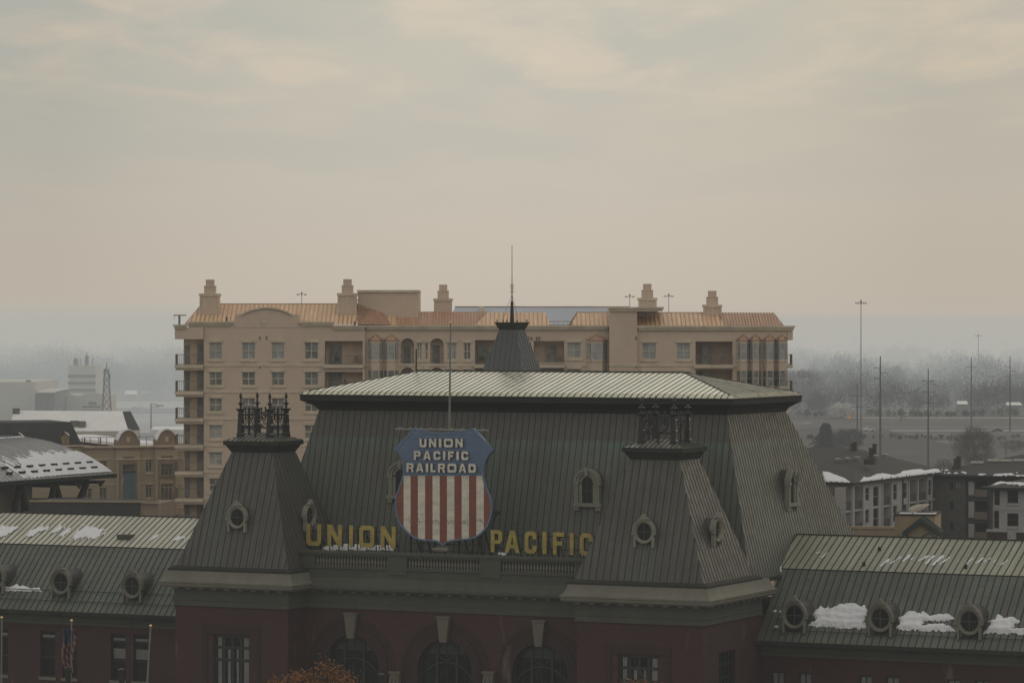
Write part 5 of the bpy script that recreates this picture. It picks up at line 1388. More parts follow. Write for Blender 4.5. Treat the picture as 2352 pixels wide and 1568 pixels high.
# snow on the vault
def vault_snow():
    ys = np.arange(yn, -.05, .16); xs = np.arange(-Rn*1.35, -.1, .16); X, Y = np.meshgrid(xs, ys)
    Z = zt-rad+rise+np.sqrt(rad*rad-(X+Rn)**2)
    low = np.clip((X+9.5)/6.5, 0, 1); far = np.clip((Y+22)/14, 0, 1)
    seam = np.abs(((Y-yn) % .8)/.8-.5)*2
    f = low*.9+far*.75*low+.16*vnoise(X*.5, Y*.5, 3)+.3*vnoise(X*.15, Y*2.6, 8)-.25*(1-seam)-.95
    f = np.where(Y < -22, f-.2, f)
    f2 = .12-np.abs(X+12.2+.02*Y)*.35+.1*vnoise(X, Y*.6, 4)
    f = np.maximum(f, f2)
    H = np.where(f > 0, np.minimum(.14, .03+f*.25), -.05)+.0
    V = np.stack([X, Y, Z+H], -1).reshape(-1, 3); ny, nx = X.shape; idx = np.arange(nx*ny).reshape(ny, nx); on = f > -.06
    cell = on[:-1, :-1] & on[1:, :-1] & on[:-1, 1:] & on[1:, 1:]
    F = np.stack([idx[:-1, :-1], idx[:-1, 1:], idx[1:, 1:], idx[1:, :-1]], -1)[cell]
    u, inv = np.unique(F, return_inverse=True)
    o = numpy_mesh('roof_snow', V[u], inv.reshape(F.shape), 'snow', label='smooth snow sheet sliding down the barrel roof to its eave', cat='snow', kind='stuff'); o.matrix_world = VT.mat()
vault_snow()
# flat parapet roof in front, and the blue-grey shaft
LP = Fr((70-CX)/FPX*372, 372, -R(8))
x1 = LP.on(361, 1165)[0]; zz = LP.on(200, 1150)[1]
lpb = thing('flat_roofed_building', 'low dark brick building with a pale parapet coping below the barrel roof', 'building', LP.mat())
g = MB().use('greywall2'); g.box(0, x1*.86, 0, 8, 0, zz-.15); g.use('annex_brown'); g.box(x1*.86+.01, x1, .2, 8, 0, zz-.25); g.build('wall', parent=lpb)
g = MB().use('tan'); g.box(-.1, x1+.1, -.15, .5, zz-.15, zz+.02); g.build('coping', parent=lpb)
bp = at(284, 1160, 380); bq = at(310, 1084, 380)
bs = thing('ventilation_shaft', 'plain square blue-grey shaft standing in front of the ochre building', 'shaft', Matrix.Translation(((bp.x+bq.x)/2, 380.6, 0)))
g = MB().use('bluegrey'); hw = (bq.x-bp.x)/2; g.box(-hw, hw, -hw, hw, 0, bq.z); g.build('casing', parent=bs)
g = MB().use('darkmetal'); g.box(-hw-.06, hw+.06, -hw-.06, hw+.06, bq.z+.003, bq.z+.12); g.build('cap', parent=bs)

# ================================================================== FAR LEFT INDUSTRY
def farbox(name, label, cat, px0, px1, pt_, Y, dep, mat, ang=0, zbase=0):
    a = at(px0, pt_, Y); b = at(px1, pt_, Y)
    o = thing(name, label, cat, Matrix.Translation((a.x, Y, 0)) @ Matrix.Rotation(ang, 4, 'Z'))
    return o, (b.x-a.x)/math.cos(ang), a.z
k3 = lambda zx, zy: (zx*.3296, 717.8+.3296*zy)
o, w_, h_ = farbox('warehouse', 'pale windowless warehouse at the left edge of the far district', 'warehouse', -60, 80, 877, 1150, 60, 'paleblock')
g = MB().use('paleblock'); g.box(0, w_, 0, 60, 0, h_); g.box(w_-4, w_+.5, 2, 8, h_-6, h_-2.5); g.build('wall', parent=o)
g = MB().use('greyblock'); g.box(w_-3, w_-1.5, 0, 2, h_, h_+.6); g.box(-.1, w_+.1, -.3, 60, h_-.5, h_-.01) if False else g.box(4, 6, 1, 3, h_, h_+1); g.build('roof_vent', parent=o)
o, w_, h_ = farbox('grey_shed', 'dark grey steel shed between the warehouse and the low pale building', 'shed', 81, 125, 900, 1120, 40, 'greyblock')
g = MB().use('greyblock'); g.box(0, w_, 0, 40, 0, h_); g.build('wall', parent=o); g = MB().use('paleblock'); g.face([(-.3, -.3, h_), (w_+.3, -.3, h_), (w_+.3, 40, h_+.5), (-.3, 40, h_+.5)]); g.box(-.2, w_+.2, -.3, -.05, h_-.35, h_-.01); g.build('roof', parent=o)
o, w_, h_ = farbox('low_pale_building', 'low pale building with green and yellow wall stripes in front of the louvred block', 'building', 134, 236, 903, 1150, 40, 'paleblock')
g = MB().use('paleblock'); g.box(0, w_, 0, 40, 0, h_-1); 
g.face([(0, 0, h_-1), (w_*.5, 0, h_-1), (w_*.5, 0, h_-.8), (w_*.25, 0, h_-.4), (0, 0, h_-.6)]); g.face([(w_*.5, 0, h_-1), (w_, 0, h_-1), (w_, 0, h_-.2), (w_*.75, 0, h_+.3), (w_*.5, 0, h_-.6)]); g.build('wall', parent=o)
g = MB().use('greenroof'); g.box(w_*.54, w_*.95, -.1, -.01, h_-4.6, h_-4.2); g.box(w_*.54, w_*.95, -.1, -.01, h_-6.5, h_-6.2); g.use('yellow'); g.box(w_*.54, w_*.95, -.12, -.01, h_-5.6, h_-5.3); g.build('painted_stripe', parent=o)
g = MB().use('cardark'); g.box(-.6, 1.5, -.8, 0, h_-8, h_-4.2); g.use('greyblock'); g.box(w_*.68, w_*.86, -.1, -.02, h_-3.8, h_-2.8); g.build('door', parent=o)
o, w_, h_ = farbox('louvred_block', 'tall pale block with rows of horizontal louvres and masts on its roof', 'building', 157, 219, 839, 1300, 20, 'paleblock')
g = MB().use('paleblock'); g.box(0, w_, 0, 15, 0, h_)
n = 8
g.build('wall', parent=o)
g = MB().use('greyblock')
for k in range(n): z = h_-3.4-k*2.6; g.box(-.15, w_+.15, -.4, -.02, z-.9, z)
g.build('louvre', parent=o)
g = MB().use('greyblock'); g.box(w_*.18, w_*.32, 1, 4, h_, h_+2.4); g.tube([(w_*.25, 2, h_+2), (w_*.25, 2, h_+3)], .25, 5); g.tube([(w_*.42, 2, h_), (w_*.42, 2, h_+2.6)], .12, 5); g.tube([(w_*.66, 2, h_), (w_*.66, 2, h_+5)], .18, 5); g.box(w_*.6, w_*.72, 1, 3, h_, h_+3.5); g.tube([(w_*.85, 2, h_), (w_*.9, 2, h_+3)], .15, 5); g.build('roof_mast', parent=o)
# lattice tower
lt = at(245, 832, 1100); b_ = at(245, 950, 1100)
o = thing('lattice_tower', 'thin steel lattice tower beside the low pale building', 'tower', Matrix.Translation((lt.x, 1100, 0)))
g = MB(); H = lt.z; w0, w1 = 2.1, .6
for sx, sy in ((-1, -1), (1, -1), (1, 1), (-1, 1)): g.bar((sx*w0, sy*w0, 0), (sx*w1, sy*w1, H-2), .28)
n = 12
for k in range(n):
    z0, z1 = (H-2)*k/n, (H-2)*(k+1)/n; a = w0+(w1-w0)*k/n; b = w0+(w1-w0)*(k+1)/n
    for s_ in (-1, 1):
        g.bar((-a, s_*a, z0), (b, s_*b, z1), .14); g.bar((a, s_*a, z0), (-b, s_*b, z1), .14); g.bar((s_*a, -a, z0), (s_*b, b, z1), .14); g.bar((-a, s_*a, z0), (a, s_*a, z0), .14)
g.build('lattice', 'rail', o)
g = MB()
for k, (x, z) in enumerate(((-1, H-3), (1, H-3.5), (1.6, H-4.5), (1.2, H-6), (-1.2, H-5.5), (0, H-2))): g.tube([(x*.7, -.8, z-.8), (x*.7, -.8, z+.8)], .2, 6)
g.tube([(0, 0, H-2), (0, 0, H)], .12, 5); g.build('antenna', 'greyblock', o)

# ================================================================== CARS (far away, small)
def car(loc, rz, paint, label, group='cars parked on the far left lot', sc=1.0):
    o = thing('parked_car', label, 'car', Matrix.Translation(loc) @ Matrix.Rotation(rz, 4, 'Z'), group)
    g = MB(); P = [(-2.2, .35), (-2.25, .75), (-1.9, .92), (-1.3, .98), (-.8, 1.42), (.5, 1.45), (1.15, 1.0), (2.0, .85), (2.25, .6), (2.2, .35)]
    for y0, y1 in ((-.88, .88),):
        for i in range(len(P)):
            a, b = P[i], P[(i+1) % len(P)]; g.face([(a[0], y0, a[1]), (b[0], y0, b[1]), (b[0], y1, b[1]), (a[0], y1, a[1])])
        g.face([(a[0], y0, a[1]) for a in P]); g.face([(a[0], y1, a[1]) for a in P])
    g.build('body', paint, o)
    g = MB()
    for y in (-.9, .9): g.face([(-1.2, y, 1.0), (-.78, y, 1.36), (.46, y, 1.38), (1.0, y, 1.0)])
    g.face([(1.16, -.75, 1.02), (1.16, .75, 1.02), (.54, .75, 1.43), (.54, -.75, 1.43)]); g.build('window', 'glass', o)
    for x in (-1.4, 1.4):
        for y in (-.85, .85):
            g = MB(); g.tube([(x, y-.12, .33), (x, y+.12, .33)], .33, 12); g.build('wheel', 'rubber', o)
    return o
for (px_, Y, rz_, paint, lab) in ((323, 1740, .1, 'carwhite', 'white car on the snowy lot left of the lamp post'), (356, 1750, -.05, 'cardark', 'dark car on the snowy lot right of the white car'), (311, 1720, .05, 'cardark', 'dark car half hidden by the white car')):
    p = at(px_, 940, Y); car((p.x, Y, .02), rz_, paint, lab)
    bpy.data.objects[-1] if False else None
for (px_, Y, paint, lab) in ((2290, 1360, 'cardark', 'dark car on the highway right of the big bare tree'), (1996, 1375, 'carwhite', 'pale car on the highway near the shortest power pole')):
    p = at(px_, 945, Y); car((p.x, Y, .05), .02, paint, lab, 'cars driving on the highway')

# ================================================================== RIGHT-HAND APARTMENT BLOCKS
k6 = lambda zx, zy: (1883.4+.19922*zx, 1004.9+.19922*zy)
c0 = at(1954, 1107.5, 440)
RB = Fr(c0.x, c0.y, math.pi/2-ALPHA)     # x runs back along the long side, y (depth) to the left
rb = thing('white_apartment_block', 'white and grey apartment block with dark balconies and a snow-edged hip roof', 'apartment building', RB.mat())
ze = c0.z
def r6(zx, zy=600): return RB.on(*k6(zx, zy))[0]
L = r6(1400)
hs = []; nz = [(ze-3.0, ze-.9), (ze-5.85, ze-3.7), (ze-8.7, ze-6.5)]
rec = [(300, 365), (400, 490), (720, 815), (1030, 1118), (1130, 1230), (1300, 1385)]; wn = [(525, 570), (615, 680), (845, 890), (955, 1005), (1250, 1290)]
for a, b in rec: hs.append((r6(a), r6(b), 8, ze-.6, 0, 1.6))
for a, b in wn:
    for i, (z0, z1) in enumerate(nz): hs.append((r6(a), r6(b), z0+(.4 if a == 525 else 0)-(.5 if a == 615 else 0), z1, 0, .3))
g = MB().use('siding'); g.wall(.35, L, 0, ze, 0, hs, .3)
# left (front) side of the block seen left of the corner
def side_l(p): return Vector((p.y, -p.x, p.z))      # s to the left is +depth
g.xf = lambda p: Vector((.35+p.y, .02+p.x, p.z)); g.wall(0, 30, 0, ze, 0, [(1.3, 2.3, ze-3, ze-.7), (1.3, 2.3, ze-6, ze-3.6), (3.2, 5.2, 8, ze-.5), (5.8, 8, 8, ze-.5)], 1.2); g.xf = None
g.use('greywall'); 
for a, b in rec: g.box(r6(a), r6(b), 1.5, 1.8, 0, ze-.6)
g.box(1.6, L, 1.9, 30, 0, ze-.1)
g.build('wall', parent=rb)
for a, b in rec:
    for i, (z0, z1) in enumerate(nz):
        g = MB().use('siding'); g.box(r6(a)+.02, r6(b)-.02, .1, 1.4, z0-.75, z0-.5); g.use('greywall2'); g.box(r6(a)+.02, r6(b)-.02, .1, .18, z0-.5, z0+.6); g.build('balcony', parent=rb)
for a, b in wn:
    for i, (z0, z1) in enumerate(nz): rect_window(rb, r6(a), r6(b), z0+(.4 if a == 525 else 0)-(.5 if a == 615 else 0), z1, 0, (), (.5,), 'siding', 'glass', .06, .05, None, None, None, .15, False, 'window', None)
g = MB().use('siding')
for zx in (375, 495, 717, 822, 1022, 1125, 1236): g.box(r6(zx)-.16, r6(zx)+.16, -.12, .1, 0, ze-.4)
g.use('darkmetal'); g.box(r6(950)-.08, r6(950)+.08, -.15, 0, 0, ze); g.build('pilaster', parent=rb)
g = MB().use('shingle')
rg = at(1963, 1031, 456)
yr = 6.0; W_ = L+1.2
g.slope([(-.6, -.6, ze), (W_, -.6, ze), (W_*.5, yr, rg.z)], None); g.slope([(-.6, 45, ze), (-.6, -.6, ze), (W_*.5, yr, rg.z), (W_*.5, 45, rg.z)], None); g.slope([(W_, -.6, ze), (W_, 45, ze), (W_*.5, 45, rg.z), (W_*.5, yr, rg.z)], None)
g.use('darkmetal'); g.bar((-.62, -.62, ze-.15), (W_, -.62, ze-.15), .08, .3); g.bar((-.62, -.62, ze-.15), (-.62, 45, ze-.15), .08, .3)
g.face([(-.6, -.6, ze-.05), (W_, -.6, ze-.05), (W_, .3, ze-.05), (-.6, .3, ze-.05)])
g.build('hip_roof', parent=rb)
def rpt(zx, zy):    # point on the long roof slope
    return RB.onplane(*k6(zx, zy), (-.6, -.6, ze), Vector((W_+.6, 0, 0)).cross(Vector((W_*.5+.6, yr+.6, rg.z-ze))))
def rpt2(zx, zy): return RB.onplane(*k6(zx, zy), (-.6, -.6, ze), Vector((0, 1, 0)).cross(Vector((W_*.5+.6, 0, rg.z-ze))))
for i, (zx, zy) in enumerate(((208, 278), (322, 268), (432, 257), (650, 236), (755, 225))):
    p = rpt2(zx, zy); g = MB().use('steel'); g.lathe([(.3, 0), (.3, .25), (.45, .3), (.4, .45), (.05, .5)], (p.x, p.y, p.z), 8); g.build('roof_vent', parent=rb)
p = rpt2(600, 290); g = MB().use('greywall2')
for k in range(6): a, b = random.uniform(-.6, .6), random.uniform(-.6, .6); g.box(p.x+b, p.x+b+.6, p.y+a, p.y+a+.6, p.z-.2, p.z+random.uniform(.3, .8))
g.build('roof_equipment', parent=rb)
for zx, zy, h in ((380, 125, 1.6), (405, 125, 2.2), (590, 175, 1.6), (630, 172, 3.0)):
    p = at(*k6(zx, zy), 458); q = RB.mat().inverted() @ p; g = MB().use('greywall2'); g.box(q.x-.22, q.x+.22, q.y-.22, q.y+.22, q.z-1.2, q.z+h*.35); g.box(q.x-.3, q.x+.3, q.y-.3, q.y+.3, q.z+h*.35, q.z+h*.35+.12); g.build('flue', parent=rb)
nA = Vector((W_+.6, 0, 0)).cross(Vector((W_*.5+.6, yr+.6, rg.z-ze))); nB = Vector((0, 1, 0)).cross(Vector((W_*.5+.6, 0, rg.z-ze)))
kk = lambda Ls: [k6(a, b) for a, b in Ls]
snow(RB, kk([(455, 507), (500, 455), (560, 460), (600, 445), (640, 420), (720, 410), (790, 425), (850, 430), (920, 410), (950, 385), (1050, 370), (1150, 362), (1200, 380), (1290, 362), (1350, 362), (1400, 392), (1300, 410), (1000, 440), (700, 478)]), (-.6, -.6, ze+.05), nA, (1, 0, 0), 'long ragged snow band along the eave of the white apartment block', .15, .18, .15, 41)
snow(RB, kk([(20, 395), (100, 398), (180, 430), (290, 470), (350, 512), (200, 512), (60, 508)]), (-.6, -.6, ze+.05), nB, (0, 1, 0), 'wedge of snow on the short eave left of the roof corner', .15, .18, .12, 43)
# dark middle block
c1 = at(2158, 1089, 470)
DB = Fr(c1.x, c1.y, -ALPHA)
db = thing('dark_apartment_block', 'charcoal apartment block with a low dark roof between the two white ones', 'apartment building', DB.mat())
z1_ = c1.z
def d6(zx, zy=700): return DB.on(*k6(zx, zy))[0]
hs = []; lv = [(510, 600), (735, 830), (975, 1070)]
for i, (a, b) in enumerate(lv):
    zt_, zb_ = DB.on(*k6(1560, a))[1], DB.on(*k6(1560, b))[1]
    hs += [(d6(1495), d6(1540), zb_, zt_, 0, .2), (d6(1560), d6(1625), zb_, zt_, 0, .2)]
for i, (a, b) in enumerate(((500, 680), (730, 940), (985, 1170))):
    zt_, zb_ = DB.on(*k6(1800, a))[1], DB.on(*k6(1800, b))[1]; hs.append((d6(1780), d6(1925), zb_, zt_, 0, 1.5))
g = MB().use('greywall'); g.wall(-1.2, d6(1680), 0, z1_, 0, [h for h in hs if h[1] < d6(1680)], .2)
g.use('greywall2'); g.wall(d6(1680), 34, 0, z1_, 0.3, [h for h in hs if h[1] > d6(1680)], 1.5); g.box(d6(1680), 34, 1.9, 25, 0, z1_-.1); g.box(-1, d6(1680), .7, 25, 0, z1_-.1)
g.build('wall', parent=db)
for h in hs:
    if h[1] < d6(1680): rect_window(db, h[0], h[1], h[2], h[3], 0, (.5,), (), 'greywall2', 'glass_pale' if h[0] > d6(1550) else 'glass', .06, .05, None, None, None, .1, False, 'window', None)
    else:
        g = MB().use('siding'); g.box(h[0]-.9, h[0]-.1, .2, .28, h[2]+.2, h[3]-.1); g.use('rail'); g.box(h[0], h[1], .1, .16, h[2], h[2]+1.0); g.build('balcony', parent=db)
g = MB().use('shingle'); g.slope([(-3, -.7, z1_), (34, -.7, z1_), (34, 10, z1_+2.5), (8.5, 10, z1_+2.5)], None); g.slope([(-3, -.7, z1_), (-3, 24, z1_), (8.5, 12, z1_+2.5), (8.5, 10, z1_+2.5)], None); g.face([(8.5, 10, z1_+2.5), (34, 10, z1_+2.5), (34, 24, z1_), (-3, 24, z1_), (8.5, 12, z1_+2.5)]); g.use('darkmetal'); g.bar((-3, -.72, z1_-.15), (34, -.72, z1_-.15), .08, .3); g.build('hip_roof', parent=db)
for zx, zy, h in ((1570, 350, 1.3), (1600, 345, 1.6), (1550, 360, .4)):
    q = DB.onplane(*k6(zx, zy), (0, -.7, z1_), (0, -2.5, 10.7)); g = MB().use('greywall2'); g.box(q.x-.28, q.x+.28, q.y-.28, q.y+.28, q.z-.5, q.z+h); g.build('flue', parent=db)
nC = (0, -2.5, 10.7); pC = (0, -.7, z1_+.05)
snow(DB, [kk(P) for P in ([(1395, 372), (1410, 368), (1412, 378), (1398, 378)], [(1425, 375), (1480, 366), (1492, 378), (1440, 386)], [(1418, 398), (1450, 400), (1450, 408), (1425, 406)], [(1465, 404), (1505, 400), (1508, 410), (1470, 411)], [(1545, 406), (1590, 402), (1590, 412), (1548, 414)], [(1610, 396), (1650, 394), (1690, 402), (1690, 412), (1640, 408)], [(1815, 422), (1860, 416), (1915, 418), (1912, 430), (1830, 430)], [(1990, 430), (2040, 420), (2220, 412), (2245, 430), (2180, 438), (2000, 436)], [(2255, 432), (2352, 432), (2352, 440), (2260, 442)], [(2260, 402), (2285, 398), (2285, 405)])], pC, nC, EX, 'broken snow dashes along the eave of the charcoal block', .12, .14, .08, 45, kind='stuff', name='eave_snow')
g = MB().use('paleblock'); 
for zx, zy in ((1812, 293), (2005, 270), (2145, 271), (2300, 268)):
    q = DB.onplane(*k6(zx, zy), (0, -.7, z1_), (0, -2.5, 10.7)); g.box(q.x-.8, q.x+.8, q.y-.3, q.y+.3, q.z, q.z+.25)
g.build('ridge_vent', parent=db)
# near right block
c2 = at(2270, 1118, 428)
NB = Fr(c2.x, c2.y, -ALPHA); z2b = c2.z
nb = thing('white_corner_block', 'white clapboard apartment corner with brick base at the right edge', 'apartment building', NB.mat())
def n6(zx, zy=700): return NB.on(*k6(zx, zy))
hs = []
for a, b, c, d in ((2160, 2285, 600, 755), (2158, 2288, 868, 1022), (2010, 2072, 592, 778), (2005, 2065, 840, 1045), (2420, 2540, 600, 755), (2420, 2540, 868, 1022)):
    x0, zt_ = n6(a, c); x1, zb_ = n6(b, d); hs.append((x0, x1, zb_, zt_, 0, .25))
g = MB().use('siding'); zbr = n6(2000, 1062)[1]; g.wall(0.5, 30, zbr, z2b, 0, hs, .25); g.face([(.5, 0, 0), (.5, 25, 0), (.5, 25, z2b), (.5, 0, z2b)]); g.box(.8, 30, .8, 25, 0, z2b-.1)
g.use('greywall'); g.box(.4, n6(1995)[0], -.1, .5, zbr, z2b-.2)
g.build('wall', parent=nb)
g = MB().use('brick'); g.box(0, n6(2165)[0], -.4, .6, 0, zbr-.2); g.box(n6(2275)[0], 30, -.4, .6, 0, zbr-.2); g.use('siding'); g.box(-.1, n6(2170)[0], -.5, .6, zbr-.2, zbr+.05); g.box(n6(2270)[0], 30, -.5, .6, zbr-.2, zbr+.05); g.box(n6(2168)[0], n6(2272)[0], -.3, .5, zbr-1.2, zbr+.0); g.build('brick_base', parent=nb)
for h in hs: rect_window(nb, *h[:4], 0, (.5,) if h[1]-h[0] > 2 else (), (.5,), 'greywall', 'glass', .08, .07, .1, None, None, .12, False, 'window', 'siding')
g = MB().use('siding'); z_ = n6(2200, 810)[1]; g.box(.6, 30, -.06, -.004, z_-.25, z_+.1); g.build('belt_course', parent=nb)
g = MB().use('shingle'); g.slope([(-.8, -.8, z2b), (31, -.8, z2b), (31, 9, z2b+2.0), (8, 9, z2b+2.0)], None); g.slope([(-.8, -.8, z2b), (-.8, 26, z2b), (8, 12, z2b+2), (8, 9, z2b+2)], None); g.use('darkmetal'); g.bar((-.8, -.82, z2b-.15), (31, -.82, z2b-.15), .1, .32); g.bar((-.82, -.8, z2b-.15), (-.82, 26, z2b-.15), .1, .32); g.build('hip_roof', parent=nb)
snow(NB, [kk([(1975, 548), (2030, 520), (2090, 508), (2150, 515), (2200, 515), (2352, 520), (2500, 520), (2500, 545), (2300, 552), (2230, 535), (2150, 530), (2090, 528), (2040, 540)])], (0, -.8, z2b+.05), (0, -2.0, 9.8), EX, 'thin snow edge on the roof of the white corner block', .12, .14, .1, 47)
# tan utility building
TB = Fr(*at(2055, 1184, 345).xy, -R(12)); 
def t6(zx, zy, y=0): return TB.on(*k6(zx, zy), y)
tb = thing('tan_utility_building', 'small tan building with a green gabled porch in front of the white block', 'building', TB.mat())
x0, zt_ = t6(862, 893); x1 = t6(1325, 893)[0]
g = MB().use('tan'); g.box(x0, x1, 0, 7, 0, zt_); g.build('wall', parent=tb)
g = MB().use('darkmetal'); g.box(x0-.1, x1+.1, -.12, 7.1, zt_+.003, zt_+.12); g.use('snow'); g.box(x1-2.2, x1, .3, 1.8, zt_+.13, zt_+.22); g.box(x0+.4, x0+1.6, .5, 1.6, zt_+.13, zt_+.2); g.build('coping', parent=tb)
y_ = -3.0
pk, zp = t6(1165, 922, y_); a, za = t6(962, 1000, y_); b, zb_ = t6(1385, 1080, y_)
lw, rw_ = pk-a, b-pk; zz = (za+zb_)/2-.1
g = MB().use('tan'); g.face([(a+.5, y_+.3, 0), (b-.5, y_+.3, 0), (b-.5, y_+.3, zz), (pk, y_+.3, zp-.2), (a+.5, y_+.3, zz)]); g.box(a+.5, b-.5, y_+.32, 0, 0, zz-.1); g.build('porch_wall', parent=tb)
g = MB().use('greenroof'); g.slope([(a-.1, y_-.2, zz-.35), (a-.1, .5, zz-.35), (pk, .5, zp), (pk, y_-.2, zp)], .5); g.slope([(b+.1, y_-.2, zz-.35), (b+.1, .5, zz-.35), (pk, .5, zp), (pk, y_-.2, zp)], .5)
g.face([(a-.1, y_-.2, zz-.35), (pk, y_-.2, zp), (pk, y_-.2, zp-.5), (a-.1, y_-.2, zz-.85)]); g.face([(b+.1, y_-.2, zz-.35), (pk, y_-.2, zp), (pk, y_-.2, zp-.5), (b+.1, y_-.2, zz-.85)])
for x in (a+.3, b-.3): g.tube([(x, y_+.1, zz-.5), (x+.0, y_+.2, zz-1.0), (x+(.25 if x < pk else -.25), y_+.25, zz-1.3), (x+(.25 if x < pk else -.25), y_+.25, 8)], .07, 6)
g.build('gable_roof', parent=tb)
g = MB().use('siding'); m_ = pk+.8; g.face([(m_-2.0, y_-.3, zz-1.6), (m_+2.0, y_-.3, zz-1.6), (m_, y_-.3, zz-.4)]); g.use('greywall'); g.bar((m_-2.3, y_-.35, zz-1.75), (m_, y_-.35, zz-.35), .18); g.bar((m_+2.3, y_-.35, zz-1.75), (m_, y_-.35, zz-.35), .18); g.box(m_-.15, m_+.15, y_-.36, y_-.3, zz-1.2, zz-.8); g.build('inner_gable', parent=tb)
# air scoop on its roof
px_, pz_ = t6(1000, 885, 2.5)
sc_ = thing('air_scoop', 'curved tan metal air scoop with dark mouth on the tan building roof', 'air scoop', TB.mat(px_, 2.5, pz_+.05))
e_ = t6(1258, 772, 2.5); LW = e_[0]-px_; LH = e_[1]-pz_
g = MB(); rr_ = LW*.24; path = []
for k in range(10):
    t = math.pi-(math.pi/2-.15)*k/9; path.append((LW*.78+LW*.52*math.cos(t), 0, LH*.02+(LH-rr_)*math.sin(t)))
rads = [rr_*1.1]*4+[rr_*1.05, rr_, rr_, rr_, rr_, rr_]
g.tube(path, rads, 16, False); e0 = Vector(path[-1])
for k in range(16):      # the slanting visor above the mouth
    t0, t1 = 2*math.pi*k/16, 2*math.pi*(k+1)/16
    c0, c1 = math.sin(t0), math.sin(t1); P = lambda t, o: (e0.x+o, rr_*math.cos(t), e0.z+rr_*math.sin(t))
    if c0+c1 > -.2: g.face([P(t0, 0), P(t1, 0), P(t1, max(0, LW*.3*(c1+.1))), P(t0, max(0, LW*.3*(c0+.1)))])
g.build('hood', 'tanmetal', sc_, smooth=True)
g = MB(); g.face([(e0.x+.02, rr_*.97*math.cos(2*math.pi*k/16), e0.z+rr_*.97*math.sin(2*math.pi*k/16)) for k in range(16)]); g.build('mouth', 'darkmetal', sc_)
g = MB(); g.box(LW*.5, LW*1.2, -1.2, 1.2, .01, LH*.28); g.build('base_housing', 'darkmetal', sc_)
# brick garden wall with coping
GW = Fr(*at(1955, 1221, 380).xy, -R(4)); xg = GW.on(2056, 1215)[0]; zg = GW.on(1990, 1211)[1]
gw = thing('garden_wall', 'low brown brick wall with pale coping beside the tan building', 'wall', GW.mat())
g = MB().use('annex_brown'); g.box(0, xg, 0, .5, 0, zg-.15); g.build('brickwork', parent=gw); g = MB().use('tan'); g.box(-.05, xg+.05, -.12, .62, zg-.147, zg+.12); g.build('coping', parent=gw)
# ================================================================== GROUND, ROADS
def ground():
    m, nt, b = newmat('ground_mix')
    geo = nt.nodes.new('ShaderNodeNewGeometry')
    def nz(sc, v3, det=6):
        mp = nt.nodes.new('ShaderNodeMapping'); mp.inputs['Scale'].default_value = v3; nt.links.new(geo.outputs['Position'], mp.inputs[0])
        n = nt.nodes.new('ShaderNodeTexNoise'); n.inputs['Scale'].default_value = sc; n.inputs['Detail'].default_value = det; n.inputs['Roughness'].default_value = .65
        nt.links.new(mp.outputs[0], n.inputs['Vector']); return n.outputs['Fac']
    a = mixc(nt, ramp(nt, nz(.012, (1, .5, 1)), .4, .6), (.06, .058, .054), (.115, .11, .105))
    a = mixc(nt, ramp(nt, nz(.03, (.6, .25, 1)), .6, .68), a, (.36, .36, .37))
    a = mixc(nt, ramp(nt, nz(.4, (1, 1, 1), 3), .3, .7), a, mixc(nt, .3, a, (.05, .045, .04)))
    nt.links.new(a, b.inputs['Base Color']); b.inputs['Roughness'].default_value = .95; b.inputs['Specular IOR Level'].default_value = .2
    M['ground'] = m
ground()
def sheet(name, pts, z, mat, **kw):
    g = MB(); g.face([(*p, z) for p in pts]); return g.build(name, mat, kind='structure', **kw)
sheet('ground', [(-38000, -3000), (38000, -3000), (38000, 38000), (-38000, 38000)], 0, 'ground')
def yrow(py): return CAMZ*FPX/(py-HZ)
M['snowy_ground'] = simple('snowy_lot', (.38, .38, .4), .95, (.22, .22, .22), .02, (1, .4, 1))
M['dry_grass'] = simple('dry_grass', (.085, .077, .064), 1, (.055, .05, .044), .05, (1, .4, 1))
for i, (x0, x1, y0, y1, mt, nm) in enumerate((
    (150, 900, 1340, 1372, 'asphalt', 'highway'), (150, 900, 1385, 1420, 'asphalt', 'highway'), (150, 900, 1372.5, 1384.5, 'snowy_ground', 'highway_median'),
    (150, 900, 1290, 1338, 'dry_grass', 'roadside_verge'), (150, 900, 1422, 1600, 'dry_grass', 'roadside_verge'), (150, 620, 1500, 1512, 'asphalt', 'frontage_road'),
    (150, 900, 1424, 1427, 'snowy_ground', 'snowbank'), (150, 900, 1332, 1335, 'snowy_ground', 'snowbank'), (150, 900, 1560, 1575, 'snowy_ground', 'snowbank'), (150, 700, 1225, 1229, 'asphalt', 'track'), (150, 800, 3350, 3600, 'snowy_ground', 'far_field'), (150, 1000, 4700, 5300, 'snowy_ground', 'far_field'), (-420, -60, 1350, 1640, 'snowy_ground', 'parking_lot'), (-460, -60, 1660, 1740, 'asphalt', 'road'), (-460, -60, 1745, 1900, 'snowy_ground', 'field'), (-420, -80, 1150, 1330, 'asphalt', 'rail_yard'))):
    sheet(nm, [(x0, y0), (x1, y0+ (x1-x0)*.0), (x1, y1), (x0, y1)], .03+.004*i, mt)
sheet('street', [(-60, 200), (100, 150), (110, 180), (-60, 236)], .02, 'asphalt')
sheet('plaza', [(-80, 236), (60, 176), (80, 250), (-70, 318)], .024, 'concrete')
M['line_white'] = simple('road_paint', (.7, .7, .7), .8)
g = MB()
for x in range(160, 880, 14): g.face([(x, 1356, .09), (x+5, 1356, .09), (x+5, 1356.3, .09), (x, 1356.3, .09)]); g.face([(x, 1402, .09), (x+5, 1402, .09), (x+5, 1402.3, .09), (x, 1402.3, .09)])
g.build('lane_marking', 'line_white', kind='structure')
o = thing('concrete_barrier', 'long pale concrete barrier along the far side of the highway', 'barrier')
g = MB()
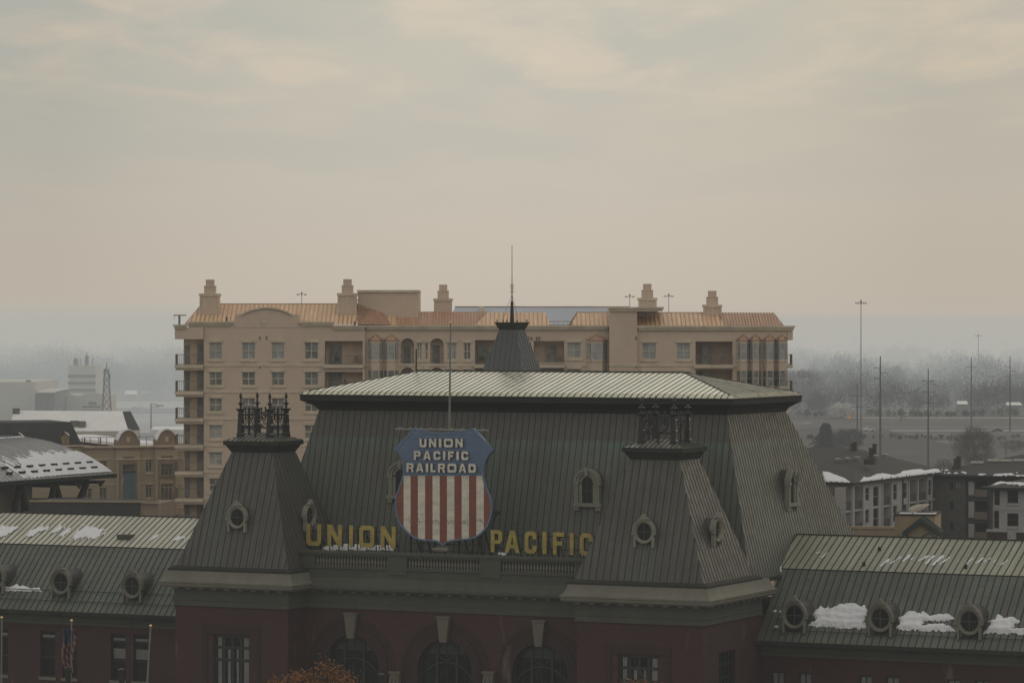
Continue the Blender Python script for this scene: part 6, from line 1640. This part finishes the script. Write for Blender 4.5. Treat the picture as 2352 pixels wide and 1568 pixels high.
for x in range(150, 900, 10): g.lathe([(.5, 0), (.5, .1), (.2, .9), (.18, 1.1)], (x, 1612, 0), sq=True) if False else g.box(x, x+9.8, 1612, 1612.6, 0, 1.5)
g.build('panel', 'concrete', o)
o = thing('fence', 'thin wire fence line crossing the field behind the white apartment block', 'fence')
g = MB()
for z in (.6, 1.2, 1.9): g.bar((170, 1238, z), (620, 1232, z), .07)
for k in range(90): x = 170+k*5; g.bar((x, 1238-k*.067, 0), (x, 1238-k*.067, 2.0), .12)
g.build('mesh_panel', 'rail', o)
o = thing('guard_rail', 'thin dark guard rail along the near side of the highway', 'guard rail')
g = MB()
for z in (.5, .8): g.bar((160, 1338, z), (700, 1338, z), .25)
for k in range(110): g.box(160+k*5, 160.2+k*5, 1338.1, 1338.3, 0, .8)
g.build('beam', 'steel', o)
# scattered roofs and sheds in the woods, each its own building
shed_specs = [(3392, 1605, 10, 'green'), ]
def shed(px_, py_, wpx, hpx, Y, label, roof='snowroof', wall='greyblock'):
    a = at(px_, py_, Y); w_ = wpx/FPX*Y; h = max(3.0, a.z)
    o = thing('distant_shed', label, 'shed', Matrix.Translation((a.x, Y, 0)), 'small roofs among the far trees')
    g = MB(); g.box(-w_/2, w_/2, 0, 9, 0, h); g.build('wall', wall, o)
    g = MB(); rise = hpx/FPX*Y
    g.face([(-w_/2-.5, -.5, h), (w_/2+.5, -.5, h), (w_/2, 4.5, h+rise), (-w_/2, 4.5, h+rise)]); g.face([(-w_/2-.5, 9.5, h), (w_/2+.5, 9.5, h), (w_/2, 4.5, h+rise), (-w_/2, 4.5, h+rise)])
    for s_ in (-1, 1): g.face([(s_*w_/2, 0, h), (s_*w_/2, 9, h), (s_*w_/2, 4.5, h+rise)])
    g.build('roof', roof, o); return o
for s_ in ((2330, 930, 32, 6, 1640, 'snowy shed roof at the right edge of the photo beside the last power pole'), (2212, 928, 22, 7, 1660, 'pale shed roof left of the second pole from the right edge'),
           (2062, 885, 20, 2, 2350, 'tiny white roof right of the tallest power pole'), (2115, 883, 26, 2, 2300, 'tiny white roof left of the middle power pole'),
           (1930, 821, 60, 2, 4200, 'long white roof far away below the tall light mast'), (2150, 812, 60, 3, 4800, 'long pale roof far away above the woods'),
           (2310, 799, 90, 3, 5600, 'wide white roof near the horizon at the right edge'), (1895, 880, 20, 3, 2400, 'tiny pale roof left of the tall light mast'),
           (213, 807, 70, 2, 5200, 'wide white roof far away above the louvred block'), (335, 921, 20, 2, 1990, 'white roof among the trees behind the snowy lot'), (300, 905, 25, 8, 1900, 'white gabled roof right of the lattice tower')):
    shed(*s_)
# ================================================================== POWER POLES AND LIGHT MASTS
def pole(px_, ptop, Y, arms, label, w=.55, lean=0.0):
    t = at(px_, ptop, Y)
    o = thing('power_pole', label, 'power pole', Matrix.Translation((t.x, Y, 0)), 'power poles in a row before the highway')
    g = MB(); g.tube([(0, 0, 0), (lean*.5, 0, t.z*.5), (lean, 0, t.z)], [w*.48, w*.36, w*.2], 10); g.build('shaft', 'polewood', o, smooth=True)
    for dpx, side, L in arms:
        z = t.z-dpx/FPX*Y; g = MB()
        for s_ in ((-1, 1) if side == 0 else (side,)):
            g.bar((0, 0, z-.22), (s_*L, 0, z+.05), .14); g.tube([(s_*L, 0, z+.05), (s_*L, 0, z-.3)], .09, 6)
        g.build('cross_arm', 'polewood', o)
    return o, t
tp = []
tp.append(pole(2022, 818, 900, ((26, -1, 1.6), (38, 1, 1.6), (50, -1, 1.6)), 'tallest power pole, directly above the hip roof of the white block', .75))
tp.append(pole(2132, 847, 850, ((27, 0, 1.3), (52, 0, 1.3), (77, 0, 1.3), (105, 0, 1.3)), 'power pole with four paired arms, middle of the row', .6))
tp.append(pole(1969, 880, 1000, ((28, 0, 1.5), (54, 0, 1.5), (80, 0, 1.5)), 'shortest power pole, left end of the row beside the evergreen', .55))
tp.append(pole(2231, 820, 1400, ((22, 0, 1.9), (46, 0, 1.9), (70, 0, 1.9)), 'pale power pole standing behind the big bare tree', .8))
tp.append(pole(2320, 818, 1350, ((23, -1, 2.0), (34, 1, 2.0), (46, -1, 2.0)), 'power pole at the right edge of the photo', .75))
def wire(a, b, sag, r=.035):
    a = Vector(a); b = Vector(b); g = MB()
    g.tube([a.lerp(b, k/10)-Vector((0, 0, sag*4*(k/10)*(1-k/10))) for k in range(11)], r, 4, False); return g
pts = [((p[1].x, p[1].y), p[1].z) for p in tp]
for k, (i, j, z0, z1, lab) in enumerate(((3, 4, 3.5, 4.0, 'upper wire between the two right-hand power poles'), (3, 4, 8, 8, 'lower wire between the two right-hand power poles'), (0, 1, 4, 3, 'wire from the tallest power pole to the middle one'), (1, 3, 3, 4, 'upper wire from the middle power pole to the pale one'), (2, 0, 3, 9, 'wire from the shortest power pole to the tallest one'), (1, 3, 8, 8, 'lower wire from the middle power pole to the pale one'))):
    a, b = pts[i], pts[j]
    wire((*a[0], a[1]-z0), (*b[0], b[1]-z1), 4, .05).build('power_line', 'polewood', None, label=lab, cat='power line', group='power lines between the poles')
def mast(px_, ptop, Y, label, w=.15):
    t = at(px_, ptop, Y)
    o = thing('light_mast', label, 'light mast', Matrix.Translation((t.x, Y, 0)), 'tall light masts along the far highway')
    g = MB(); g.tube([(0, 0, 0), (0, 0, t.z)], [w*1.5, w*.8], 8); g.build('shaft', 'polewood', o, smooth=True)
    g = MB(); g.bar((-1.9, 0, t.z-.6), (1.9, 0, t.z-.6), .14); g.bar((0, -1.9, t.z-.6), (0, 1.9, t.z-.6), .14)
    for x, y in ((-1.9, 0), (1.9, 0), (0, -1.9), (0, 1.9), (-1.2, -1.2), (1.2, 1.2)): g.lathe([(.35, -.6), (.2, -.2), (.1, 0)], (x, y, t.z-.5), 8)
    g.lathe([(.4, -.3), (.35, .2), (.1, .5)], (0, 0, t.z-.1), 8); g.build('lamp_ring', 'greyblock', o)
mast(1977.5, 691, 1300, 'tall slim light mast standing free in the sky at the right'); mast(2247, 768, 2100, 'small far light mast between the two right-hand power poles', .2)
mast(693, 672, 1500, 'light mast peeking over the left copper roof'); mast(1446.5, 677, 1500, 'light mast just left of the fourth chimney'); mast(1536, 676, 1500, 'light mast between the two right-hand chimneys')
# street lamp on the left lot, sign board
p = at(347, 926, 1180)
o = thing('street_lamp', 'lone grey street lamp pole on the snowy lot left of the apartment building', 'street lamp', Matrix.Translation((p.x, 1180, 0)))
g = MB(); g.tube([(0, 0, 0), (0, 0, p.z)], [.35, .2], 8); g.tube([(0, 0, p.z-.4), (1.2, 0, p.z-.2), (2.4, 0, p.z-.5)], .12, 6); g.build('shaft', 'polewood', o); g = MB(); g.box(1.8, 4.2, -.3, .3, p.z-1.0, p.z-.6); g.build('lamp_head', 'polewood', o)
p = at(1951.5, 957, 1480)
o = thing('road_sign', 'small bright orange road work sign beside the highway', 'road sign', Matrix.Translation((p.x, 1480, 0)))
g = MB(); g.box(-.5, .5, -.05, .05, p.z-1.0, p.z+.9); g.build('board', 'orange', o); g = MB(); g.box(-.1, .1, .06, .16, 0, p.z-1.0); g.build('post', 'polewood', o)
for zx, zy in ((795, 815), ):
    p = at(1777.8+zx*.3662, 660.4+zy*.3662, 1500); o = thing('street_lamp', 'thin lamp post beside the highway between two power poles', 'street lamp', Matrix.Translation((p.x, 1500, 0))); g = MB(); g.tube([(0, 0, 0), (0, 0, p.z)], .25, 6); g.tube([(0, 0, p.z), (2.5, 0, p.z+.2)], .15, 5); g.build('shaft', 'polewood', o)
p = at(1777.8+1455*.3662, 660.4+965*.3662, 1100); o = thing('street_lamp', 'thin lamp post right of the big bare tree', 'street lamp', Matrix.Translation((p.x, 1100, 0))); g = MB(); g.tube([(0, 0, 0), (0, 0, p.z)], .2, 6); g.bar((0, 0, p.z), (1.6, 0, p.z+.1), .15); g.build('shaft', 'polewood', o)

# ================================================================== TREES
def twigs(cx, cy, cz, rx, ry, rz_, n, L, wd, up=.6, r=rng, shell=.35):
    """n thin twig-like triangles spread through a crown"""
    d = r.normal(size=(n, 3)); d /= np.linalg.norm(d, axis=1)[:, None]
    rad = r.uniform(shell, 1, n)**.6
    # lumpy outline
    ph = r.uniform(0, 6.28, 6); lump = 1+.16*np.sin(3*np.arctan2(d[:, 1], d[:, 0])+ph[0])+.14*np.sin(4*d[:, 2]*2+ph[1])+.12*np.sin(7*d[:, 0]+ph[2])
    c = np.stack([cx+d[:, 0]*rad*rx*lump, cy+d[:, 1]*rad*ry*lump, cz+d[:, 2]*rad*rz_*lump], 1)
    dr = d*(1-up)+np.array([0, 0, up])+r.normal(size=(n, 3))*.35; dr /= np.linalg.norm(dr, axis=1)[:, None]
    sd = np.cross(dr, r.normal(size=(n, 3))); sd /= np.linalg.norm(sd, axis=1)[:, None]+1e-9
    l = L*r.uniform(.5, 1.3, n)[:, None]
    v = np.stack([c-sd*wd/2, c+sd*wd/2, c+dr*l], 1).reshape(-1, 3)
    return v
def limbs(g, base, H, r0, spread, n=5, levels=2, seed=1):
    rr = random.Random(seed); base = Vector(base)
    top = base+Vector((rr.uniform(-.04, .04)*H, rr.uniform(-.04, .04)*H, H*.55))
    g.tube([base, base.lerp(top, .5), top], [r0, r0*.75, r0*.5], 8)
    tips = []
    def grow(p, d, L, r, lv):
        q = p+d*L*.5+Vector((rr.uniform(-.1, .1), rr.uniform(-.1, .1), .05))*L; e = q+(d+Vector((rr.uniform(-.3, .3), rr.uniform(-.3, .3), .35))).normalized()*L*.5
        g.tube([p, q, e], [r, r*.75, r*.4], 5, False); tips.append(e)
        if lv > 0:
            for k in range(3):
                a = rr.uniform(0, 6.28); d2 = (d+Vector((math.cos(a), math.sin(a), rr.uniform(-.1, .6)))*.75).normalized(); grow(q.lerp(e, rr.random()), d2, L*.6, r*.5, lv-1)
    for k in range(n):
        a = 6.28*k/n+rr.uniform(-.4, .4); t = rr.uniform(.45, 1); d = Vector((math.cos(a)*spread, math.sin(a)*spread, rr.uniform(.5, 1.1))).normalized()
        grow(base.lerp(top, t), d, H*.33, r0*.45, levels)
    grow(top, Vector((0, 0, 1)), H*.35, r0*.45, levels)
    return tips
def tri_obj(name, V, mat, parent=None, **kw):
    F = np.arange(len(V)).reshape(-1, 3); return numpy_mesh(name, V, F, mat, parent, **kw)
def bare_tree(px_, ptop, Y, wpx, label, mat='twig', n=2600, zb=0, name='bare_tree', group=None, tw=(.9, .07), seed=1, low=.3):
    t = at(px_, ptop, Y); H = t.z-zb; W_ = wpx/FPX*Y/2
    o = thing(name, label, 'tree', Matrix.Translation((t.x, Y, zb)), group)
    g = MB(); limbs(g, (0, 0, 0), H*.85, H*.022, W_/H*1.6, 6, 2, seed); g.build('trunk', 'trunk', o)
    V = twigs(0, 0, H*(low+1)/2, W_, W_, H*(1-low)/2, n, tw[0], tw[1]); V[:, 2] = np.minimum(V[:, 2], H); tri_obj('crown', V, mat, o); return o
G1 = 'separate trees this side of the highway'
bare_tree(2238, 978, 980, 95, 'big spreading bare tree behind the dark block at the right', n=5200, seed=3, tw=(1.6, .09), low=.1, group=G1)
bare_tree(2170, 1052, 900, 50, 'low bare tree just left of the big spreading one', n=1200, seed=4, tw=(1.2, .08), low=.1, group=G1)
bare_tree(2330, 1010, 1150, 70, 'faint bare tree at the right edge behind the dark block', n=1200, seed=5, tw=(1.3, .08), low=.1, group=G1)
bare_tree(1950, 983, 1150, 70, 'roundish leafless tree right of the evergreen', n=3800, seed=6, tw=(1.2, .14), low=.05, group=G1)
bare_tree(1848, 846, 1750, 90, 'tall pale tree close to the right end of the apartment building', n=3800, seed=8, tw=(2.0, .22), low=.15, group='separate trees beyond the highway')
bare_tree(1932, 925, 1560, 56, 'low bush white with frost beyond the highway', 'frost', 1500, name='frosted_bush', seed=9, tw=(1.6, .22), low=.0)
bare_tree(2060, 838, 2150, 34, 'dense dark round tree above the woods', n=2200, seed=10, tw=(1.6, .3), low=.1, group='separate trees beyond the highway')
# evergreen: tiers of needles
def evergreen(px_, ptop, Y, wpx, label, tiers=9, n=9000):
    t = at(px_, ptop, Y); H = t.z; W_ = wpx/FPX*Y/2
    o = thing('evergreen_tree', label, 'tree', Matrix.Translation((t.x, Y, 0)), G1)
    g = MB(); g.tube([(0, 0, 0), (0, 0, H*.95)], [.35, .06], 8); g.build('trunk', 'trunk', o)
    V = []; nb = 120; m = n//nb
    for i in range(nb):
        h = (i+.5)/nb*.97; a = i*2.4+rng.uniform(-.3, .3); L = W_*(1-h)**.8*rng.uniform(.6, 1.12)+.4
        t = rng.uniform(.15, 1, m); p = np.stack([np.cos(a)*L*t, np.sin(a)*L*t, H*(.04+.93*h)+L*t*.18-L*t*t*.3], 1)+rng.normal(size=(m, 3))*np.array([.3, .3, .22])*(1.25-t[:, None])
        d = np.array([math.cos(a), math.sin(a), .2])+rng.normal(size=(m, 3))*.6; d /= np.linalg.norm(d, axis=1)[:, None]; s_ = np.cross(d, rng.normal(size=(m, 3))); s_ /= np.linalg.norm(s_, axis=1)[:, None]
        V.append(np.stack([p-s_*.13, p+s_*.13, p+d*.6], 1).reshape(-1, 3))
    tri_obj('crown', np.concatenate(V), 'pine', o)
evergreen(1897, 970, 1160, 84, 'dark evergreen standing left of the shortest power pole')
bare_tree(1990, 1190, 400, 46, 'small reddish bare tree behind the garden wall', 'twig_warm', 1500, seed=12, tw=(.5, .03), low=.35, name='bare_shrub')
# far woods: one mass nobody could count
def woods(name, label, bands, mat, density, seed):
    r = np.random.default_rng(seed); V = []
    for (x0, x1, y0, y1, h0, h1, n, tw_) in bands:
        px_ = r.uniform(x0, x1, n); Y = r.uniform(y0, y1, n); X = (px_-CX)/FPX*Y; H = r.uniform(h0, h1, n)*(1+.25*np.sin(px_*.021+Y*.002))
        for i in range(n):
            w_ = H[i]*r.uniform(.32, .6)
            V.append(twigs(X[i], Y[i], H[i]*.5, w_, w_, H[i]*.5, int(density*1.7), tw_*.9, tw_*.17, .5, r, .2))
    return tri_obj(name, np.concatenate(V), mat, None, label=label, cat='woods', kind='stuff')
woods('far_woods', 'hazy leafless woods beyond the highway on the right', [
    (1700, 2650, 1640, 1800, 8, 14, 150, 1.8), (1700, 2700, 1800, 2100, 10, 17, 200, 2.0), (1800, 2520, 2100, 2700, 10, 18, 170, 2.4), (1780, 2520, 2750, 3300, 8, 17, 110, 3.2),
    (1780, 2520, 3700, 4600, 6, 14, 110, 4.5), (1780, 2520, 5400, 8500, 6, 14, 90, 7.0)], 'woodtwig', 150, 21)
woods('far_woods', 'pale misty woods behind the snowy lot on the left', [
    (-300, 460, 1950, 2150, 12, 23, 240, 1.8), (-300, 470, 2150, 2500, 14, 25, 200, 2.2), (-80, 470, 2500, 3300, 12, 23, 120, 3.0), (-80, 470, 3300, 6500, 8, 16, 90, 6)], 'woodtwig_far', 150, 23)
# bushes near the road, right
woods('roadside_scrub', 'low brown scrub beside the highway', [(1820, 2420, 1580, 1605, 2, 4, 90, 1.0), (1830, 2420, 1270, 1300, .6, 1.6, 60, .7)], 'woodtwig', 60, 22)
# foreground tree tops with orange leaves
def autumn(px_, ptop, Y, W_, label, n, seed, H0=None):
    t = at(px_, ptop, Y); H = t.z; r = np.random.default_rng(seed)
    o = thing('autumn_tree', label, 'tree', Matrix.Translation((t.x, Y, 0)), 'orange-leaved trees before the station')
    g = MB(); tips = limbs(g, (0, 0, 0), H*.92, .22, .6, 6, 2, seed); g.build('trunk', 'trunk', o)
    V = []
    K = 130
    cc = r.normal(size=(K, 3)); cc /= np.linalg.norm(cc, axis=1)[:, None]; cc *= (r.uniform(.2, 1.0, K)**.6*(1+.28*np.sin(cc[:, 0]*6+seed)*np.cos(cc[:, 1]*5)))[:, None]
    C = np.stack([cc[:, 0]*W_*1.15, cc[:, 1]*W_, H-3.4+cc[:, 2]*2.9], 1)
    for c in C:
        m = int(n/K*r.uniform(.4, 1.6)); sg_ = r.uniform(.22, .45); d = r.normal(size=(m, 3))*np.array([sg_, sg_, sg_*.85]); p = c+d
        a = r.normal(size=(m, 3)); a /= np.linalg.norm(a, axis=1)[:, None]; b = np.cross(a, r.normal(size=(m, 3))); b /= np.linalg.norm(b, axis=1)[:, None]; s_ = r.uniform(.07, .14, m)[:, None]
        V.append(np.stack([p-a*s_, p+b*s_*.6, p+a*s_, p-b*s_*.6], 1))
    V = np.concatenate(V).reshape(-1, 3); F = np.arange(len(V)).reshape(-1, 4)
    numpy_mesh('crown', V, F, 'autumn', o)
autumn(742, 1524, 262, 3.3, 'orange-leaved tree top before the left arched window', 20000, 51)
autumn(1468, 1548, 256, 2.2, 'second orange tree top under the right tower window', 9000, 52)
# ================================================================== FLAGPOLES, FLAGS, LAMPS
def fpole(px0, ptop, px1, Y, label):
    t = at(px0, ptop, Y); b = at(px1, 1568, Y); zb = 0
    k = (t.x-b.x)/(t.z-b.z); x0 = t.x-k*t.z
    o = thing('flagpole', label, 'flagpole', Matrix.Translation((x0, Y, 0)), 'silver flagpoles before the left wing')
    g = MB(); g.tube([(0, 0, 0), (t.x-x0, 0, t.z)], [.11, .055], 10); g.build('shaft', 'pole', o, smooth=True)
    g = MB(); g.lathe([(.01, -.12), (.09, -.07), (.12, 0), (.09, .07), (.01, .12)], (t.x-x0, 0, t.z+.08), 10); g.build('ball', 'gold', o, smooth=True)
    return t
fpole(4, 1420, 3, 262, 'silver flagpole at the left edge of the photo')
t2 = fpole(164.3, 1427, 162.5, 258, 'silver flagpole carrying the striped flag')
fpole(346, 1439, 338, 252, 'bare silver flagpole right of the striped flag')
fl = thing('striped_flag', 'limp red and white striped flag with blue canton hanging on the middle pole', 'flag', Matrix.Translation((t2.x, 258, 0)))
def cloth(name, segs, parent, w0=.0):
    pass
ztop = at(0, 1444, 258).z; zbot = at(0, 1546, 258).z
def fold(u, v):   # u across the folded cloth 0..1, v down 0..1
    wid = (.75+.35*math.sin(v*3.0+.4))*(1-.25*v)
    x = -.12-wid*(u-.35)+.12*math.sin(v*7); y = .16*math.sin(u*19+v*3)
    return (x, y, ztop+(zbot-ztop)*(v*(1-.06*math.sin(u*6)))) 
g = MB(); NU_, NV = 26, 40
for i in range(NU_):
    for j in range(NV):
        u0, u1, v0, v1 = i/NU_, (i+1)/NU_, j/NV, (j+1)/NV
        s_ = int((v0*13)+(u0*5.0)) % 2
        g.use('flagblue' if v0 < .3 and u0 > .15 else ('flagred' if s_ else 'flagwhite'))
        if v0 < .3 and (i*7+j*3) % 5 == 0 and u0 > .15: g.use('flagwhite') if (i+j) % 2 else None
        g.face([fold(u0, v0), fold(u1, v0), fold(u1, v1), fold(u0, v1)])
g.build('cloth', parent=fl)
f2 = thing('dark_blue_flag', 'sliver of a dark blue flag hanging at the left edge of the photo', 'flag', Matrix.Translation((at(3, 1480, 262).x-.15, 262, 0)))
g = MB(); za, zb_ = at(0, 1462, 262).z, at(0, 1575, 262).z
for i in range(10): g.face([(-.08*i, .1*math.sin(i*1.7), za-.05*i), (-.08*(i+1), .1*math.sin((i+1)*1.7), za-.05*(i+1)), (-.08*(i+1), .1*math.sin((i+1)*1.7+.5), zb_), (-.08*i, .1*math.sin(i*1.7+.5), zb_)])
g.build('cloth', 'flagblue', f2)
for px_, pt_, lab in ((156.5, 1530, 'dark lamp post beside the striped flag'), (279, 1535, 'dark lamp post between the flagpoles'), (877, 1546, 'dark lamp post left of the middle arched window')):
    t = at(px_, pt_, 256)
    o = thing('lamp_post', lab, 'lamp post', Matrix.Translation((t.x, 256, 0)), 'dark lamp posts before the station')
    g = MB(); g.tube([(0, 0, 0), (0, 0, t.z-1.2)], .12, 10); g.build('post', 'iron', o, smooth=True)
    g = MB(); g.lathe([(.12, -1.3), (.2, -1.2), (.2, -.12), (.26, -.1), (.24, -.02), (.1, .03), (.02, .04)], (0, 0, t.z), 14); g.build('lantern', 'iron', o, smooth=False)

# ================================================================== HAZE, SKY, SUN, CAMERA
SG_ = (.9, 1.0, 1.12)
def hazemat(name, S0, CIN):
  m = bpy.data.materials.new(name); m.use_nodes = True; nt = m.node_tree
  for n in list(nt.nodes): nt.nodes.remove(n)
  out = nt.nodes.new('ShaderNodeOutputMaterial'); add = nt.nodes.new('ShaderNodeAddShader'); ab = nt.nodes.new('ShaderNodeVolumeAbsorption'); em = nt.nodes.new('ShaderNodeEmission')
  sg = [S0*s_ for s_ in SG_]; dens = max(sg)/.9
  ab.inputs['Density'].default_value = dens; ab.inputs['Color'].default_value = (*[1-s_/dens for s_ in sg], 1)
  e_ = [s_*c for s_, c in zip(sg, CIN)]; mx = max(e_); em.inputs['Color'].default_value = (*[v/mx for v in e_], 1); em.inputs['Strength'].default_value = mx
  nt.links.new(ab.outputs[0], add.inputs[0]); nt.links.new(em.outputs[0], add.inputs[1]); nt.links.new(add.outputs[0], out.inputs['Volume'])
  M[name] = m
hazemat('haze', 1.25e-4, (.50, .46, .395)); hazemat('far_haze', 8.0e-4, (.425, .425, .395))
g = MB(); g.box(-45000, 45000, -4000, 45000, -2, 75); o = g.build('haze', 'haze', kind='structure')
o['label'] = 'low winter haze lying over the whole district'
g = MB(); P = [(-44000, 860), (-60, 860), (-60, 1570), (44000, 1570), (44000, 44000), (-44000, 44000)]
for (a, b) in zip(P, P[1:]+P[:1]): g.face([(*a, -1.5), (*b, -1.5), (*b, 48), (*a, 48)])
g.face([(-44000, 860, 48), (-60, 860, 48), (-60, 1570, 48), (-44000, 1570, 48)]); g.face([(-44000, 1570, 48), (-60, 1570, 48), (44000, 1570, 48), (44000, 44000, 48), (-44000, 44000, 48)])
g.face([(-44000, 860, -1.5), (-60, 860, -1.5), (-60, 1570, -1.5), (-44000, 1570, -1.5)]); g.face([(-44000, 1570, -1.5), (-60, 1570, -1.5), (44000, 1570, -1.5), (44000, 44000, -1.5), (-44000, 44000, -1.5)])
o = g.build('far_haze', 'far_haze', kind='structure'); o['label'] = 'denser blue-grey haze over the far plain'
import bmesh as _bm
b_ = _bm.new(); b_.from_mesh(o.data); _bm.ops.remove_doubles(b_, verts=b_.verts, dist=.01); _bm.ops.recalc_face_normals(b_, faces=b_.faces); b_.to_mesh(o.data); b_.free()

SUN_AZ, SUN_EL = 38.0, 24.0     # degrees right of the view direction, above the horizon
w = bpy.data.worlds.new('World'); scene.world = w; w.use_nodes = True; nt = w.node_tree
for n in list(nt.nodes): nt.nodes.remove(n)
out = nt.nodes.new('ShaderNodeOutputWorld'); bg = nt.nodes.new('ShaderNodeBackground'); bg2 = nt.nodes.new('ShaderNodeBackground'); add = nt.nodes.new('ShaderNodeAddShader')
sky = nt.nodes.new('ShaderNodeTexSky'); sky.sky_type = 'NISHITA'; sky.sun_disc = False; sky.sun_elevation = R(SUN_EL); sky.sun_rotation = R(SUN_AZ); sky.dust_density = 5; sky.air_density = 1.5
nt.links.new(sky.outputs[0], bg.inputs[0]); bg.inputs[1].default_value = .012
tc = nt.nodes.new('ShaderNodeTexCoord'); sp = nt.nodes.new('ShaderNodeSeparateXYZ'); nt.links.new(tc.outputs['Generated'], sp.inputs[0])
def mth(op, a, b=None, c=None):
    n = nt.nodes.new('ShaderNodeMath'); n.operation = op
    for i, v in enumerate((a, b, c)):
        if v is None: continue
        if isinstance(v, (int, float)): n.inputs[i].default_value = v
        else: nt.links.new(v, n.inputs[i])
    return n.outputs[0]
X, Y, Z = sp.outputs
rp = nt.nodes.new('ShaderNodeValToRGB'); nt.links.new(mth('MAXIMUM', Z, 0), rp.inputs[0]); cr = rp.color_ramp
stops = [(0, (.545, .485, .41)), (.012, (.55, .49, .415)), (.04, (.52, .49, .43)), (.075, (.475, .468, .418)), (.12, (.46, .45, .39)), (.3, (.46, .46, .43)), (1, (.42, .43, .43))]
cr.elements[0].position = 0; cr.elements[0].color = (*stops[0][1], 1); cr.elements[1].position = 1; cr.elements[1].color = (*stops[-1][1], 1)
for p_, c_ in stops[1:-1]: e = cr.elements.new(p_); e.color = (*c_, 1)
base = rp.outputs[0]
# clouds on a flat layer overhead
zz = mth('ADD', Z, .035)
cb = nt.nodes.new('ShaderNodeCombineXYZ'); nt.links.new(mth('MULTIPLY', mth('DIVIDE', X, zz), 1.7), cb.inputs[0]); nt.links.new(mth('MULTIPLY', mth('DIVIDE', Y, zz), .55), cb.inputs[1])
n1 = nt.nodes.new('ShaderNodeTexNoise'); n1.inputs['Scale'].default_value = 1.6; n1.inputs['Detail'].default_value = 7; n1.inputs['Roughness'].default_value = .55; n1.inputs['Distortion'].default_value = .35; nt.links.new(cb.outputs[0], n1.inputs['Vector'])
n2 = nt.nodes.new('ShaderNodeTexNoise'); n2.inputs['Scale'].default_value = .6; n2.inputs['Detail'].default_value = 3; nt.links.new(cb.outputs[0], n2.inputs['Vector'])
def rampw(v, a, b, lo=0, hi=1, sm_=True):
    n = nt.nodes.new('ShaderNodeMapRange'); n.interpolation_type = 'SMOOTHSTEP' if sm_ else 'LINEAR'
    for i, k in enumerate((a, b, lo, hi)): n.inputs[i+1].default_value = k
    nt.links.new(v, n.inputs[0]); return n.outputs[0]
cm = mth('MULTIPLY', rampw(n1.outputs['Fac'], .4, .7), rampw(Z, .05, .075))
gm = mth('MULTIPLY', rampw(n2.outputs['Fac'], .4, .6), rampw(Z, .02, .08, 0, .9))
c1 = mixc(nt, gm, base, (.43, .44, .41))
c2 = mixc(nt, cm, c1, (.575, .515, .435))
# sky behind raised to light the fronts, dimmer to the sides
front = rampw(Y, -.6, 1.0, 1.35, 1.0)
gx = mth('SUBTRACT', X, -.005); side = mth('SUBTRACT', 1.0, mth('MULTIPLY', mth('MULTIPLY', gx, gx), 9.0)); side = mth('MAXIMUM', side, .86)
f = mth('MULTIPLY', front, side)
mc = nt.nodes.new('ShaderNodeVectorMath'); mc.operation = 'SCALE'; nt.links.new(c2, mc.inputs[0]); nt.links.new(f, mc.inputs['Scale'])
nt.links.new(mc.outputs[0], bg2.inputs[0]); bg2.inputs[1].default_value = 1.0
nt.links.new(bg.outputs[0], add.inputs[0]); nt.links.new(bg2.outputs[0], add.inputs[1]); nt.links.new(add.outputs[0], out.inputs[0])

sl = bpy.data.lights.new('sun', 'SUN'); sl.energy = .28; sl.angle = R(25); sl.color = (1, .93, .82)
so = bpy.data.objects.new('sun', sl); col.objects.link(so)
d = Vector((math.sin(R(SUN_AZ))*math.cos(R(SUN_EL)), math.cos(R(SUN_AZ))*math.cos(R(SUN_EL)), math.sin(R(SUN_EL))))
so.rotation_euler = d.to_track_quat('Z', 'Y').to_euler()
cam = bpy.data.cameras.new('camera'); co = bpy.data.objects.new('camera', cam); col.objects.link(co); scene.camera = co
co.location = (0, 0, CAMZ); co.rotation_euler = (R(90), 0, 0)
cam.sensor_width = 36; cam.lens = FPX/2352*36; cam.shift_y = -(784-HZ)/2352; cam.clip_start = 1; cam.clip_end = 100000
scene.render.engine = 'CYCLES'; scene.cycles.use_denoising = True; scene.cycles.max_bounces = 5; scene.cycles.diffuse_bounces = 3; scene.cycles.glossy_bounces = 2
scene.view_settings.view_transform = 'Standard'; scene.view_settings.look = 'None'; scene.view_settings.exposure = 0
